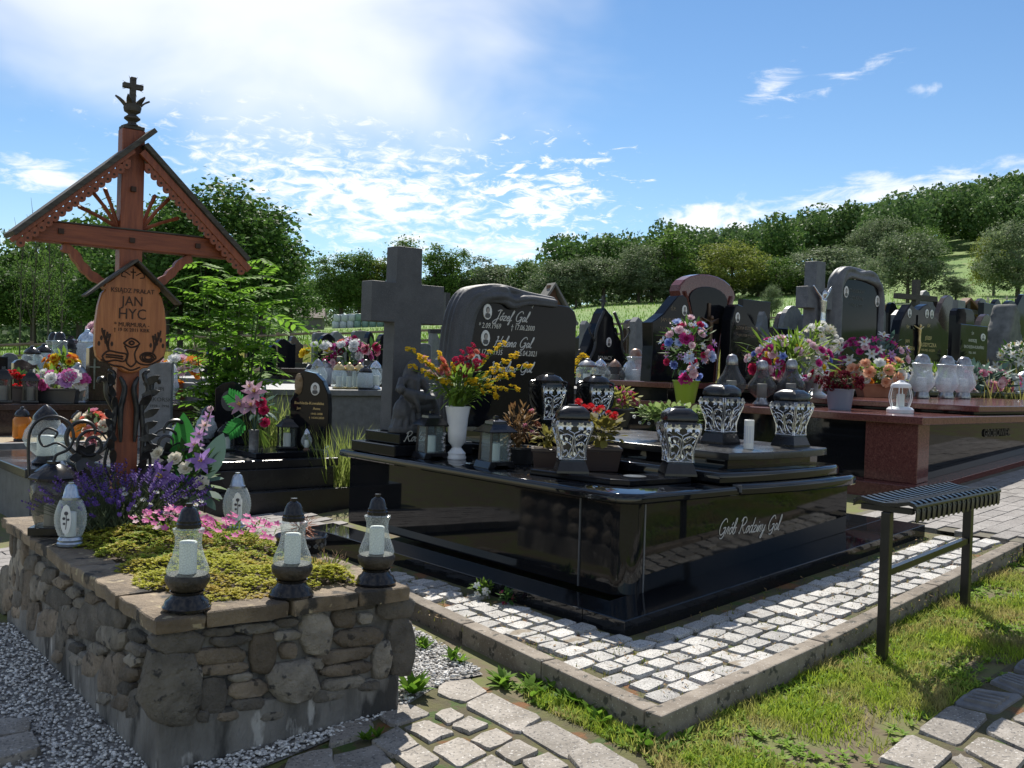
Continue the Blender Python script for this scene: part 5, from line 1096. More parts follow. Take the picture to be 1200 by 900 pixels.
pm.tube([(.015, -.075, .20), (.085, -.08, .205), (.118, -.075, .15), (.128, -.07, .075)], [.036, .028, .020, .014], 8); pm.tube([(.015, -.055, .20), (.095, -.055, .215), (.140, -.05, .16), (.150, -.045, .09)], [.036, .028, .020, .014], 8); pm.tube([(-.05, -.09, .22), (-.035, -.105, .17), (-.02, -.105, .12)], [.018, .015, .011], 6)
for k in range(9):
    a = -2.9+2.7*k/8; x, y = math.cos(a), math.sin(a); pm.tube([(x*.09, y*.055, .17), (x*.118, y*.07, .10), (x*.138, y*.082, .038)], [.010, .013, .016], 6)
sculpt(pm, 'stone_figure', STAT, pieta, .006, 2)
# ---- main headstone with draped cloth
hs = thing('headstone', 'large black headstone with a carved grey cloth draped over its left and top', 'headstone', Wp(.60, 2.10, ZT+.001), ANG)
HW, HH = 1.07, .875
out = [(0.03, 0), (HW, 0), (HW, HH-.13), (HW-.02, HH-.085), (HW-.07, HH-.055), (HW-.30, HH-.04), (.5, HH-.03), (.16, HH-.05), (.06, HH-.16), (.03, .4)]
MB().slab(out, 0, .12, .006).build('stone_face', GB, hs)
dr = MB()
for k in range(6):
    o_ = k*.021
    pts = crom([(-.005+o_*.9, 0, 0.0), (.0+o_*.95, 0, .35), (.035+o_*1.0, 0, .66), (.11+o_*.9, 0, .82-o_*.35), (.24+o_*.5, 0, .875-o_*.6), (.40, 0, .895-o_*.75), (.47, 0, .85-o_*.55), (.60, 0, .865-o_*.45), (.86, 0, .845-o_*.28)], 5)
    dr.tube([(p.x, -.012-.008*math.sin(k*1.9+i*.12)+(.02 if k == 0 else 0), p.z) for i, p in enumerate(pts)], [(.021+.005*math.sin(k*2.3+i*.3))*(1 if i < len(pts)-6 else .75) for i in range(len(pts))], 8)
for k in range(3):
    pts = crom([(-.01, 0, 0.0), (-.005, 0, .35), (.03, 0, .67), (.11, 0, .84), (.24, 0, .89), (.40, 0, .905), (.62, 0, .875), (.86, 0, .855)], 5); dr.tube([(p.x, .02+.045*k, p.z) for p in pts], .026, 8)
ell(dr, (.395, .0, .885), (.055, .035, .035))
sculpt(dr, 'draped_cloth', GG, hs, .007, 1)
PHO = C('photo_oval_white', (.66, .66, .64), .25); PHOD = C('photo_portrait_dark', (.06, .06, .062), .4); PHOS = C('photo_portrait_skin', (.34, .30, .27), .5)
def oval(parent, x, y, z, a, b, name='oval_photo'):
    o = MB().slab([(x+a*math.cos(6.283*i/16), z+b*math.sin(6.283*i/16)) for i in range(16)], y-.006, y+.002, .002).build(name, PHO, parent)
    q = MB().slab([(x-a*.62, z-b*.55), (x-a*.3, z-b*.78), (x+a*.3, z-b*.78), (x+a*.62, z-b*.55), (x+a*.5, z-b*.2), (x-a*.5, z-b*.2)], y-.0075, y-.0062).slab([(x+a*.42*math.cos(6.283*i/10), z+b*.22+b*.42*math.sin(6.283*i/10)) for i in range(10)], y-.0074, y-.0062); q.build('portrait', PHOD, o)
    MB().slab([(x+a*.30*math.cos(6.283*i/10), z+b*.12+b*.34*math.sin(6.283*i/10)) for i in range(10)], y-.0085, y-.0076).build('portrait_face', PHOS, o); return o
for (u, z) in ((.87, 1.405), (.86, 1.235), (.79, 1.085)): oval(hs, u-.60, -.0015, z-ZT, .036, .052)
def hscr(t_, u, z, xh): 
    o, w_ = script(t_, xh, SILV, hs, (u-.60, -.002, z-ZT)); o.scale = (1, .4, 1)
def hdat(t_, u, z, sz): text(t_, sz, SILV, hs, (u-.60, -.0015, z-ZT), ext=.001, shear=.25, align='LEFT', sx=.8, name='date_lettering')
hscr('Sp', 1.22, 1.475, .026); hscr('Józef Gal', .92, 1.355, .031); hdat('* 2.09.1969', .80, 1.315, .050); hdat('† 17.06.2000', 1.07, 1.315, .050)
hscr('Helena Gal', .93, 1.185, .031); hdat('* 17.01.1935', .80, 1.145, .050); hdat('† 25.04.2021', 1.10, 1.145, .050); hscr('Wiesław Gal', .90, 1.02, .031); hdat('* 3.07.1931', .82, .975, .050)
# ================================================================== flowers and pots on the tomb
def bouquet(label, loc, c, rad, leaves, flowers, name='bouquet', leafmat=None, L=.07, wd=.35, holder=None, up=.4, stemb=(0, 0, 0), cat='bouquet', front=None, stems=True):
    t = thing(name, label, cat, loc)
    if holder: holder(t)
    foliage(t, leaves, c, rad, L, leafmat or GREEN, wd, stems, stemb)
    cc = Vector(c); fr = front or Vector((0, -1, .35))
    for (kind, colr, cnt, sz) in flowers:
        if name == 'bouquet': cnt = int(cnt*1.4+.5); sz *= .8
        for i in range(cnt):
            for _ in range(20):
                d = Vector((rng.gauss(0, 1), rng.gauss(0, 1), rng.gauss(0, 1))).normalized()
                if d.dot(fr) > -.35: break
            q = rng.uniform(.72, 1.08); p = cc+Vector((d.x*rad[0], d.y*rad[1], d.z*rad[2]))*q
            flower(kind, colr, t, p, sz*rng.uniform(.8, 1.2), d+fr*.6+Vector((0, 0, .15)))
    return t
def pot_round(r0, r1, h, mat, rim=True):
    def f(t):
        pr = [(r0, 0), (r1, h-.012)]+([(r1+.006, h-.011), (r1+.006, h), (r1-.006, h), (r1-.008, h-.015), (0, h-.015)] if rim else [(r1, h), (r1-.005, h), (r1-.006, h-.015), (0, h-.015)])
        MB().lathe(pr, 20).build('pot', mat, t, 40)
    return f
def pot_square(a0, a1, h, mat, b=1.0):
    def f(t):
        MB().frustum(0, 0, 0, h-.016, a0, a0*b, a1, a1*b).box(-a1-.006, a1+.006, -a1*b-.006, a1*b+.006, h-.0155, h).build('pot', mat, t, bevel=.003)
        MB().box(-a1+.008, a1-.008, -a1*b+.008, a1*b-.008, h+.0005, h+.002).build('soil', SOIL, t)
    return f
BRN = C('brown_plastic', (.045, .028, .024), .4); DKG = C('dark_grey_plastic', (.03, .031, .035), .35); TERR = M('terracotta', (.26, .09, .045), (.33, .13, .07), scale=12, rough=.7); LIME = C('lime_plastic', (.24, .33, .03), .35); BLGR = C('blue_grey_plastic', (.16, .18, .24), .4)
def vase_white(t):
    MB().lathe([(.054, 0), (.056, .012), (.050, .022), (.053, .034), (.036, .052), (.026, .066), (.030, .075), (.050, .098), (.054, .15), (.060, .23), (.072, .298), (.069, .300), (.060, .28), (0, .27)], 24).build('vase', WHITE, t, 50)
vb = bouquet('wild yellow and pink flower bouquet in a white footed vase', Wp(.284, 1.60, TT+.001), (.01, 0, .42), (.17, .15, .12), 260, [], holder=vase_white, leafmat=GREENL, L=.06, wd=.32, stemb=(0, 0, .27))
def spray(t, base, tip, kind, colr, n, sz, leafmat=GREENL):
    mb = MB(); b = Vector(base); e = Vector(tip); mid = b.lerp(e, .55)+Vector((0, 0, .05)); P = crom([b, mid, e], 6); mb.tube(P, .0022, 4)
    for i in range(10):
        p = P[int(3+i*.8)]; a = rng.uniform(0, 6.28); mb.petal(p, (math.cos(a), math.sin(a), .3), (0, 0, 1), rng.uniform(.03, .06), .018, -.2, .1, 3)
    mb.build('stem', leafmat, t)
    for i in range(n):
        p = b.lerp(e, .55)*0+P[min(len(P)-1, int(len(P)*(.5+.5*i/n)))]+Vector((rng.uniform(-.012, .012), rng.uniform(-.012, .012), rng.uniform(-.008, .02))); flower(kind, colr, t, p, sz*rng.uniform(.8, 1.2), (rng.uniform(-1, 1), rng.uniform(-1, .3), .7))
for (x, y, z) in ((-.30, -.03, .62), (-.27, .02, .50), (-.18, -.05, .47), (-.13, .03, .58), (-.08, -.08, .44), (.24, .14, .66), (.33, .22, .60), (.42, .26, .54), (.26, .12, .52), (.34, .18, .40), (.18, -.02, .42), (.22, .10, .36), (.10, -.1, .45), (-.04, -.02, .52), (-.22, 0, .56), (.30, .20, .47)): spray(vb, (0, 0, .28), (x, y, z), 'tuft', 'yellow', 7, .021)
for (x, y, z) in ((.02, .05, .60), (.07, .08, .66), (.10, .04, .55), (-.01, 0, .56), (.05, 0, .50), (.14, .08, .58)): spray(vb, (0, 0, .28), (x, y, z), 'tuft', 'cherry', 6, .022)
for (x, y, z) in ((-.12, -.02, .56), (-.09, 0, .53), (.09, .06, .62)): spray(vb, (0, 0, .28), (x, y, z), 'rose', 'coral', 3, .022)
spray(vb, (0, 0, .28), (-.22, .03, .58), 'rose', 'rosepink', 3, .02); spray(vb, (0, 0, .28), (-.2, .02, .50), 'rose', 'palepink', 3, .02)
DRYB = LEAF('dry_brown_leaf', (.16, .09, .04), (.26, .16, .07), .3); OLIV = LEAF('olive_leaf', (.14, .13, .03), (.27, .24, .06), .4)
def on_t(px, py, z): 
    p = onz(px, py, z); p.z += .001; return p
p_ = on_t(607, 543, TT); t = bouquet('withered brown plant with a few pink leaves in a low dark grey bowl', p_, (0, 0, .20), (.13, .12, .13), 150, [('tuft', 'rust', 8, .02), ('tuft', 'rosepink', 3, .018)], name='potted_plant', leafmat=DRYB, L=.05, wd=.28, holder=pot_round(.075, .105, .095, DKG), stemb=(0, 0, .08), cat='potted plant')
p_ = on_t(640, 551, TT); bouquet('small brown square pot with a sparse green plant left of the filigree lantern', p_, (0, 0, .17), (.08, .08, .07), 70, [], name='potted_plant', leafmat=OLIV, L=.045, wd=.4, holder=pot_square(.062, .076, .115, BRN), stemb=(0, 0, .11), cat='potted plant')
p_ = on_t(704, 551, TT); bouquet('red geranium with yellowing leaves in a brown square pot behind the filigree lantern', p_, (0, 0, .20), (.11, .11, .11), 110, [], name='potted_plant', leafmat=OLIV, L=.05, wd=.75, holder=pot_square(.082, .098, .125, BRN), stemb=(0, 0, .12), cat='potted plant')
t = bpy.data.objects[[o for o in bpy.data.objects if o.get('label', '').startswith('red geranium')][0].name]
for (x, z, n_) in ((-.07, .335, 5), (-.02, .32, 4), (.055, .29, 5), (-.13, .345, 3)):
    for i in range(n_): flower('pom', 'red', t, (x+rng.uniform(-.03, .03), rng.uniform(-.05, .02), z+rng.uniform(-.012, .015)), .021, (rng.uniform(-.4, .4), -.5, 1))
p_ = on_t(722, 500, ZT); bouquet('bushy red and yellow begonia in a low dark bowl on the tomb', p_, (0, 0, .19), (.16, .15, .085), 260, [('tuft', 'pink', 16, .022), ('tuft', 'cherry', 10, .02)], name='potted_plant', leafmat=LEAF('begonia_leaf', (.22, .24, .04), (.34, .34, .10), .45), L=.04, wd=.6, holder=pot_round(.075, .12, .13, DKG), stemb=(0, 0, .1), cat='potted plant')
p_ = on_t(795, 516, ZT); bouquet('trailing pale green geranium with one red bloom in a brown planter', p_, (-.04, 0, .14), (.25, .12, .07), 420, [('pom', 'white', 8, .012)], name='potted_plant', leafmat=LEAF('pale_green_leaf', (.13, .22, .05), (.28, .36, .14), .45), L=.036, wd=.8, holder=pot_square(.11, .125, .10, BRN, .55), stemb=(0, 0, .09), cat='potted plant')
t = [o for o in bpy.data.objects if o.get('label', '').startswith('trailing pale green')][0]
for i in range(4): flower('pom', 'red', t, (.14+rng.uniform(-.02, .02), -.06+rng.uniform(-.02, .02), .215+rng.uniform(-.01, .01)), .02, (0, -.5, 1))
# small live flowers at the foot of the plinth
p_ = Wp(-.235, .67); p_.z = zc(p_.x, p_.y); bouquet('small white petunia growing between setts at the foot of the tomb', p_, (0, 0, .035), (.05, .05, .03), 60, [('phlox', 'white', 4, .018)], name='flower_clump', leafmat=GREENL, L=.03, wd=.5, cat='flowers')
p_ = Wp(-.235, .50); p_.z = zc(p_.x, p_.y); bouquet('small dark red flower clump at the foot of the tomb plinth', p_, (0, 0, .03), (.035, .035, .03), 40, [('phlox', 'wine', 3, .014)], name='flower_clump', leafmat=GREEN, L=.03, wd=.5, cat='flowers')
# ---- bowl on the grave bed, bouquet by the cross
PB = MB(); PB.lathe([(.075, 0), (.082, .006), (.098, .055), (.104, .062), (.100, .066), (.09, .05), (0, .048)], 28)
t = thing('pierced_bowl', 'black pierced metal bowl holding a withered red brown plant on the rim', 'bowl', Pp(.80, .72, PZ), PA); PB.build('bowl', PLB, t, 50)
hl = MB()
for i in range(18):
    a = 6.283*i/18; x, y = math.cos(a)*.093, math.sin(a)*.093
    for (dx, dz) in ((0, 0), (0, .01), (-.006, .005), (.006, .005)): hl.lathe([(.004, -.004), (.004, .004)], 4, (x-math.sin(a)*dx, y+math.cos(a)*dx, .028+dz))
hl.build('crown_piercing', C('bowl_hole_grey', (.12, .12, .12), .6), t)
foliage(t, 110, (0, 0, .09), (.055, .05, .05), .03, LEAF('withered_red_leaf', (.20, .06, .03), (.32, .12, .06), .35), .3, True, (0, 0, .045))
t = bouquet('artificial bouquet with violet lilies, cream roses and a big green leaf by the lavender', Pp(.67, 1.62, PTOP-.02), (0, 0, .22), (.11, .10, .12), 60, [], leafmat=GREEN, L=.09, wd=.35, holder=None)
for (x, y, z, k, c_, s_) in ((-.13, -.02, .33, 'rose', 'cream', .028), (-.03, -.08, .31, 'rose', 'cream', .030), (.02, -.09, .27, 'rose', 'cream', .030), (.09, -.09, .205, 'rose', 'cream', .033), (-.075, -.10, .23, 'lily', 'violet', .075), (.07, -.03, .30, 'lily', 'violet', .06), (.03, 0, .37, 'lily', 'lilac', .04), (.045, .01, .42, 'lily', 'lilac', .034), (.065, .02, .46, 'lily', 'palepink', .028), (.075, .03, .50, 'lily', 'lilac', .026), (.085, .03, .535, 'rose', 'palepink', .014)):
    flower(k, c_, t, (x, y, z), s_, (x*2, -1, .35 if k == 'lily' else .7))
MB().tube([(0, 0, 0), (.03, 0, .3), (.09, .03, .55)], .004, 5).build('gladiolus_stem', GREEN, t)
BGL = LEAF('big_bright_leaf', (.03, .17, .03), (.05, .24, .05), .4)
b = MB(); b.petal((-.02, .02, .20), (-.12, .1, 1), (0, -1, .1), .32, .13, -.12, .05, 8); b.build('big_leaf', BGL, t)
b = MB(); b.petal((.08, .0, .22), (.3, .1, 1), (0, -1, .1), .22, .10, -.1, .05, 8); b.build('big_leaf', BLUEG, t)
for (x, z, dx, dz) in ((.10, .17, 1, -.2), (.09, .15, .7, -.5), (.10, .22, 1, .3), (.04, .15, .3, -.6)):
    b = MB(); b.petal((x, -.06, z), (dx, -.3, dz), (0, -.4, 1), .09, .045, -.15, .06, 5); b.build('leaf', BLUEG, t)
# ================================================================== two legged bench
bl, br = Wp(.445, -.938), Wp(1.294, -.852); bdir = (br-bl); bz = math.atan2(bdir.y, bdir.x); BL = bdir.length
STL = M('black_painted_steel', (.006, .0065, .008), (.012, .0125, .014), scale=25, rough=.28)
be = thing('steel_bench', 'black steel two legged bench with slatted seat beside the sett pavement', 'bench', (bl.x, bl.y, 0), bz)
g0, g1 = G(bl.x, bl.y), G(br.x, br.y); SZ = .590
MB().box(-.018, .018, -.018, .018, g0-.06, SZ-.045).build('leg', STL, be, bevel=.003); MB().box(BL-.018, BL+.018, -.018, .018, g1-.06, SZ-.045).build('leg', STL, be, bevel=.003)
MB().hexa([(.0222, -.012, .30), (BL-.0222, -.012, .335), (BL-.0222, .012, .335), (.0222, .012, .30), (.0222, -.012, .325), (BL-.0222, -.012, .36), (BL-.0222, .012, .36), (.0222, .012, .325)]).build('crossbar', STL, be)
for x in (0.0, BL): MB().box(x-.014, x+.014, -.10, .10, SZ-.044, SZ-.0215).build('seat_bearer', STL, be, bevel=.002)
for i in range(18):
    x0 = -.035+(BL+.07)*i/18; P = []
    prof = [(-.122, -.058), (-.124, -.02), (-.116, .0), (-.096, .007), (-.05, -.003), (0, -.008), (.05, -.003), (.096, .007), (.116, .0), (.124, -.02)]
    mb = MB(); vs = []
    for (y, z) in prof: vs += [(x0+.004, y, SZ+z-.012), (x0+.004+.024, y, SZ+z-.012), (x0+.004+.024, y*.985, SZ+z), (x0+.004, y*.985, SZ+z)]
    k = len(prof); fs = [(4*i_+a, 4*i_+(a+1) % 4, 4*(i_+1)+(a+1) % 4, 4*(i_+1)+a) for i_ in range(k-1) for a in range(4)]+[(3, 2, 1, 0), (4*k-4, 4*k-3, 4*k-2, 4*k-1)]
    mb.add(vs, fs).build('slat', STL, be, 40)
pm_ = [(-.118, -.056), (-.120, -.02), (-.112, -.004), (-.092, .002), (-.05, -.008), (0, -.013), (.05, -.008), (.092, .002), (.112, -.004), (.120, -.02)]; vs = []
for (y, z) in pm_: vs += [(-.032, y, SZ+z-.010), (BL+.032, y, SZ+z-.010), (BL+.032, y, SZ+z-.006), (-.032, y, SZ+z-.006)]
MB().add(vs, [(4*i_+a, 4*i_+(a+1) % 4, 4*(i_+1)+(a+1) % 4, 4*(i_+1)+a) for i_ in range(9) for a in range(4)]+[(3, 2, 1, 0), (36, 37, 38, 39)]).build('seat_pan', STL, be, 40)
for s_ in (-1, 1): MB().tube([(-.033, s_*.116, SZ-.012), (BL+.033, s_*.116, SZ-.012)], .008, 6).build('seat_rail', STL, be, 60)
# ================================================================== red granite tomb on the right
rt = thing('red_granite_tomb', 'wide tomb with red granite slabs and black panels behind the bench', 'tomb', (T0.x, T0.y, 0), ANG)
def lbox(p, name, mat, u0, u1, v0, v1, z0, z1, bev=.004):
    return MB().box(u0, u1, v0, v1, z0, z1).build(name, mat, p, bevel=bev)
def lhex(p, name, mat, u0, u1, v0, v1, za, zb_, bev=.004):      # bottom and top follow the slope by za / zb
    q = [(u, v, zs(u)+za) for u, v in ((u0, v0), (u1, v0), (u1, v1), (u0, v1))]+[(u, v, zs(u)+zb_) for u, v in ((u0, v0), (u1, v0), (u1, v1), (u0, v1))]
    return MB().hexa(q).build(name, mat, p, bevel=bev)
lhex(rt, 'base_strip', GR, 3.36, 8.6, .42, 3.4, -.15, .035)
MB().hexa([(u, v, zs(u)+.036) for u, v in ((3.50, .56), (8.5, .56), (8.5, 3.4), (3.50, 3.4))]+[(u, v, .744) for u, v in ((3.50, .56), (8.5, .56), (8.5, 3.4), (3.50, 3.4))]).build('black_panel_body', GBp, rt)
MB().hexa([(u, v, zs(u)+.036) for u, v in ((3.46, .52), (3.62, .52), (3.62, .92), (3.46, .92))]+[(u, v, .744) for u, v in ((3.46, .52), (3.62, .52), (3.62, .92), (3.46, .92))]).build('red_pillar', GR, rt, bevel=.004)
lbox(rt, 'slab', GR, 3.40, 5.35, .46, 3.30, .745, .80, .006); lbox(rt, 'slab', GR, 5.354, 8.6, .46, 3.30, .745, .80, .006)
for i, (u0, u1) in enumerate(((3.42, 4.0),)): pass
lbox(rt, 'rear_ledge', GB, 3.45, 5.75, 2.80, 3.60, .801, .915, .004); lbox(rt, 'rear_ledge_slab', GR, 3.40, 5.80, 2.72, 3.64, .916, .965, .006)
lbox(rt, 'upper_riser', GB, 4.45, 8.2, .60, 2.30, .801, .825); lbox(rt, 'upper_slab', GR, 4.36, 8.3, .52, 2.34, .826, .872, .006)
text('GROBOWIEC', .085, C('dark_raised_letters', (.03, .026, .024), .35), rt, (4.75, .555, .66), ext=.006, sx=.9)
def outline(kind, w, h):
    if kind == 'arch': return [(-w/2, 0), (w/2, 0), (w/2, h*.55)]+[(w/2*math.cos(a), h*.55+h*.45*math.sin(a)) for a in [math.pi*i/12 for i in range(1, 12)]]+[(-w/2, h*.55)]
    if kind == 'round': return [(-w/2, 0), (w/2, 0), (w/2, h*.86), (w*.46, h*.94), (w*.36, h*.985), (0, h), (-w*.36, h*.985), (-w*.46, h*.94), (-w/2, h*.86)]
    if kind == 'wave': return [(-w/2, 0), (w/2, 0), (w/2, h*.86), (w*.3, h*.84), (w*.1, h*.92), (-w*.15, h), (-w*.36, h*.97), (-w/2, h*.88)]
    if kind == 'peakr': return [(-w/2, 0), (w/2, 0), (w/2, h*.80), (w*.40, h*.97), (w*.30, h), (w*.16, h*.985), (-w*.02, h*.88), (-w*.2, h*.77), (-w*.38, h*.70), (-w/2, h*.66), (-w*.47, h*.4)]
    if kind == 'peakl': return [(-x, z) for x, z in reversed(outline('peakr', w, h))]
    if kind == 'rock': return [(-w/2, 0), (w/2, 0), (w*.50, h*.25), (w*.43, h*.45), (w*.33, h*.62), (w*.22, h*.70), (w*.15, h*.90), (w*.06, h*.95), (-.02*w, h), (-w*.10, h*.93), (-w*.16, h*.80), (-w*.28, h*.66), (-w*.36, h*.50), (-w*.46, h*.36)]
    if kind == 'gable': return [(-w/2, 0), (w/2, 0), (w/2, h*.7), (w*.3, h*.8), (w*.1, h*.97), (0, h), (-w*.1, h*.97), (-w*.3, h*.8), (-w/2, h*.7)]
    if kind == 'slant': return [(-w/2, 0), (w/2, 0), (w/2, h*.7), (w*.2, h*.78), (-w*.1, h*.96), (-w*.3, h), (-w/2, h*.93)]
    if kind == 'double': return [(-w/2, 0), (w/2, 0), (w/2, h*.62)]+[(w*q, h*z) for q, z in ((.44, .72), (.34, .82), (.24, .95), (.14, 1.0), (.04, .97), (-.06, .92), (-.14, .93), (-.26, .97), (-.36, .88), (-.45, .78))]+[(-w/2, h*.62)]
    if kind == 'waist': return [(-w*.42, 0), (w*.42, 0), (w*.47, h*.3), (w*.5, h*.55), (w*.46, h*.75), (w*.34, h*.9), (w*.14, h*.985), (-.02*w, h), (-w*.2, h*.95), (-w*.34, h*.86), (-w*.47, h*.7), (-w*.5, h*.5), (-w*.46, h*.25)]
    return [(-w/2, 0), (w/2, 0), (w/2, h), (-w/2, h)]
def stone(label, px0, px1, ptop, pbase, Y, kind, mat, yaw=ANG, thick=.10, name='headstone', foot=True, sub=None, ch=.008):
    c = at((px0+px1)/2, pbase, Y); va = math.atan2(c.x, c.y); k = abs(math.cos(yaw+va)); w_ = (px1-px0)*Y/F/max(.45, k)-thick*abs(math.sin(yaw+va))*.7; top = at((px0+px1)/2, ptop, Y).z; h = top-c.z
    t = thing(name, label, 'headstone', c, yaw)
    MB().slab(outline(kind, w_, h), 0, thick, ch).build('stone', mat, t)
    if foot:
        g = min(G(c.x, c.y), zc(c.x, c.y))-c.z-.06; MB().box(-w_/2-.05, w_/2+.05, -.06, thick+.06, g, -.001).build('base_block', GBd if mat in (GB, GW) else mat, t, bevel=.004)
    t['w'] = w_; t['h'] = h; return t, w_, h
def lines(t, rows, mat, y=-.0012):
    for (tx, sz, x, z) in rows: text(tx, sz, mat, t, (x, y, z), ext=.001)
RB_ = .966
# triptych of headstones on the rear ledge
def on_uv(u, v, z): return Wp(u, v, z)
def stone_uv(label, u, v, z, w_, h, kind, mat, thick=.12, yaw=ANG, name='headstone', ch=.01):
    t = thing(name, label, 'headstone', Wp(u, v, z), yaw); MB().slab(outline(kind, w_, h), 0, thick, ch).build('stone', mat, t); return t
t = stone_uv('black headstone with swept shoulder and oval portrait left of the red arch', 3.76, 3.05, RB_, .52, .80, 'peakr', GB)
oval(t, .17, -.0015, .66, .033, .05); lines(t, [('Ś.P.', .045, .02, .665), ('JAN BUTRELLA', .05, .02, .56), ('* 1.X.1935 † 7.II.2018', .04, .02, .48)], M('dull_bronze_lettering', (.20, .15, .10), rough=.5, metal=.3))
DULLB = MATS['dull_bronze_lettering']
t = stone_uv('black headstone with swept shoulder and etched figure right of the red arch', 4.88, 3.05, RB_, .50, .77, 'peakl', GB)
oval(t, -.16, -.0015, .64, .033, .05); lines(t, [('ZOFIA BUTRELLA', .045, .0, .54), ('* 4.V.1938 † 9.I.2007', .038, .0, .47)], DULLB)
et = MB().tube([(0, -.001, .12), (.01, -.001, .2), (-.02, -.001, .3), (.03, -.001, .38)], .006, 4).tube([(-.08, -.001, .3), (-.02, -.001, .27), (.06, -.001, .31)], .004, 4); et.build('etched_figure', C('etched_grey', (.09, .085, .08), .5), t)
ar = thing('arched_monument', 'fan shaped red granite arch with a black centre panel and bronze crucifix', 'monument', Wp(4.50, 3.24, RB_), ANG)
def fan(r0, r1, a0, a1, cz, sx=1.0): return [(sx*r1*math.sin(a), cz+r1*math.cos(a)) for a in np.linspace(a0, a1, 9)], [(sx*r0*math.sin(a), cz+r0*math.cos(a)) for a in np.linspace(a1, a0, 9)]
def yz(w0, w1, h0, z0, crown): return [(-w0, z0), (w0, z0)]+[(w0+(w1-w0)*(t_**1.6), z0+h0*t_) for t_ in (.2, .4, .6, .8, 1.0)]+[(w1*math.cos(a), z0+h0+crown*math.sin(a)) for a in [math.pi*i/10 for i in range(1, 10)]]+[(-w0-(w1-w0)*(t_**1.6), z0+h0*t_) for t_ in (1.0, .8, .6, .4, .2)]
MB().slab(yz(.17, .43, .86, 0, .19), .0, .12, .012).build('red_arch', GR, ar); MB().slab(yz(.10, .29, .80, .0, .13), -.014, -.002, .004).build('black_panel', GB, ar)
for s_ in (-1, 1): MB().tube(crom([(s_*.15, -.012, .02), (s_*.17, -.012, .3), (s_*.24, -.012, .6), (s_*.355, -.012, .86)], 5), .014, 6).build('arch_rib', GR, ar, 60)
def crucifix(t, x, y, z, s, cm, fm, flip=1):
    MB().box(x-.018*s, x+.018*s, y-.012, y, z, z+.62*s).box(x-.15*s, x+.15*s, y-.0125, y-.001, z+.42*s, z+.46*s).build('cross', cm, t)
    b = MB(); b.tube([(x, y-.03, z+.26*s), (x, y-.032, z+.34*s), (x, y-.03, z+.43*s)], [.022*s, .02*s, .03*s], 8); b.tube([(x, y-.03, z+.27*s), (x+.008*s, y-.035, z+.19*s), (x, y-.025, z+.10*s), (x, y-.03, z+.075*s)], [.024*s, .018*s, .012*s, .012*s], 8)
    for q in (-1, 1): b.tube([(x, y-.03, z+.425*s), (x+q*.07*s, y-.025, z+.445*s), (x+q*.135*s, y-.02, z+.47*s)], [.018*s, .012*s, .009*s], 6)
    ell(b, (x+.008*s, y-.035, z+.47*s), (.022*s, .022*s, .028*s)); sculpt(b, 'figure', fm, t, .006*max(1, s), 2)
crucifix(ar, 0, -.0145, .18, .95, M('bronze', (.09, .055, .035), (.13, .08, .05), scale=20, rough=.4, metal=.5), MATS['bronze'])
# black tomb behind with grey cross, cloth framed stone and the double stone
bt = thing('black_terrace_tomb', 'long black granite tomb with layered slabs behind the red one', 'tomb', (T0.x, T0.y, 0), ANG)
lbox(bt, 'body', GB, 6.05, 13.0, 2.50, 4.6, .3, .81); lbox(bt, 'slab', GBd, 6.0, 13.05, 2.46, 4.65, .811, .85, .006); lbox(bt, 'riser', GB, 6.08, 12.9, 2.56, 4.55, .851, .885); lbox(bt, 'slab', GBd, 6.03, 13.0, 2.50, 4.6, .886, .93, .006)
ZB = .931
t = thing('granite_cross', 'pale grey granite cross bearing a silver crucified figure', 'cross', Wp(6.28, 3.15, ZB), ANG)
MB().slab([(-.095, 0), (.095, 0), (.09, .86), (.235, .86), (.235, 1.09), (.088, 1.09), (.086, 1.37), (-.086, 1.37), (-.088, 1.09), (-.235, 1.09), (-.235, .86), (-.09, .86)], 0, .15).build('cross', GS, t, bevel=.006)
b = MB(); b.tube([(0, -.035, .72), (0, -.04, .82), (.0, -.035, .96)], [.036, .032, .05], 8); b.tube([(0, -.035, .73), (.012, -.04, .60), (0, -.03, .48), (0, -.04, .42)], [.038, .03, .02, .018], 8)
for q in (-1, 1): b.tube([(0, -.035, .95), (q*.09, -.03, 1.02), (q*.17, -.02, 1.10)], [.026, .018, .013], 6)
ell(b, (.005, -.045, 1.02), (.034, .034, .044)); sculpt(b, 'silver_figure', CHROME, t, .009, 2)
t = thing('headstone', 'black headstone in a carved grey cloth frame right of the pale grey cross', 'headstone', Wp(7.08, 3.15, ZB), ANG)
MB().slab(outline('round', .86, 1.24), 0.0, .10, .006).build('stone_face', GB, t)
d = MB()
for k in range(4):
    o_ = k*.03; pts = crom([(-.50+o_, 0, 0), (-.50+o_, 0, .5), (-.49+o_, 0, 1.0), (-.43+o_, 0, 1.26-o_*.6), (-.25, 0, 1.34-o_*.9), (-.05, 0, 1.31-o_*.7), (.2, 0, 1.325-o_), (.38-o_*.3, 0, 1.24-o_*.5), (.455-o_*.5, 0, 1.08), (.46-o_*.4, 0, .7), (.46-o_*.4, 0, .3)], 5); d.tube([(p.x, -.005+.012*math.sin(k*2+i*.2), p.z) for i, p in enumerate(pts)], [.028+.008*math.sin(k*2+i*.45) for i in range(len(pts))], 8)
pts = crom([(-.50, 0, 0), (-.50, 0, 1.0), (-.43, 0, 1.25), (-.2, 0, 1.33), (.2, 0, 1.31), (.40, 0, 1.22), (.46, 0, 1.0), (.46, 0, .2)], 5); d.tube([(p.x, .06, p.z) for p in pts], .05, 8); sculpt(d, 'carved_frame', GS, t, .014, 2)
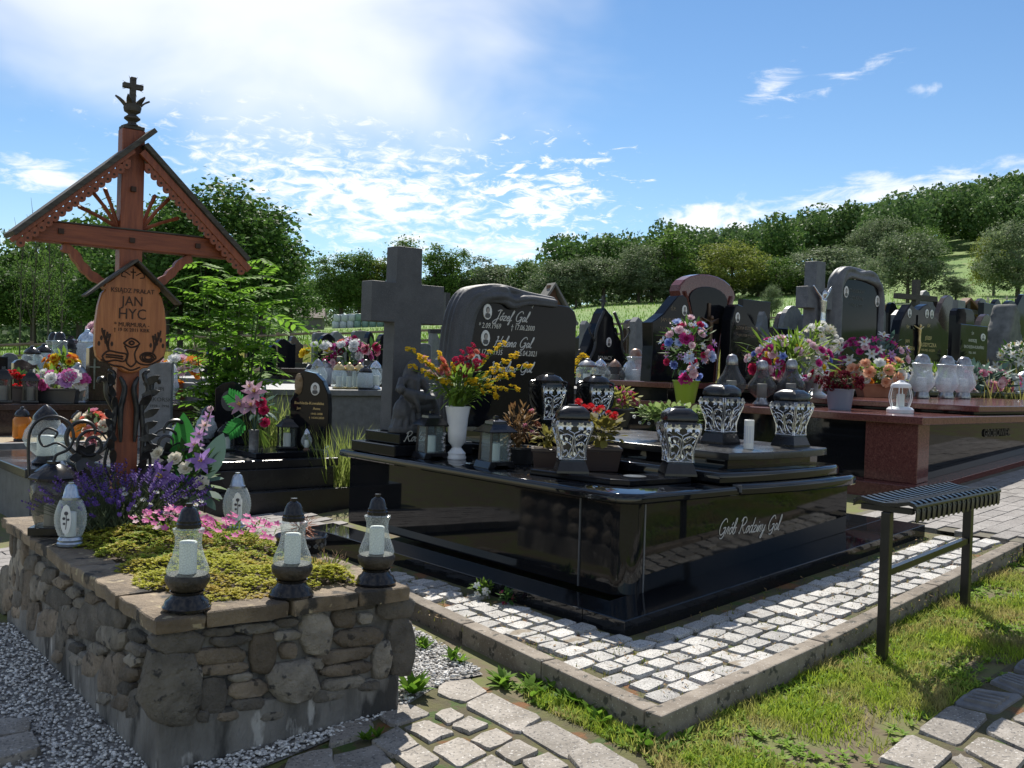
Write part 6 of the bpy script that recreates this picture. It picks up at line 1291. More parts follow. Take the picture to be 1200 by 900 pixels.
oval(t, -.30, -.0015, 1.08, .045, .065); oval(t, .36, -.0015, 1.02, .045, .065); lines(t, [('STANISŁAW', .06, -.08, 1.1), ('DZIUBASIK', .06, -.08, 1.02), ('* 1932 † 1999', .05, -.08, .94)], C('faint_grey_letters', (.07, .075, .075), .5))
t = thing('headstone', 'double peaked black headstone with gold names and three oval portraits', 'headstone', Wp(9.25, 3.55, ZB), ANG)
MB().slab(outline('double', 1.12, 1.13), 0, .12, .012).build('stone', GB, t); oval(t, -.32, -.0015, .98, .045, .06); oval(t, .13, -.0015, 1.0, .045, .06); oval(t, .26, -.0015, 1.0, .045, .06)
lines(t, [('Ś.P.', .05, -.34, .80), ('JAN', .06, -.34, .62), ('SŁODYCZKA', .065, -.34, .53), ('1931 - 2011', .045, -.34, .45), ('Ś.P.', .05, .2, .84), ('JÓZEF', .065, .2, .68), ('SŁODYCZKA', .075, .2, .59), ('18.III.1922 - 8.XI.2001', .042, .2, .52), ('ANNA', .065, .2, .40), ('SŁODYCZKA', .075, .2, .31), ('15.VI.1930 - 2009', .042, .2, .24)], GOLD)
crucifix(t, -.1, -.002, .38, .95, GB, GOLD)
t = thing('headstone', 'black rectangular headstone with white lettering and twin portrait at far right', 'headstone', Wp(10.75, 3.55, ZB), ANG)
MB().slab(outline('flat', .82, .92), 0, .12, .01).build('stone', GB, t); oval(t, .26, -.0015, .76, .07, .055); lines(t, [('Ś.P.', .05, -.05, .80), ('ANDRZEJ', .06, -.05, .70), ('BACHLEDA-KURAŃSKI', .06, 0, .61), ('1926 - 2003', .045, -.05, .53), ('HELENA', .06, -.05, .42), ('BACHLEDA-KURAŃSKA', .06, 0, .33)], SILV)
t = thing('headstone', 'grey slanted headstone with window like cross between the double stone and the lettered stone', 'headstone', Wp(10.35, 4.3, ZB), ANG)
MB().slab(outline('slant', .62, 1.12), 0, .12, .01).build('stone', GS, t); MB().box(-.03, .03, -.012, -.001, .35, .95).box(-.22, .22, -.0125, -.001, .68, .74).build('dark_cross', GB, t)
t = thing('monument', 'pale rough boulder monument at the right edge of the photograph', 'monument', Wp(12.2, 3.6, ZB), ANG)
b = MB(); b.slab(outline('rock', .75, 1.35), 0, .35); sculpt(b, 'boulder', M('pale_rough_stone', (.08, .083, .083), (.17, .174, .17), scale=5, rough=.9, bump=.9, bscale=9), t, .05, 1)
# ---- lanterns and flowers on the right hand tombs
def onv(px, v, z):                    # point of the row v=const that shows at column px
    d = ray(px, 450); n_ = Vector((-SA, CA, 0)); c_ = T0.x*n_.x+T0.y*n_.y+v; t_ = c_/(d.x*n_.x+d.y*n_.y); return Vector((d.x*t_, d.y*t_, z))
Z1 = .801
def L_(px, py, z): p = onz(px, py, z); return Vector((p.x, p.y, z))
lantern('smoked gourd shaped glass lantern half hidden behind the left upper filigree lantern', onv(857, 2.15, Z1), .42, .115, 'gourd', glass=GLS, cap=DSILV)
lantern('smoked gourd shaped glass lantern between the two upper filigree lanterns', onv(893, 2.05, Z1), .38, .112, 'gourd', glass=GLS, cap=DSILV)
lantern('smoked gourd shaped glass lantern behind the right upper filigree lantern', onv(927, 1.95, Z1), .40, .115, 'gourd', glass=GLS, cap=DSILV)
for px, lab in ((1080, 'leftmost of three pearly crackle glass lanterns on the red slab'), (1109, 'middle of three pearly crackle glass lanterns on the red slab'), (1129, 'rightmost of three pearly crackle glass lanterns on the red slab')):
    lantern(lab, onv(px, 1.95, .873), .44, .125, 'vase', glass=GLW, cap=DSILV)
wl = thing('white_lantern', 'small white round wire lantern with a domed lid on the red slab', 'lantern', onv(1056, .93, Z1), 0, None, .84)
MB().lathe([(.115, 0), (.118, .03), (.10, .05), (.075, .055)], 20).build('base', WHITE, wl, 40); MB().lathe([(.088, .225), (.09, .24), (.08, .26), (.03, .28), (.02, .295), (0, .296)], 20).build('lid', WHITE, wl, 40); MB().lathe([(.068, .056), (.07, .14), (.066, .224)], 16, cap=False).build('glass', GLP, wl, 60); candle(wl, .035, .056, .17)
for k in range(6):
    a = 6.283*k/6; MB().tube(crom([(math.cos(a)*.08, math.sin(a)*.08, .05), (math.cos(a)*.105, math.sin(a)*.105, .14), (math.cos(a)*.085, math.sin(a)*.085, .235)], 5), .005, 5).build('wire_rib', WHITE, wl, 60)
bouquet('dark red chrysanthemum dome in a blue grey pot on the red slab', onv(985, 1.40, Z1), (0, 0, .225), (.19, .17, .065), 160, [('tuft', 'maroon', 70, .03)], name='potted_plant', leafmat=LEAF('mum_leaf', (.05, .06, .02), (.10, .09, .035), .3), L=.04, wd=.5, holder=pot_round(.085, .105, .165, BLGR), stemb=(0, 0, .17), cat='potted plant')
bouquet('orange white and green artificial flowers in a terracotta planter', onv(1033, 2.19, .873), (0, 0, .24), (.28, .18, .13), 160, [('rose', 'peach', 12, .05), ('rose', 'white', 9, .05), ('daisy', 'white', 8, .045), ('rose', 'orange', 5, .04)], name='potted_plant', leafmat=GREENL, L=.08, wd=.4, holder=pot_square(.20, .23, .13, TERR, .5), stemb=(0, 0, .12), cat='potted plant')
JG = thing('silver_jug', 'silver white ornamental jug with handle between bouquets on the red slab', 'jug', onv(958, 2.15, .873), 0, None, .85)
MB().lathe([(.10, 0), (.105, .02), (.05, .06), (.06, .10), (.12, .20), (.13, .27), (.09, .36), (.075, .40), (.10, .44)], 20).build('jug_body', M('pearl_white_glaze', (.55, .56, .58), (.70, .70, .70), scale=25, rough=.2, metal=.3), JG, 50); MB().tube(crom([(-.06, -.05, .08), (-.18, -.05, .10), (-.20, -.05, .17), (-.12, -.05, .20)], 6), .014, 6).build('handle', WHITE, JG, 60)
bouquet('tall bouquet of blue, white and pink flowers in a lime green pot', onv(804, 2.45, Z1), (0, 0, .45), (.20, .18, .27), 130, [('rose', 'magenta', 3, .06), ('rose', 'blue', 4, .045), ('rose', 'sky', 5, .045), ('daisy', 'white', 9, .035), ('lily', 'sky', 8, .045), ('rose', 'palepink', 11, .04), ('lily', 'lilac', 7, .045), ('rose', 'cherry', 6, .035)], leafmat=GREEN, L=.10, wd=.3, holder=pot_round(.075, .11, .19, LIME), stemb=(0, 0, .17))
bouquet('wide spray of pink red and blue artificial flowers right of the arched monument', onv(925, 2.28, .873), (0, 0, .32), (.36, .26, .20), 220, [('rose', 'cherry', 5, .065), ('rose', 'magenta', 9, .045), ('rose', 'palepink', 16, .045), ('lily', 'sky', 10, .05), ('rose', 'blue', 6, .04), ('daisy', 'white', 12, .035), ('lily', 'lilac', 8, .045), ('rose', 'yellow', 4, .04)], leafmat=GREENL, L=.20, wd=.12, stemb=(0, 0, 0), holder=pot_round(.16, .2, .14, DKG))
bouquet('cluster of white artificial hydrangeas above the pink spray', Wp(5.35, 2.55, Z1), (0, 0, .60), (.20, .18, .16), 60, [('pom', 'white', 18, .05), ('daisy', 'cream', 8, .06)], leafmat=GREENL, L=.1, wd=.3, holder=pot_round(.08, .10, .38, DKG), stemb=(0, 0, .35))
bouquet('bouquet of magenta and white lilies before the cloth framed headstone', Wp(6.75, 2.75, ZB), (0, 0, .36), (.36, .24, .22), 120, [('lily', 'white', 9, .075), ('lily', 'magenta', 10, .05), ('rose', 'magenta', 10, .05), ('lily', 'lilac', 9, .055), ('rose', 'palepink', 5, .05)], leafmat=BLUEG, L=.12, wd=.3, holder=pot_round(.08, .11, .20, PLB), stemb=(0, 0, .18))
bouquet('reddish brown heather clump left of the lily bouquet', Wp(6.35, 2.75, ZB), (0, 0, .12), (.22, .20, .12), 160, [('tuft', 'rust', 22, .035)], name='potted_plant', leafmat=LEAF('heather_leaf', (.10, .05, .03), (.17, .09, .05), .3), L=.07, wd=.14, holder=pot_round(.12, .16, .06, DKG), stemb=(0, 0, .05), cat='potted plant')
lantern('white heart shaped glass lantern with dark cap on the black terrace tomb', onv(1055, 2.66, ZB), .27, .14, 'urn', glass=GLW, cap=PLB)
lantern('tan crackle glass lantern with dark cap in the middle of the black terrace tomb', onv(1113, 2.66, ZB), .40, .15, 'jar', glass=GLASS('tan_glass', (.7, .6, .5), .5, bodycol=(.42, .33, .26), bscale=40, voro=True), cap=PLB)
lantern('grey glass lantern in the shadow before the double headstone', onv(1068, 2.85, ZB), .26, .13, 'urn', glass=GLS, cap=PLB)
bouquet('pink and white lilies with blue green leaves lying on the black terrace tomb', onv(1145, 2.70, ZB), (0, 0, .14), (.50, .22, .15), 170, [('rose', 'white', 10, .065), ('rose', 'rosepink', 9, .06), ('lily', 'magenta', 8, .06), ('rose', 'palepink', 6, .06)], leafmat=BLUEG, L=.17, wd=.35, stemb=(0, 0, .02))
bouquet('green and white flower bundle left of the tan lantern', onv(1098, 2.62, ZB), (0, 0, .12), (.17, .15, .12), 70, [('lily', 'white', 6, .06)], leafmat=GREENL, L=.16, wd=.2, stemb=(0, 0, .02))
bouquet('white lilies leaning on the pale boulder at the right edge', onv(1190, 3.1, ZB), (0, 0, .42), (.28, .2, .25), 70, [('lily', 'white', 14, .09), ('daisy', 'cream', 4, .06)], leafmat=GREEN, L=.14, wd=.3, holder=pot_square(.2, .2, .24, PLB), stemb=(0, 0, .22))
bouquet('pink and white roses left of the white heart lantern', onv(1046, 2.8, ZB), (0, 0, .2), (.12, .1, .14), 40, [('rose', 'palepink', 7, .06), ('rose', 'white', 3, .05)], leafmat=GREEN, L=.1, wd=.3, stemb=(0, 0, .02))
lantern('pale glass lantern cut by the right edge of the photograph', onv(1201, 2.62, ZB), .30, .13, 'jar', glass=GLW, cap=CHROME)
# ================================================================== mountain shaped stone in the middle distance
def slab_grave(label, u0, u1, v0, v1, ztop, mat, name='grave', mat2=None):
    t = thing(name, label, 'grave', (T0.x, T0.y, 0), ANG); lo = min(zs(u0), zs(u1))-.2
    MB().box(u0+.04, u1-.04, v0+.04, v1-.04, lo, ztop-.0615).build('body', mat2 or mat, t, bevel=.004); MB().box(u0, u1, v0, v1, ztop-.06, ztop).build('cover_slab', mat, t, bevel=.006); return t
slab_grave('light grey granite grave under the row of lanterns behind the large headstone', 3.3, 5.0, 4.0, 5.7, .87, GL)
t = thing('headstone', 'black mountain shaped headstone with wrought iron branches', 'headstone', onv(708, 4.9, .871), ANG)
MB().slab(outline('rock', .72, .88), 0, .14, .012).build('stone', GB, t)
oval(t, .05, -.0015, .50, .04, .055); lines(t, [('IGNACY', .06, 0, .32), ('SKUPIEŃ', .07, 0, .24), ('* 1930 † 2017', .045, 0, .17)], SILV)
b = MB()
for s_ in (-1, 1):
    b.tube(crom([(s_*.40, -.06, 0), (s_*.36, -.06, .2), (s_*.22, -.05, .42), (s_*.20, -.05, .62), (s_*.08, -.04, .84)], 5), .018, 6).tube(crom([(s_*.33, -.06, .26), (s_*.44, -.08, .34), (s_*.48, -.08, .40)], 5), .012, 6).tube(crom([(s_*.22, -.05, .5), (s_*.32, -.06, .62), (s_*.30, -.06, .68)], 5), .010, 6)
b.build('iron_branches', IRON, t, 60); MB().box(-.012, .012, .05, .074, .86, 1.02).box(-.05, .05, .051, .073, .95, .97).build('iron_cross', IRON, t)
for px, st, gl, cp, lab in ((688, 'jar', GLC, DSILV, 'glass lantern with silver cap leftmost in the row below the mountain stone'), (703, 'urn', GLC, CHROME, 'clear glass lantern with silver dome second from left below the mountain stone'), (720, 'urn', GLS, M('copper_cap', (.22, .14, .10), (.3, .2, .15), scale=20, rough=.35, metal=.7), 'glass lantern with copper dome below the mountain stone'), (737, 'urn', GLC, CHROME, 'small clear glass lantern next to the tall pale one')):
    lantern(lab, onv(px, 4.25, .871), .30, .115, st, glass=gl, cap=cp)
lantern('tall pale glass lantern with red flower behind it right of the mountain stone', onv(744, 4.15, .871), .42, .12, 'vase', glass=GLW, cap=M('copper_cap', (.22, .14, .10)))
bouquet('small yellow flowers in a pot left of the mountain stone', onv(683, 4.5, .871), (0, 0, .2), (.12, .1, .12), 40, [('tuft', 'yellow', 8, .05)], leafmat=GREENL, L=.08, stemb=(0, 0, .02))
bouquet('small red flowers between the lanterns right of the mountain stone', onv(741, 4.7, .871), (0, 0, .3), (.1, .1, .1), 30, [('pom', 'coral', 5, .05)], leafmat=GREEN, L=.08, stemb=(0, 0, .02))
stone('pale grey headstone with brown plaques behind the swept black headstone', 741, 762, 372, 452, 12.0, 'slant', GL)
stone('pale grey slanted headstone left of the mountain stone', 682, 698, 376, 440, 12.5, 'slant', GL)
# ================================================================== graves on the left
lg = thing('black_step_grave', 'black granite grave with three steps behind the stone bed', 'grave', (T0.x, T0.y, 0), ANG)
lbox(lg, 'base_step', GBd, -1.05, .66, 3.36, 5.3, -.2, .14, .005); lbox(lg, 'middle_step', GBd, -.98, .57, 3.46, 5.2, .141, .285, .005); lbox(lg, 'cover_slab', GBd, -1.02, .62, 3.50, 5.25, .286, .345, .006); lbox(lg, 'low_plinth', GB, .02, .56, 3.62, 3.98, .346, .385, .005)
ZL = .346
def at_t(px, py, z): p = onz(px, py, z); return Vector((p.x, p.y, z))
t = thing('headstone', 'small black arched headstone with gold lettering, round portrait and a carved tan figure', 'headstone', at_t(357, 527, .386)+Vector((0, .12, 0)), -.12)
MB().slab([(-.15, 0), (.15, 0), (.155, .3), (.145, .42), (.10, .52), (.04, .575), (-.04, .59), (-.09, .575), (-.105, .50), (-.12, .42), (-.15, .36)], 0, .085, .005).build('stone', GB, t)
oval(t, .045, -.0015, .455, .036, .05); b = MB(); ell(b, (-.085, -.004, .49), (.035, .02, .085)); ell(b, (-.075, -.014, .53), (.02, .02, .025)); b.tube([(-.10, -.01, .42), (-.08, -.015, .47)], .02, 6); sculpt(b, 'carved_figure', M('tan_relief', (.30, .21, .12), (.2, .13, .07), scale=20, rough=.7, bump=.6, bscale=60), t, .006, 1)
lines(t, [('Bachleda-Kowalska', .030, .0, .345), ('Jan', .028, -.08, .305), ('Anna', .028, .06, .305), ('1942-2008', .022, .06, .265), ('† 14.XII.2020', .022, .06, .235)], GOLD)
t = thing('headstone', 'black headstone with wavy top and etched oval beside the leafy shrub', 'headstone', at_t(270, 524, ZL)+Vector((0, .25, 0)), .25)
MB().slab(outline('wave', .40, .52), 0, .09, .006).build('stone', GB, t); MB().slab([(-.09+.062*math.cos(6.283*i/16), .36+.085*math.sin(6.283*i/16)) for i in range(16)], -.003, .001).build('etched_oval', C('etched_oval_grey', (.06, .06, .065), .4), t)
# vase with lilies and monstera
def vase_g(t): MB().lathe([(.048, 0), (.05, .012), (.038, .025), (.036, .03), (.036, .165), (.042, .175), (.044, .185), (.034, .186), (0, .17)], 16).build('vase', M('grey_marbled_vase', (.10, .10, .105), (.2, .2, .21), scale=30, rough=.25), t, 40)
t = bouquet('mauve lilies and dark pink roses with monstera leaves in a grey vase', at_t(297, 533, ZL), (0, 0, .34), (.13, .11, .14), 30, [], leafmat=BLUEG, L=.09, holder=vase_g, stemb=(0, 0, .17))
for (x, z, k, c_, s_) in ((.02, .46, 'lily', 'mauve', .085), (-.08, .36, 'lily', 'mauve', .08), (.0, .36, 'lily', 'mauve', .075), (.07, .385, 'rose', 'cherry', .038), (.09, .33, 'rose', 'cherry', .036), (.10, .24, 'rose', 'cherry', .036), (-.02, .50, 'lily', 'palepink', .05)): flower(k, c_, t, (x, -.08, z), s_, (x, -1, .5))
b = MB()
for i in range(8): b.petal((.05, -.05, .2), (rng.uniform(.3, .8), -.3, -rng.uniform(.4, 1)), (0, -1, .3), .17, .012, .1, .3, 4)
b.build('grass_blades', GREENL, t)
MON = LEAF('monstera_leaf', (.03, .20, .04), (.05, .26, .06), .4)
def monstera(t, x, z, L, a):
    b = MB(); d = Vector((math.cos(a), 0, math.sin(a))); n_ = Vector((-d.z, 0, d.x))
    for i in range(7):
        q = i/6; 
        for s_ in (-1, 1): b.petal(Vector((x, -.06, z))+d*(L*q*.8), d*.55+n_*s_*(1.0-.4*q), (0, -1, .2), L*(.55-.25*abs(q-.35)), L*.17, -.08, .35, 4)
    b.tube([(x, -.058, z), (x+d.x*L, -.06, z+d.z*L)], .004, 4); b.build('monstera_leaf', MON, t)
monstera(t, -.07, .36, .15, 2.5); monstera(t, -.07, .25, .15, 3.9)
lantern('black six sided lantern with stepped roof and white candle on the black step grave', at_t(336, 526, .386), .25, .075, 'tower', glass=GLP, cap=PLB, rz=.5)
lantern('small glass lantern on a brown base before the little arched headstone', at_t(359, 528, .386), .165, .042, 'urn', glass=GLC, cap=CHROME, base=C('brown_base', (.12, .065, .045), .5))
lantern('dark rectangular lantern behind the monstera leaves', at_t(265, 528, ZL), .22, .075, 'tower', glass=GLP, cap=PLB, rz=.3)
lantern('blue grey swirled glass lantern left of the wavy black headstone', at_t(243, 520, ZL), .32, .10, 'urn', glass=GLW, cap=PLB)
lantern('white swirled ball lantern with black cap right of the iron scrolls', at_t(214, 527, ZL), .26, .105, 'urn', glass=GLW, cap=PLB)
lantern('small silver lantern at the right end of the black step grave', at_t(383, 534, ZL), .08, .03, 'urn', glass=GLC, cap=CHROME)
# leafy ash shrub
sh = thing('leafy_shrub', 'tall bright green shrub with feathered leaves behind the black step grave', 'shrub', at(272, 520, 8.6)); sh.location.z = G(sh.location.x, sh.location.y)
ASH = LEAF('ash_leaf', (.10, .23, .02), (.22, .40, .05), .55)
b = MB()
for i in range(9):
    s_ = (-1 if i % 2 else 1); q = i; L = .34
    if i == 8: b.petal((.30, 0, -.03), (1, 0, -.15), (0, 0, 1), .13, .05, -.2, .05, 3)
    else: b.petal((.05+.065*(i//2), 0, -.01*(i//2)), (.55, s_*1.0, .05), (0, 0, 1), .115, .048, -.25, .05, 3)
b.tube([(0, 0, 0), (.17, 0, .0), (.31, 0, -.03)], .003, 3); leafme = b.mesh('compound_leaf'); leafme.materials.append(ASH)
st = MB(); base_z = sh.location.z
tops = [(-.32, .0, 1.86), (-.12, .05, 1.80), (.05, -.05, 1.72), (.24, .0, 1.93), (-.22, -.1, 1.6), (.15, .1, 1.64), (.32, .05, 1.55), (0, .1, 1.6), (-.4, .0, 1.45)]
for (x, y, z) in tops:
    P = crom([(x*.25, y*.3, 0), (x*.6, y*.7, (z-base_z)*.45), (x, y, z-base_z)], 6); st.tube(P, [.012*(1-.75*i/(len(P)-1)) for i in range(len(P))], 5)
    for i in range(3, len(P)):
        for j in range(3):
            a = i*2.0+j*2.1+rng.uniform(-.4, .4); o = bpy.data.objects.new('compound_leaf', leafme); link(o, sh); o.location = P[i]+Vector((0, 0, rng.uniform(-.05, .05))); s_ = rng.uniform(.65, 1.0)*(1.0 if i < len(P)-1 else .7); o.scale = (s_,)*3; o.rotation_euler = (rng.uniform(-.3, .3), rng.uniform(-.5, .25), a)
st.build('stems', M('green_stem', (.06, .08, .03), rough=.7), sh)
foliage(sh, 560, (0, 0, .55), (.36, .30, .58), .10, LEAF('shrub_low_leaf', (.035, .09, .012), (.10, .19, .03), .45), .42, False, name='lower_leaves')
# tall grass clumps
TG = LEAF('tall_yellow_grass', (.20, .27, .05), (.33, .38, .12), .5)
for (px, py, Y, rr, n_, h0, h1, lab) in ((318, 520, 8.2, .22, 420, .4, .85, 'tall yellow green grass clump behind the mauve lily bouquet'), (402, 560, 7.4, .25, 420, .25, .62, 'tall yellow green grass clump between the black grave and the family tomb')):
    p = at(px, py, Y); p.z = G(p.x, p.y); pts = []
    for _ in range(n_): a, q = rng.uniform(0, 6.28), rr*math.sqrt(rng.random()); pts.append((math.cos(a)*q, math.sin(a)*q, 0))
    o = blades('grass_clump', pts, h0, h1, .006, TG, .5); o.location = p; tag(o, lab, 'grass clump')
# grey bed, brown tomb and things on them
slab_grave('grey granite kerbed grave left of the wooden cross', -1.35, -.78, 4.2, 5.7, .27, GBd, mat2=GS)
gb = thing('gravel_grave', 'gravel covered grave bed with grey granite border at the left edge', 'grave', (T0.x, T0.y, 0), ANG)
for (u0, u1, v0, v1) in ((-1.7, .6, 5.95, 6.02), (-1.7, -1.63, 6.022, 6.9), (.53, .6, 6.022, 6.9)): lbox(gb, 'granite_border', GL, u0, u1, v0, v1, -.2, .30)
lbox(gb, 'gravel_fill', M('tan_gravel', (.25, .19, .12), (.36, .30, .2), scale=50, rough=.9, bump=.8, bscale=60), -1.62, .52, 6.025, 6.9, -.2, .285, 0)
slab_grave('polished dark brown granite tomb with lanterns at the left', -1.7, 1.0, 7.0, 8.6, .57, GW)
ZG, ZW = .286, .571
def lt(px, v, z, h, r, st_, lab, **k): return lantern(lab, onv(px, v, z), h, r, st_, **k)
lt(27, 6.3, ZG, .30, .075, 'jar', 'amber glass lantern with dark cap on the gravel grave', glass=GLO, cap=PLB)
lt(92, 6.35, ZG, .26, .07, 'jar', 'small amber glass lantern half hidden by the left iron scroll', glass=GLO, cap=PLB)
lt(55, 4.5, .271, .42, .15, 'urn', 'large crackle glass ball lantern with black cap left of the wooden cross', glass=GLC, cap=PLB)
lt(74, 4.3, .271, .30, .075, 'urn', 'slim glass lantern with silver cap left of the iron scrolls', glass=GLC, cap=SKYS)
bouquet('coral and white artificial roses behind the left iron scroll', onv(113, 5.2, .271), (0, 0, .22), (.14, .1, .1), 40, [('rose', 'coral', 4, .05), ('rose', 'cream', 5, .05), ('rose', 'rosepink', 2, .045)], leafmat=GREEN, L=.08, stemb=(0, 0, .01))
lt(178, 4.9, .271, .32, .12, 'urn', 'white ribbed ball lantern behind the wooden post', glass=GLW, cap=PLB)
lt(196, 4.75, .271, .30, .075, 'urn', 'slim blue silver lantern right of the wooden post', glass=GLC, cap=SKYS)
lt(36, 7.2, ZW, .32, .085, 'tower', 'black square lantern on the dark brown tomb', glass=GLS, cap=PLB, rz=.4)
lt(4, 7.2, ZW, .34, .09, 'tower', 'black square lantern cut by the left edge on the dark brown tomb', glass=GLS, cap=PLB, rz=.4)
lt(91, 7.2, ZW, .40, .10, 'jar', 'tall clear glass lantern beside the pink and white bouquet', glass=GLC, cap=DSILV)
bouquet('pink and white artificial roses in a dark trough on the dark brown tomb', onv(65, 7.25, ZW), (0, 0, .22), (.26, .15, .09), 60, [('rose', 'white', 5, .075), ('rose', 'pink', 7, .07), ('rose', 'lilac', 3, .07)], leafmat=GREENL, L=.09, holder=pot_square(.22, .24, .14, DKG, .4), stemb=(0, 0, .13))
bouquet('red flowers in a dark planter at the left of the dark brown tomb', onv(20, 7.5, ZW), (0, 0, .22), (.12, .1, .08), 30, [('pom', 'red', 9, .045)], leafmat=GREEN, L=.07, holder=pot_square(.11, .12, .15, BRN, .6), stemb=(0, 0, .14))
bouquet('yellow and red flowers behind the pink and white bouquet', onv(72, 8.1, ZW), (0, 0, .34), (.18, .12, .16), 70, [('rose', 'yellow', 8, .05), ('pom', 'red', 5, .045), ('rose', 'orange', 3, .045)], leafmat=GREENL, L=.1, stemb=(0, 0, .01))
stone('brown granite headstone with a thin metal cross behind the wooden post', 104, 146, 404, 470, 9.8, 'slant', GW)
t = [o for o in bpy.data.objects if o.get('label', '').startswith('brown granite headstone')][0]; MB().box(-.135, -.12, -.012, -.001, .12, .42).box(-.18, -.075, -.0125, -.001, .33, .345).build('metal_cross', DSILV, t)
t, w_, h_ = stone('light grey headstone with black lettering right of the wooden post', 160, 199, 424, 512, 7.6, 'flat', GL, .2, .12)
lines(t, [('LIPI', .045, .04, .37), ('ŁĄKORSKI', .045, .04, .29), ('1928 - 1996', .03, .04, .24)], C('black_letters', (.02, .02, .02), .5))
stone('small dark headstone with curved top at the left edge', 16, 43, 421, 462, 10.2, 'wave', GW)
stone('tall black headstone cut by the left edge of the photograph', -14, 8, 418, 470, 9.6, 'flat', GB)
slab_grave('pale grave slab carrying a row of lanterns far left', .0, 3.2, 9.0, 10.2, .80, GL)
for i, (px, h, r, st_, gl, cp, lab) in enumerate(((37, .33, .11, 'jar', GLC, PLB, 'leftmost lantern in the far left row, with pink ribbon'), (51, .36, .12, 'jar', GLW, PLB, 'pale glass lantern second in the far left row'), (62, .50, .11, 'vase', GLC, PLB, 'tall clear lantern third in the far left row'), (69, .50, .11, 'vase', GLC, PLB, 'tall clear lantern fourth in the far left row'), (82, .46, .13, 'tower', GLS, PLB, 'dark roofed lantern with red candle in the far left row'), (94, .42, .12, 'urn', C('black_globe', (.015, .015, .017), .2), PLB, 'black ball lantern in the far left row'), (101, .55, .13, 'jar', GLW, SKYS, 'white lantern with pale blue cap rightmost in the far left row'))):
    lt(px, 9.2+.12*(i % 3), .801, h, r, st_, lab, glass=gl, cap=cp)
bouquet('pink flowers peeking out beside the wooden name panel', onv(117, 9.4, .801), (0, 0, .5), (.12, .1, .12), 30, [('rose', 'palepink', 6, .07)], leafmat=GREEN, L=.08, stemb=(0, 0, .01))
# behind the shrub and beside the grass clump
slab_grave('pale grey grave between the shrub and the light grey headstone', 1.1, 2.1, 7.2, 9.0, .60, GL)
bouquet('orange pink and white flowers right of the light grey headstone', onv(208, 7.5, .601), (0, 0, .30), (.22, .15, .13), 60, [('rose', 'orange', 5, .08), ('rose', 'white', 6, .08), ('rose', 'palepink', 4, .07)], leafmat=GREENL, L=.1, stemb=(0, 0, .01), holder=pot_round(.1, .13, .16, TERR))
lt(201, 7.3, .601, .38, .08, 'vase', 'white bottle shaped lantern below the orange flowers', glass=GLW, cap=WHITE)
stone('pale headstone seen through the left of the shrub', 205, 226, 408, 440, 13.5, 'slant', GL)
slab_grave('pale granite grave with crowded lanterns between shrub and grey cross', .95, 3.0, 5.6, 7.6, .78, GL)
Z3 = .781
for (px, v, h, r, st_, gl, cp, lab) in ((364, 6.6, .30, .13, 'urn', GLW, PLB, 'pale ball lantern with black cap left in the crowded grave'), (380, 6.9, .36, .12, 'jar', GLW, DSILV, 'pale pink lantern behind the arched headstone'), (398, 6.6, .32, .12, 'urn', GLW, PLB, 'pale ball lantern under the pink bouquet'), (397, 5.85, .33, .10, 'jar', GLC, GOLD, 'clear lantern with gold cap leftmost in the front row'), (409, 5.85, .33, .10, 'jar', GLC, GOLD, 'clear lantern with gold cap second in the front row'), (421, 5.85, .33, .10, 'jar', GLC, GOLD, 'clear lantern with gold cap third in the front row'), (428, 6.6, .38, .12, 'jar', GLC, DSILV, 'clear lantern with pale cap right of the pink bouquet'), (436, 6.1, .34, .14, 'urn', GLW, PLB, 'wide pale lantern with black cap beside the grey cross'), (428, 5.75, .30, .11, 'jar', GLW, PLB, 'white lantern with black cap nearest the tall grass')): lt(px, v, Z3, h*.82, r*.74, st_, lab, glass=gl, cap=cp)
bouquet('large bouquet of pink, magenta and white artificial flowers left of the grey cross', onv(409, 6.9, Z3), (0, 0, .34), (.25, .2, .19), 110, [('pom', 'magenta', 6, .06), ('rose', 'pink', 8, .06), ('pom', 'wine', 8, .06), ('rose', 'white', 8, .055), ('rose', 'palepink', 6, .05), ('rose', 'coral', 3, .045), ('lily', 'lilac', 5, .05)], leafmat=GREEN, L=.1, stemb=(0, 0, .01), holder=pot_round(.12, .16, .2, DKG))
bouquet('single large pink peony beside the grey cross', onv(434, 6.5, Z3), (0, 0, .42), (.06, .06, .07), 14, [('pom', 'rosepink', 3, .07), ('rose', 'cherry', 2, .055)], leafmat=GREEN, L=.1, stemb=(0, 0, .01), holder=pot_round(.06, .08, .3, DKG))
bouquet('yellow and white flowers among the lanterns left of the pink bouquet', onv(371, 7.0, Z3), (0, 0, .34), (.15, .12, .14), 50, [('rose', 'yellow', 4, .06), ('rose', 'white', 4, .06)], leafmat=GREENL, L=.1, stemb=(0, 0, .01))
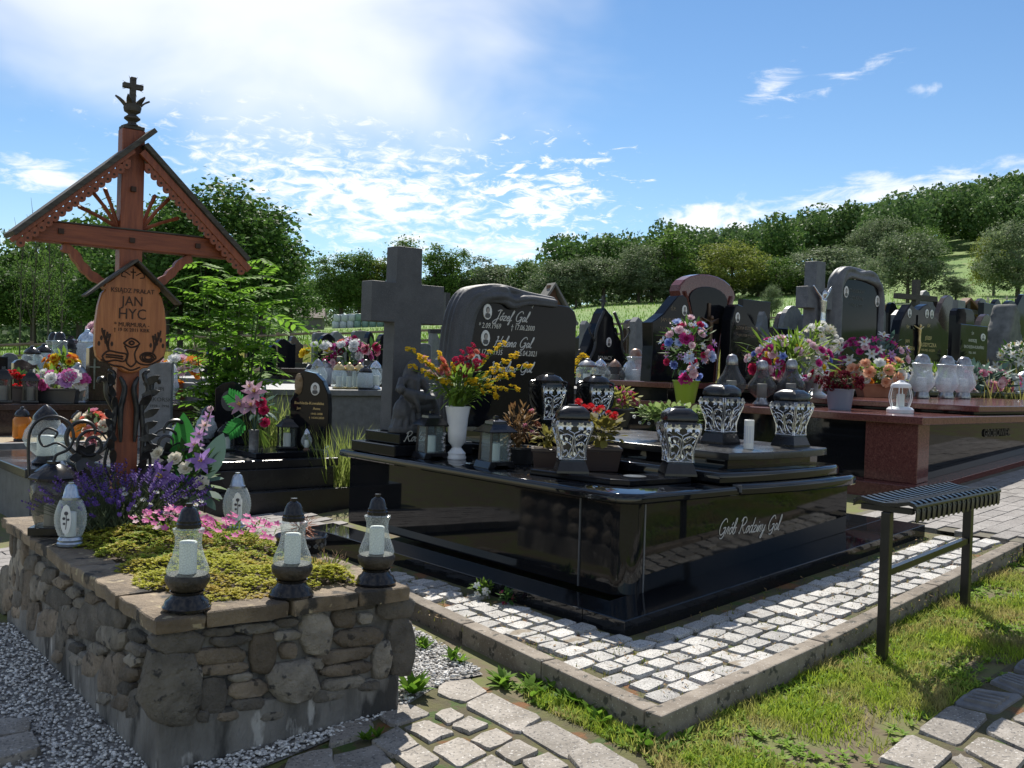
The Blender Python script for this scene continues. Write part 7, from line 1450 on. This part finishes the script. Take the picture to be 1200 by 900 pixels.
for (a, b_, tp, bs, Y, kd, mt, lab) in ((324, 347, 397, 436, 13.5, 'wave', GB, 'black headstone with etched cross right of the shrub'), (307, 325, 404, 440, 13.0, 'peakr', GB, 'black slanted headstone at the right foot of the shrub'), (371, 396, 391, 440, 14.0, 'waist', GB, 'black curved headstone behind the pale lanterns'), (388, 407, 388, 430, 15.0, 'wave', GL, 'pale wavy headstone behind the black curved one'), (427, 440, 389, 440, 12.5, 'waist', GB, 'black ornate headstone with grooves just left of the grey cross'), (441, 458, 391, 440, 13.0, 'arch', GB, 'black arched headstone mostly hidden by the grey cross'), (504, 519, 386, 440, 14.0, 'slant', GL, 'white angular headstone right of the grey cross'), (488, 506, 402, 440, 12.5, 'round', GS, 'blue grey headstone between the cross and the draped headstone'), (513, 530, 410, 450, 11.5, 'gable', GS, 'grey gabled headstone touching the draped headstone'), (868, 902, 352, 420, 15.5, 'flat', GB, 'flat black panel with small white lettering behind the triptych'), (884, 905, 365, 430, 14.0, 'rock', GS, 'grey carved mountain ridge stone behind the triptych'), (905, 935, 385, 430, 14.5, 'flat', GB, 'dark low headstone left of the pale grey cross'), (915, 942, 358, 430, 17.0, 'arch', GS, 'boulder headstone with a spread winged figure behind the pale cross'), (955, 975, 366, 430, 17.0, 'round', GB, 'dark headstone behind the right arm of the pale cross'), (1068, 1098, 340, 420, 20.0, 'gable', GS, 'dark grey gabled headstone behind the double headstone'), (1098, 1122, 346, 420, 19.0, 'waist', GW, 'brown carved headstone behind the double headstone'), (1120, 1130, 352, 410, 18.0, 'flat', GL, 'small white headstone with black cross'), (1172, 1195, 352, 420, 19.0, 'arch', GB, 'black arched headstone before the brown fence'), (1150, 1172, 356, 420, 17.0, 'flat', GB, 'dark headstone right of the window cross stone')):
    stone(lab, a, b_, tp, bs, Y, kd, mt)
slab_grave('brown wooden framed grave right of the shrub', 2.9, 3.9, 9.0, 10.6, .95, GW)
# iron cross with plaque between the grey cross and the draped headstone
p = at(480, 440, 9.5); p.z = zc(p.x, p.y)-.02
t = thing('iron_cross', 'thin black iron cross with oval plaque right of the grey granite cross', 'cross', at(521, 440, 9.5), ANG); zz = zc(t.location.x, t.location.y)-t.location.z-.05
MB().box(-.025, .025, -.02, .02, zz, .80).box(-.2, .2, -.021, .019, .40, .44).build('cross', IRON, t); MB().slab([(.06*math.cos(6.283*i/14), .16+.10*math.sin(6.283*i/14)) for i in range(14)], -.03, -.021).build('plaque', PLB, t)
# wooden roofed cross far behind the draped headstone
t = thing('wooden_roofed_cross', 'small weathered wooden roofed cross rising behind the draped headstone', 'cross', at(643, 440, 12.0), ANG-.3); zz = zc(t.location.x, t.location.y)-t.location.z-.05
MB().box(-.05, .05, -.04, .04, zz, 1.10).build('post', FENCB, t); MB().slab([(-.20, .72), (.20, .72), (.0, 1.05)], -.05, .05).build('gable', FENCB, t)
for s_ in (-1, 1): MB().hexa([(s_*.30, -.12, .62), (0, -.12, 1.09), (0, .12, 1.09), (s_*.30, .12, .62), (s_*.33, -.12, .64), (0, -.12, 1.13), (0, .12, 1.13), (s_*.33, .12, .64)]).build('roof_board', M('grey_shingle', (.13, .125, .115), (.2, .195, .18), scale=9, rough=.85), t)
# dark wooden crosses on the right
for (px, tp, Y, w_, lab) in ((1070, 328, 17.0, .5, 'tall dark red wooden cross behind the double headstone'), (1130, 352, 20.0, .4, 'wooden cross with little gable roof near the brown fence')):
    c = at(px, 430, Y); g = zc(c.x, c.y)-.07; zt = at(px, tp, Y).z; t = thing('wooden_cross', lab, 'cross', (c.x, c.y, g), ANG-.2); h = zt-g
    MB().box(-.05, .05, -.05, .05, -.05, h).box(-w_, w_, -.051, .049, h*.80, h*.80+.09).build('cross', WOODD, t)
    if w_ < .5:
        for s_ in (-1, 1): MB().hexa([(s_*.55, -.1, h*.72), (0, -.1, h), (0, .1, h), (s_*.55, .1, h*.72), (s_*.6, -.1, h*.74), (0, -.1, h*1.04), (0, .1, h*1.04), (s_*.6, .1, h*.74)]).build('roof_board', FENCB, t)

# further small graves, row by row
ORD = ['first', 'second', 'third', 'fourth', 'fifth', 'sixth', 'seventh', 'eighth', 'ninth', 'tenth']
KD = ['wave', 'arch', 'gable', 'peakr', 'slant', 'waist', 'round', 'peakl']; DK = {0: ('black', GB), 1: ('dark grey', GS), 2: ('brown', GW), 3: ('pale grey', GL)}
def row_of(px0, px1, n_, top0, top1, bs, Y, where, sd):
    rg = random.Random(sd)
    for i in range(n_):
        px = px0+(px1-px0)*(i+.5)/n_+rg.uniform(-3, 3); tp = top0+(top1-top0)*i/max(1, n_-1)+rg.uniform(-4, 6); w_ = rg.uniform(15, 24); c_, mt = DK[rg.choice([0, 0, 0, 0, 1, 2])]
        stone('small %s headstone, %s from left in %s' % (c_, ORD[i], where), px-w_/2, px+w_/2, tp, bs, Y+rg.uniform(-.6, .6), rg.choice(KD), mt)
row_of(2, 118, 5, 412, 408, 432, 14.0, 'the row below the left fence', 3)
row_of(215, 330, 5, 406, 398, 430, 15.5, 'the row behind the leafy shrub', 5)
row_of(335, 440, 4, 394, 390, 425, 18.0, 'the far row left of the grey cross', 9)
row_of(676, 752, 3, 384, 378, 420, 16.5, 'the row behind the mountain stone', 13)
row_of(880, 1040, 6, 372, 356, 420, 18.5, 'the row behind the pale grey cross', 17)
row_of(1040, 1205, 7, 352, 346, 420, 22.0, 'the last row before the brown fence', 21)
row_of(1085, 1200, 4, 366, 362, 430, 15.5, 'the row behind the tan lantern', 25)
slab_grave('long pale slab with small candles left of the brown headstone', -.6, 1.4, 8.75, 8.98, .66, GL)
for i, (px, v, z, st_, gl, cp) in enumerate(((14, 8.3, ZW, 'jar', GLC, PLB), (48, 8.35, ZW, 'urn', GLW, SKYS), (100, 8.2, ZW, 'jar', GLO, PLB), (84, 8.4, ZW, 'urn', GLC, CHROME))): lt(px, v, z, .30, .085, st_, ORD[i]+' small lantern of the back row on the dark brown tomb', glass=gl, cap=cp)
for i, (px, v, z, st_, gl, cp) in enumerate(((500, 7.4, .781, 'jar', GLC, PLB), (372, 5.9, .781, 'urn', GLC, DSILV), (440, 5.75, .781, 'urn', GLC, CHROME))):
    if px != 500: lt(px, v, z, .30, .10, st_, ('silver capped clear lantern at the left end of the pale granite grave', 'silver domed clear lantern at the right end of the pale granite grave')[i-1], glass=gl, cap=cp)
# ================================================================== fences
def fence(label, pts, h, rails, mat, post_h, rr=.055, square=False):
    t = thing('rail_fence', label, 'fence', pts[0]); o0 = Vector(pts[0])
    for p in pts:
        q = Vector(p)-o0; MB().tube([q+Vector((0, 0, -.3)), q+Vector((0, 0, post_h))], .07, 6).build('post', mat, t)
    for a, b in zip(pts[:-1], pts[1:]):
        for z in rails:
            q0 = Vector(a)-o0+Vector((0, -.09, z+rng.uniform(-.04, .04))); q1 = Vector(b)-o0+Vector((0, -.09, z+rng.uniform(-.04, .04))); d = (q1-q0)*.01; MB().tube([q0-d, q1+d], rr*rng.uniform(.85, 1.15), 6).build('rail', mat, t)
def fp(px, Y): p = at(px, 450, Y); return Vector((p.x, p.y, G(p.x, p.y)))
fence('weathered rail fence along the meadow behind the left graves', [fp(-60+i*48, 36+.35*i) for i in range(14)], 1, [.42, .86], FENCE, .98)
fence('weathered rail fence along the meadow behind the mountain stone', [fp(690+i*45, 41+.2*i) for i in range(8)], 1, [.42, .84], FENCE, .95, .05)
fence('brown stained three rail fence at the right behind the graves', [fp(1035+i*32, 27+.5*i) for i in range(7)], 1, [.35, .72, 1.10], FENCB, 1.28, .075)
fence('pale thin paddock fence on the slope at the far right', [fp(1000+i*22, 62+.6*i) for i in range(12)], 1, [.5, .95], C('pale_paddock_rail', (.42, .38, .32), .8), 1.15, .035)
# ================================================================== silage bales, shed
BW = M('white_bale_wrap', (.42, .46, .50), (.52, .55, .58), scale=2, rough=.35, bump=.5, bscale=5); BG = M('green_bale_wrap', (.16, .26, .22), (.22, .33, .28), scale=2, rough=.35, bump=.5, bscale=5)
bp = [(.1, 0), (.56, 0), (.62, .06), (.63, .6), (.62, 1.12), (.56, 1.18), (.1, 1.2)]
def bale_me(m_): me = MB().lathe(bp, 14).mesh('wrapping', 45); me.materials.append(m_); return me
bw, bg_ = bale_me(BW), bale_me(BG); YB = 165.0
def bales(pxs, mts, Y, lab):
    for lev in (0, 1):
        for i, px in enumerate(pxs):
            p = at(px+(1.5 if lev else 0), 450, Y); r = bpy.data.objects.new('silage_bale', mts(i)); link(r); r.location = (p.x, p.y, G(p.x, p.y)-.05+lev*1.19); r.rotation_euler = (0, 0, i*.7)
            tag(r, ['leftmost', 'second', 'third', 'fourth', 'fifth'][i]+(' upper ' if lev else ' lower ')+('white' if mts(i) is bw else 'green')+' wrapped silage bale '+lab, 'bale', 'silage bales stacked in the field')
bales([391.5+8.6*i for i in range(3)], lambda i: bw, YB, 'at the left end of the stack')
bales([417+8.9*i for i in range(5)], lambda i: bg_, YB, 'in the stack left of the grey cross')
bales([494+8.9*i for i in range(4)], lambda i: bg_, YB+2, 'between the grey cross and the draped headstone')
bales([652+8*i for i in range(2)], lambda i: bw, YB, 'behind the small wooden roofed cross')
for i in range(5):
    p = at(692+9*i, 450, 150); r = bpy.data.objects.new('silage_bale', bw if i % 2 else bg_); link(r); r.location = (p.x, p.y, G(p.x, p.y)-.05); tag(r, ['first', 'second', 'third', 'fourth', 'fifth'][i]+' wrapped silage bale of the single row left of the mountain stone', 'bale', 'silage bales lying at the field edge')
p = at(352, 450, 150); sd = thing('farm_shed', 'low farm shed with brown roof at the left end of the bale stack', 'shed', (p.x, p.y, G(p.x, p.y)-.1), .1)
MB().box(-3.2, 3.2, -2, 2, 0, 2.0).build('wall', C('grey_shed_wall', (.16, .14, .13), .9), sd); MB().hexa([(-3.6, -2.4, 2.0), (3.6, -2.4, 2.0), (3.6, 2.4, 2.0), (-3.6, 2.4, 2.0), (-3.4, -.1, 3.6), (3.4, -.1, 3.6), (3.4, .1, 3.6), (-3.4, .1, 3.6)]).build('roof', C('brown_shed_roof', (.09, .055, .045), .7), sd); MB().box(-1.4, 0, -2.03, -2.001, 0, 1.7).build('door', C('shed_door_dark', (.03, .026, .024), .8), sd)
# ================================================================== trees
BARK = M('tree_bark', (.055, .045, .036), (.10, .085, .07), scale=4, rough=.95, stretch=(6, 6, 1), bump=.5, bscale=10)
def leafquads(P, Nn, size, g):
    k = len(P); r = g.normal(size=(k, 3)); n_ = Nn*0.7+r*0.75; n_ /= np.linalg.norm(n_, axis=1)[:, None]+1e-9
    a = np.cross(n_, g.normal(size=(k, 3))); a /= np.linalg.norm(a, axis=1)[:, None]+1e-9; b = np.cross(n_, a); s = (size*g.uniform(.55, 1.35, (k, 1))); asp = g.uniform(.5, .9, (k, 1))
    V4 = np.stack([P-a*s, P-b*s*asp, P+a*s, P+b*s*asp], 1); return V4.reshape(-1, 3), np.arange(4*k).reshape(-1, 4)
def crown(g, lobes, nclump, per, cr, size):
    seed0 = g.uniform(0, 6); nclump = int(nclump*1.25)
    P = []; D = []; vol = np.array([l[3]*l[4]*l[5] for l in lobes])**.7; vol /= vol.sum()
    for _ in range(nclump):
        l = lobes[g.choice(len(lobes), p=vol)]; d = g.normal(size=3); d /= np.linalg.norm(d); q = g.uniform(.62, 1.03) if g.random() < .8 else g.uniform(.2, .7)
        c = np.array(l[:3])+d*np.array(l[3:6])*q
        if math.sin(c[0]*17+seed0)+math.sin(c[1]*15+seed0*2)+math.sin(c[2]*19+seed0*3) < -.75: continue
        pts = c+g.normal(size=(per, 3))*cr*g.uniform(.45, 1.6)*np.array([1, 1, .7]); P.append(pts); D.append(np.repeat(d[None], per, 0))
    P = np.concatenate(P); D = np.concatenate(D); return leafquads(P, D, size, g)
def proto(kind, seed, mat):
    g = np.random.default_rng(seed); t = bpy.data.objects.new('tree', None); link(t)
    tr = MB()
    if kind == 'spruce':
        tr.tube([(0, 0, -.02), (0, 0, .5), (0, 0, .97)], [.022, .014, .002], 6); P = []; D = []
        for i in range(420):
            z = .08+.9*(i/420)**.9; r = .19*(1-z)**.85+.01; a = i*2.39996; m_ = 16
            q = g.uniform(.15, 1.0, m_)[:, None]; d = np.array([math.cos(a), math.sin(a), -.25]); P.append(np.array([0, 0, z])+d*r*q+g.normal(size=(m_, 3))*.010); D.append(np.repeat(d[None], m_, 0))
        V, Fq = leafquads(np.concatenate(P), np.concatenate(D), .014, g)
    else:
        spec = {'broad': ([(0, 0, .60, .26, .26, .36), (.14, .05, .50, .20, .2, .22), (-.15, -.04, .48, .20, .2, .24), (.03, -.14, .42, .2, .18, .2), (-.05, .12, .74, .17, .17, .18), (.08, .0, .82, .13, .13, .15)], 330, 40, .036, .0115),
                'round': ([(0, 0, .54, .38, .38, .40), (.22, .05, .42, .24, .24, .26), (-.22, 0, .40, .25, .25, .27), (0, -.2, .38, .26, .24, .26), (.1, .1, .78, .2, .2, .16), (-.14, .0, .74, .2, .2, .17)], 380, 40, .040, .012),
                'tall': ([(0, 0, .62, .14, .14, .34), (.05, .03, .42, .14, .14, .18), (-.06, -.02, .52, .13, .13, .2), (.02, 0, .86, .085, .085, .12)], 220, 36, .030, .0105),
                'sparse': ([(0, 0, .55, .11, .11, .38), (.06, 0, .7, .09, .09, .2), (-.06, .02, .45, .1, .1, .2)], 60, 14, .03, .006)}[kind]
        V, Fq = crown(g, *spec)
        k = 5 if kind != 'sparse' else 11
        tr.tube([(0, 0, -.03), (.006, 0, .3), (-.004, .004, .6), (.0, 0, .88 if kind == 'sparse' else .7)], [.024 if kind != 'sparse' else .010, .018 if kind != 'sparse' else .008, .010 if kind != 'sparse' else .005, .003], 6)
        for i in range(k):
            a = i*2.4; z0 = .22+.07*i if kind != 'sparse' else .2+.06*i; r = .2 if kind in ('broad', 'round') else .09; tr.tube([(0, 0, z0), (math.cos(a)*r*.5, math.sin(a)*r*.5, z0+.10), (math.cos(a)*r, math.sin(a)*r, z0+.24)], [.009, .006, .002] if kind != 'sparse' else [.004, .003, .001], 4)
    tr.build('trunk', BARK, t); np_mesh('crown', V, Fq, mat, t); return t
TL = {'dark': LEAF('dark_tree_leaf', (0.047, 0.109, 0.026), (0.130, 0.221, 0.047), .35, noise=((0.060, 0.120, 0.028), 6)), 'mid': LEAF('mid_tree_leaf', (0.067, 0.142, 0.028), (0.162, 0.247, 0.053), .4, noise=((0.095, 0.171, 0.038), 6)), 'silver': LEAF('silver_willow_leaf', (0.112, 0.158, 0.083), (0.240, 0.285, 0.165), .35, noise=((0.090, 0.135, 0.053), 6)), 'yellow': LEAF('yellow_green_leaf', (0.128, 0.173, 0.030), (0.225, 0.255, 0.053), .4)}
PRO = {}
def pr(kind, mat, seed):
    k = (kind, mat, seed)
    if k not in PRO: PRO[k] = [proto(kind, seed, TL[mat]), False]
    return PRO[k]
def tree(px, top, Y, wpx, kind, mat, seed, label, name, group=None, dx=0):
    c = at(px, 450, Y); g = G(c.x, c.y); h = at(px, top, Y).z-g; w_ = wpx*Y/F; nat = {'broad': .62, 'round': .86, 'tall': .36, 'sparse': .32, 'spruce': .38}[kind]; s = w_/nat; e = pr(kind, mat, seed)
    if not e[1]: r = e[0]; e[1] = True; r.location = (c.x, c.y, g); r.scale = (s, s, h)
    else: r = dup(e[0], (c.x, c.y, g), scale=(s, s, h))
    r.rotation_euler = (0, 0, rng.uniform(0, 6.28)); r.name = name; tag(r, label, 'tree', group); return r
tree(22, 262, 46, 34, 'sparse', 'mid', 11, 'thin bare stemmed young tree nearest the left edge', 'slender_tree'); tree(38, 238, 47, 40, 'sparse', 'mid', 11, 'thin sparse young tree left of the cross roof eave', 'slender_tree'); tree(55, 250, 46, 36, 'sparse', 'mid', 11, 'thin sparse young tree under the cross roof eave', 'slender_tree'); tree(70, 262, 48, 34, 'sparse', 'mid', 11, 'thin sparse young tree right of the roof eave', 'slender_tree')
for px, top, w_, mt, sd, lab in ((-20, 290, 120, 'dark', 3, 'green broadleaf tree cut by the left edge'), (38, 308, 100, 'dark', 4, 'green broadleaf tree behind the thin bare stems'), (92, 298, 105, 'dark', 3, 'green broadleaf tree left of the wooden post')): tree(px, top, 78, w_, 'broad', mt, sd, lab, 'broadleaf_tree')
tree(118, 268, 62, 105, 'broad', 'dark', 3, 'dark conical tree left of the cross post', 'broadleaf_tree'); tree(190, 226, 58, 170, 'broad', 'dark', 4, 'tall dark tree right behind the wooden cross', 'broadleaf_tree'); tree(248, 210, 60, 195, 'broad', 'dark', 4, 'tallest big green tree seen under the cross roof', 'broadleaf_tree'); tree(305, 258, 62, 130, 'broad', 'dark', 3, 'dark tree right of the cross roof', 'broadleaf_tree'); tree(150, 246, 63, 120, 'broad', 'dark', 3, 'dark tree between the cross post and the roof brace', 'broadleaf_tree'); tree(278, 238, 64, 140, 'broad', 'dark', 4, 'dark tree filling the right slope of the cross roof', 'broadleaf_tree'); tree(338, 300, 75, 70, 'broad', 'dark', 4, 'smaller dark tree at the right end of the dark group', 'broadleaf_tree'); tree(210, 300, 60, 140, 'round', 'dark', 5, 'dark bushy tree low behind the name panel', 'broadleaf_tree')
row = [(372, 300, 60, 'mid', 'broad', 1, 'green tree above the farm shed'), (398, 296, 46, 'mid', 'tall', 6, 'slim green tree left above the bale stack'), (418, 290, 60, 'mid', 'broad', 2, 'green tree above the bale stack'), (446, 300, 60, 'yellow', 'broad', 7, 'yellowish tree left of the grey cross'), (468, 276, 50, 'mid', 'tall', 6, 'tall tree rising behind the top of the grey cross'), (505, 284, 54, 'mid', 'tall', 8, 'slim tree just right of the grey cross top'), (530, 290, 56, 'mid', 'broad', 1, 'green tree above the draped headstone shoulder'), (556, 298, 56, 'silver', 'tall', 9, 'pale green tree above the draped headstone'), (585, 308, 70, 'silver', 'broad', 10, 'silvery tree above the draped headstone peak'), (612, 302, 50, 'mid', 'broad', 2, 'dark green tree left of the little wooden roof')]
for px, top, w_, mt, kd, sd, lab in row: tree(px, top, 205, w_, kd, mt, sd, lab, 'broadleaf_tree')
row2 = [(640, 304, 70, 'silver', 'broad', 10, 'silvery willow above the little wooden roof'), (672, 300, 66, 'silver', 'round', 12, 'silvery willow left above the mountain stone'), (704, 298, 70, 'silver', 'broad', 10, 'silvery willow directly above the mountain stone'), (745, 282, 78, 'silver', 'round', 12, 'larger silvery willow left of the red arch'), (782, 267, 62, 'mid', 'tall', 8, 'tall green tree above the red arch'), (760, 318, 80, 'silver', 'round', 12, 'low silvery willow above the swept headstone'), (806, 312, 60, 'mid', 'broad', 1, 'green tree behind the red arch'), (853, 280, 100, 'yellow', 'round', 13, 'wide yellow green willow right of the red arch'), (905, 300, 70, 'mid', 'round', 14, 'green willow left of the pale grey cross'), (962, 286, 118, 'silver', 'round', 15, 'broad grey green willow behind the pale grey cross'), (885, 322, 60, 'silver', 'round', 12, 'low grey willow behind the flat black panel')]
for px, top, w_, mt, kd, sd, lab in row2: tree(px, top, 118, w_, kd, mt, sd, lab, 'willow_tree')
row3 = [(1060, 266, 92, 'silver', 'round', 15, 'round silvery willow standing alone above the double headstone', 92), (1002, 300, 60, 'silver', 'round', 12, 'grey willow behind the cloth framed headstone', 125), (1188, 252, 104, 'silver', 'round', 15, 'silvery tree at the right edge above the fence', 82), (1160, 270, 58, 'yellow', 'round', 13, 'yellow green tree between the meadow and the right edge', 100), (1116, 322, 46, 'silver', 'round', 12, 'small shrubby willow at the foot of the meadow slope', 90), (1030, 250, 70, 'silver', 'round', 12, 'pale rounded willow high above the lone silvery willow', 150), (1010, 262, 60, 'silver', 'round', 15, 'pale rounded willow up the slope left of the meadow', 150), (1075, 262, 60, 'mid', 'round', 14, 'dark green tree at the top of the meadow', 150)]
for px, top, w_, mt, kd, sd, lab, Y in row3: tree(px, top, Y, w_, kd, mt, sd, lab, 'willow_tree')
tree(901, 331, 70, 28, 'round', 'silver', 15, 'small pale shrub in the field left of the pale grey cross', 'pale_shrub')
# wooded hill: one mass of crowns
g = np.random.default_rng(42); PV_, FV_ = [], []; base = 0
def wood(name, label, cnt, fpos, mat, hmin, hmax, per=430, leaf=.62):
    VV, FF = [], []; b = 0; n_ = 0; tries = 0
    while n_ < cnt and tries < cnt*6:
        tries += 1; q = fpos()
        if q is None: continue
        x, y = q; z = G(x, y); h = g.uniform(hmin, hmax); w_ = h*g.uniform(.30, .42); con = False
        if con: d = g.normal(size=(per, 3)); d /= np.linalg.norm(d, axis=1)[:, None]; zz = g.random(per)**.8; P = np.stack([x+d[:, 0]*w_*.55*(1-zz), y+d[:, 1]*w_*.55*(1-zz), z+h*(.12+zz)], 1)
        else:
            L = g.normal(size=(7, 3)); L /= np.linalg.norm(L, axis=1)[:, None]; L *= np.array([w_*.55, w_*.55, h*.22]); L += np.array([x, y, z+h*.58]); d = g.normal(size=(per, 3)); d /= np.linalg.norm(d, axis=1)[:, None]; P = L[g.integers(0, 7, per)]+d*np.array([w_*.52, w_*.52, h*.22])*g.uniform(.7, 1.05, (per, 1))
        v, f_ = leafquads(P, d, leaf*(h/14), g); VV.append(v); FF.append(f_+b); b += len(v); n_ += 1
    return tag(np_mesh(name, np.concatenate(VV), np.concatenate(FF), mat), label, 'forest', kind='stuff')
def f_hill():
    y = g.uniform(165, 345); a = g.uniform(.04, .66); px = 600+F*a
    if 1106 < px < 1140 and y < 190: return None
    if y < 180 and a > .30 and g.random() < .6: return None
    return a*y, y
def f_back():
    y = g.uniform(225, 290); a = g.uniform(-.66, .10); return a*y, y
def f_left():
    y = g.uniform(95, 130); a = g.uniform(-.68, -.36); return a*y, y
HF = LEAF('hill_forest_leaf', (0.044, 0.100, 0.028), (0.120, 0.196, 0.052), .3, noise=((0.100, 0.170, 0.060), .035)); HF2 = LEAF('far_wood_leaf', (0.060, 0.120, 0.044), (0.130, 0.200, 0.070), .3, noise=((0.110, 0.170, 0.080), .04))
wood('hill_forest', 'mixed forest covering the hill on the right', 560, f_hill, HF, 9, 14, 950, .42)
wood('far_wood', 'continuous wood behind the hay field', 170, f_back, HF2, 9, 14, 900, .42)
wood('left_wood', 'dense green wood behind the thin trees at the left', 46, f_left, TL['dark'], 10, 15, 1000, .33)
# undergrowth along the field edge
pts = []
for _ in range(420):
    a = g.uniform(-.6, .35); y = g.uniform(119, 127)+(89 if a < .02 else 0); x = a*y; pts.append((x, y))
for _ in range(240):
    a = g.uniform(-.75, -.22); y = g.uniform(84, 128); pts.append((a*y, y))
VV, FF, b = [], [], 0
for x, y in pts:
    h = g.uniform(1.6, 4.2)*(1.2 if x < -.2*y and y < 130 else 1); P = np.array([x, y, G(x, y)+h*.45])+g.normal(size=(60, 3))*np.array([1.1, 1.0, h*.28]); v, f_ = leafquads(P, g.normal(size=(60, 3)), .28, g); VV.append(v); FF.append(f_+b); b += len(v)
tag(np_mesh('field_edge_scrub', np.concatenate(VV), np.concatenate(FF), HF2), 'low scrub and tall weeds along the edge of the field', 'scrub', kind='stuff')
for o in bpy.data.objects:
    for k_ in ('w', 'h'):
        if k_ in o.keys(): del o[k_]
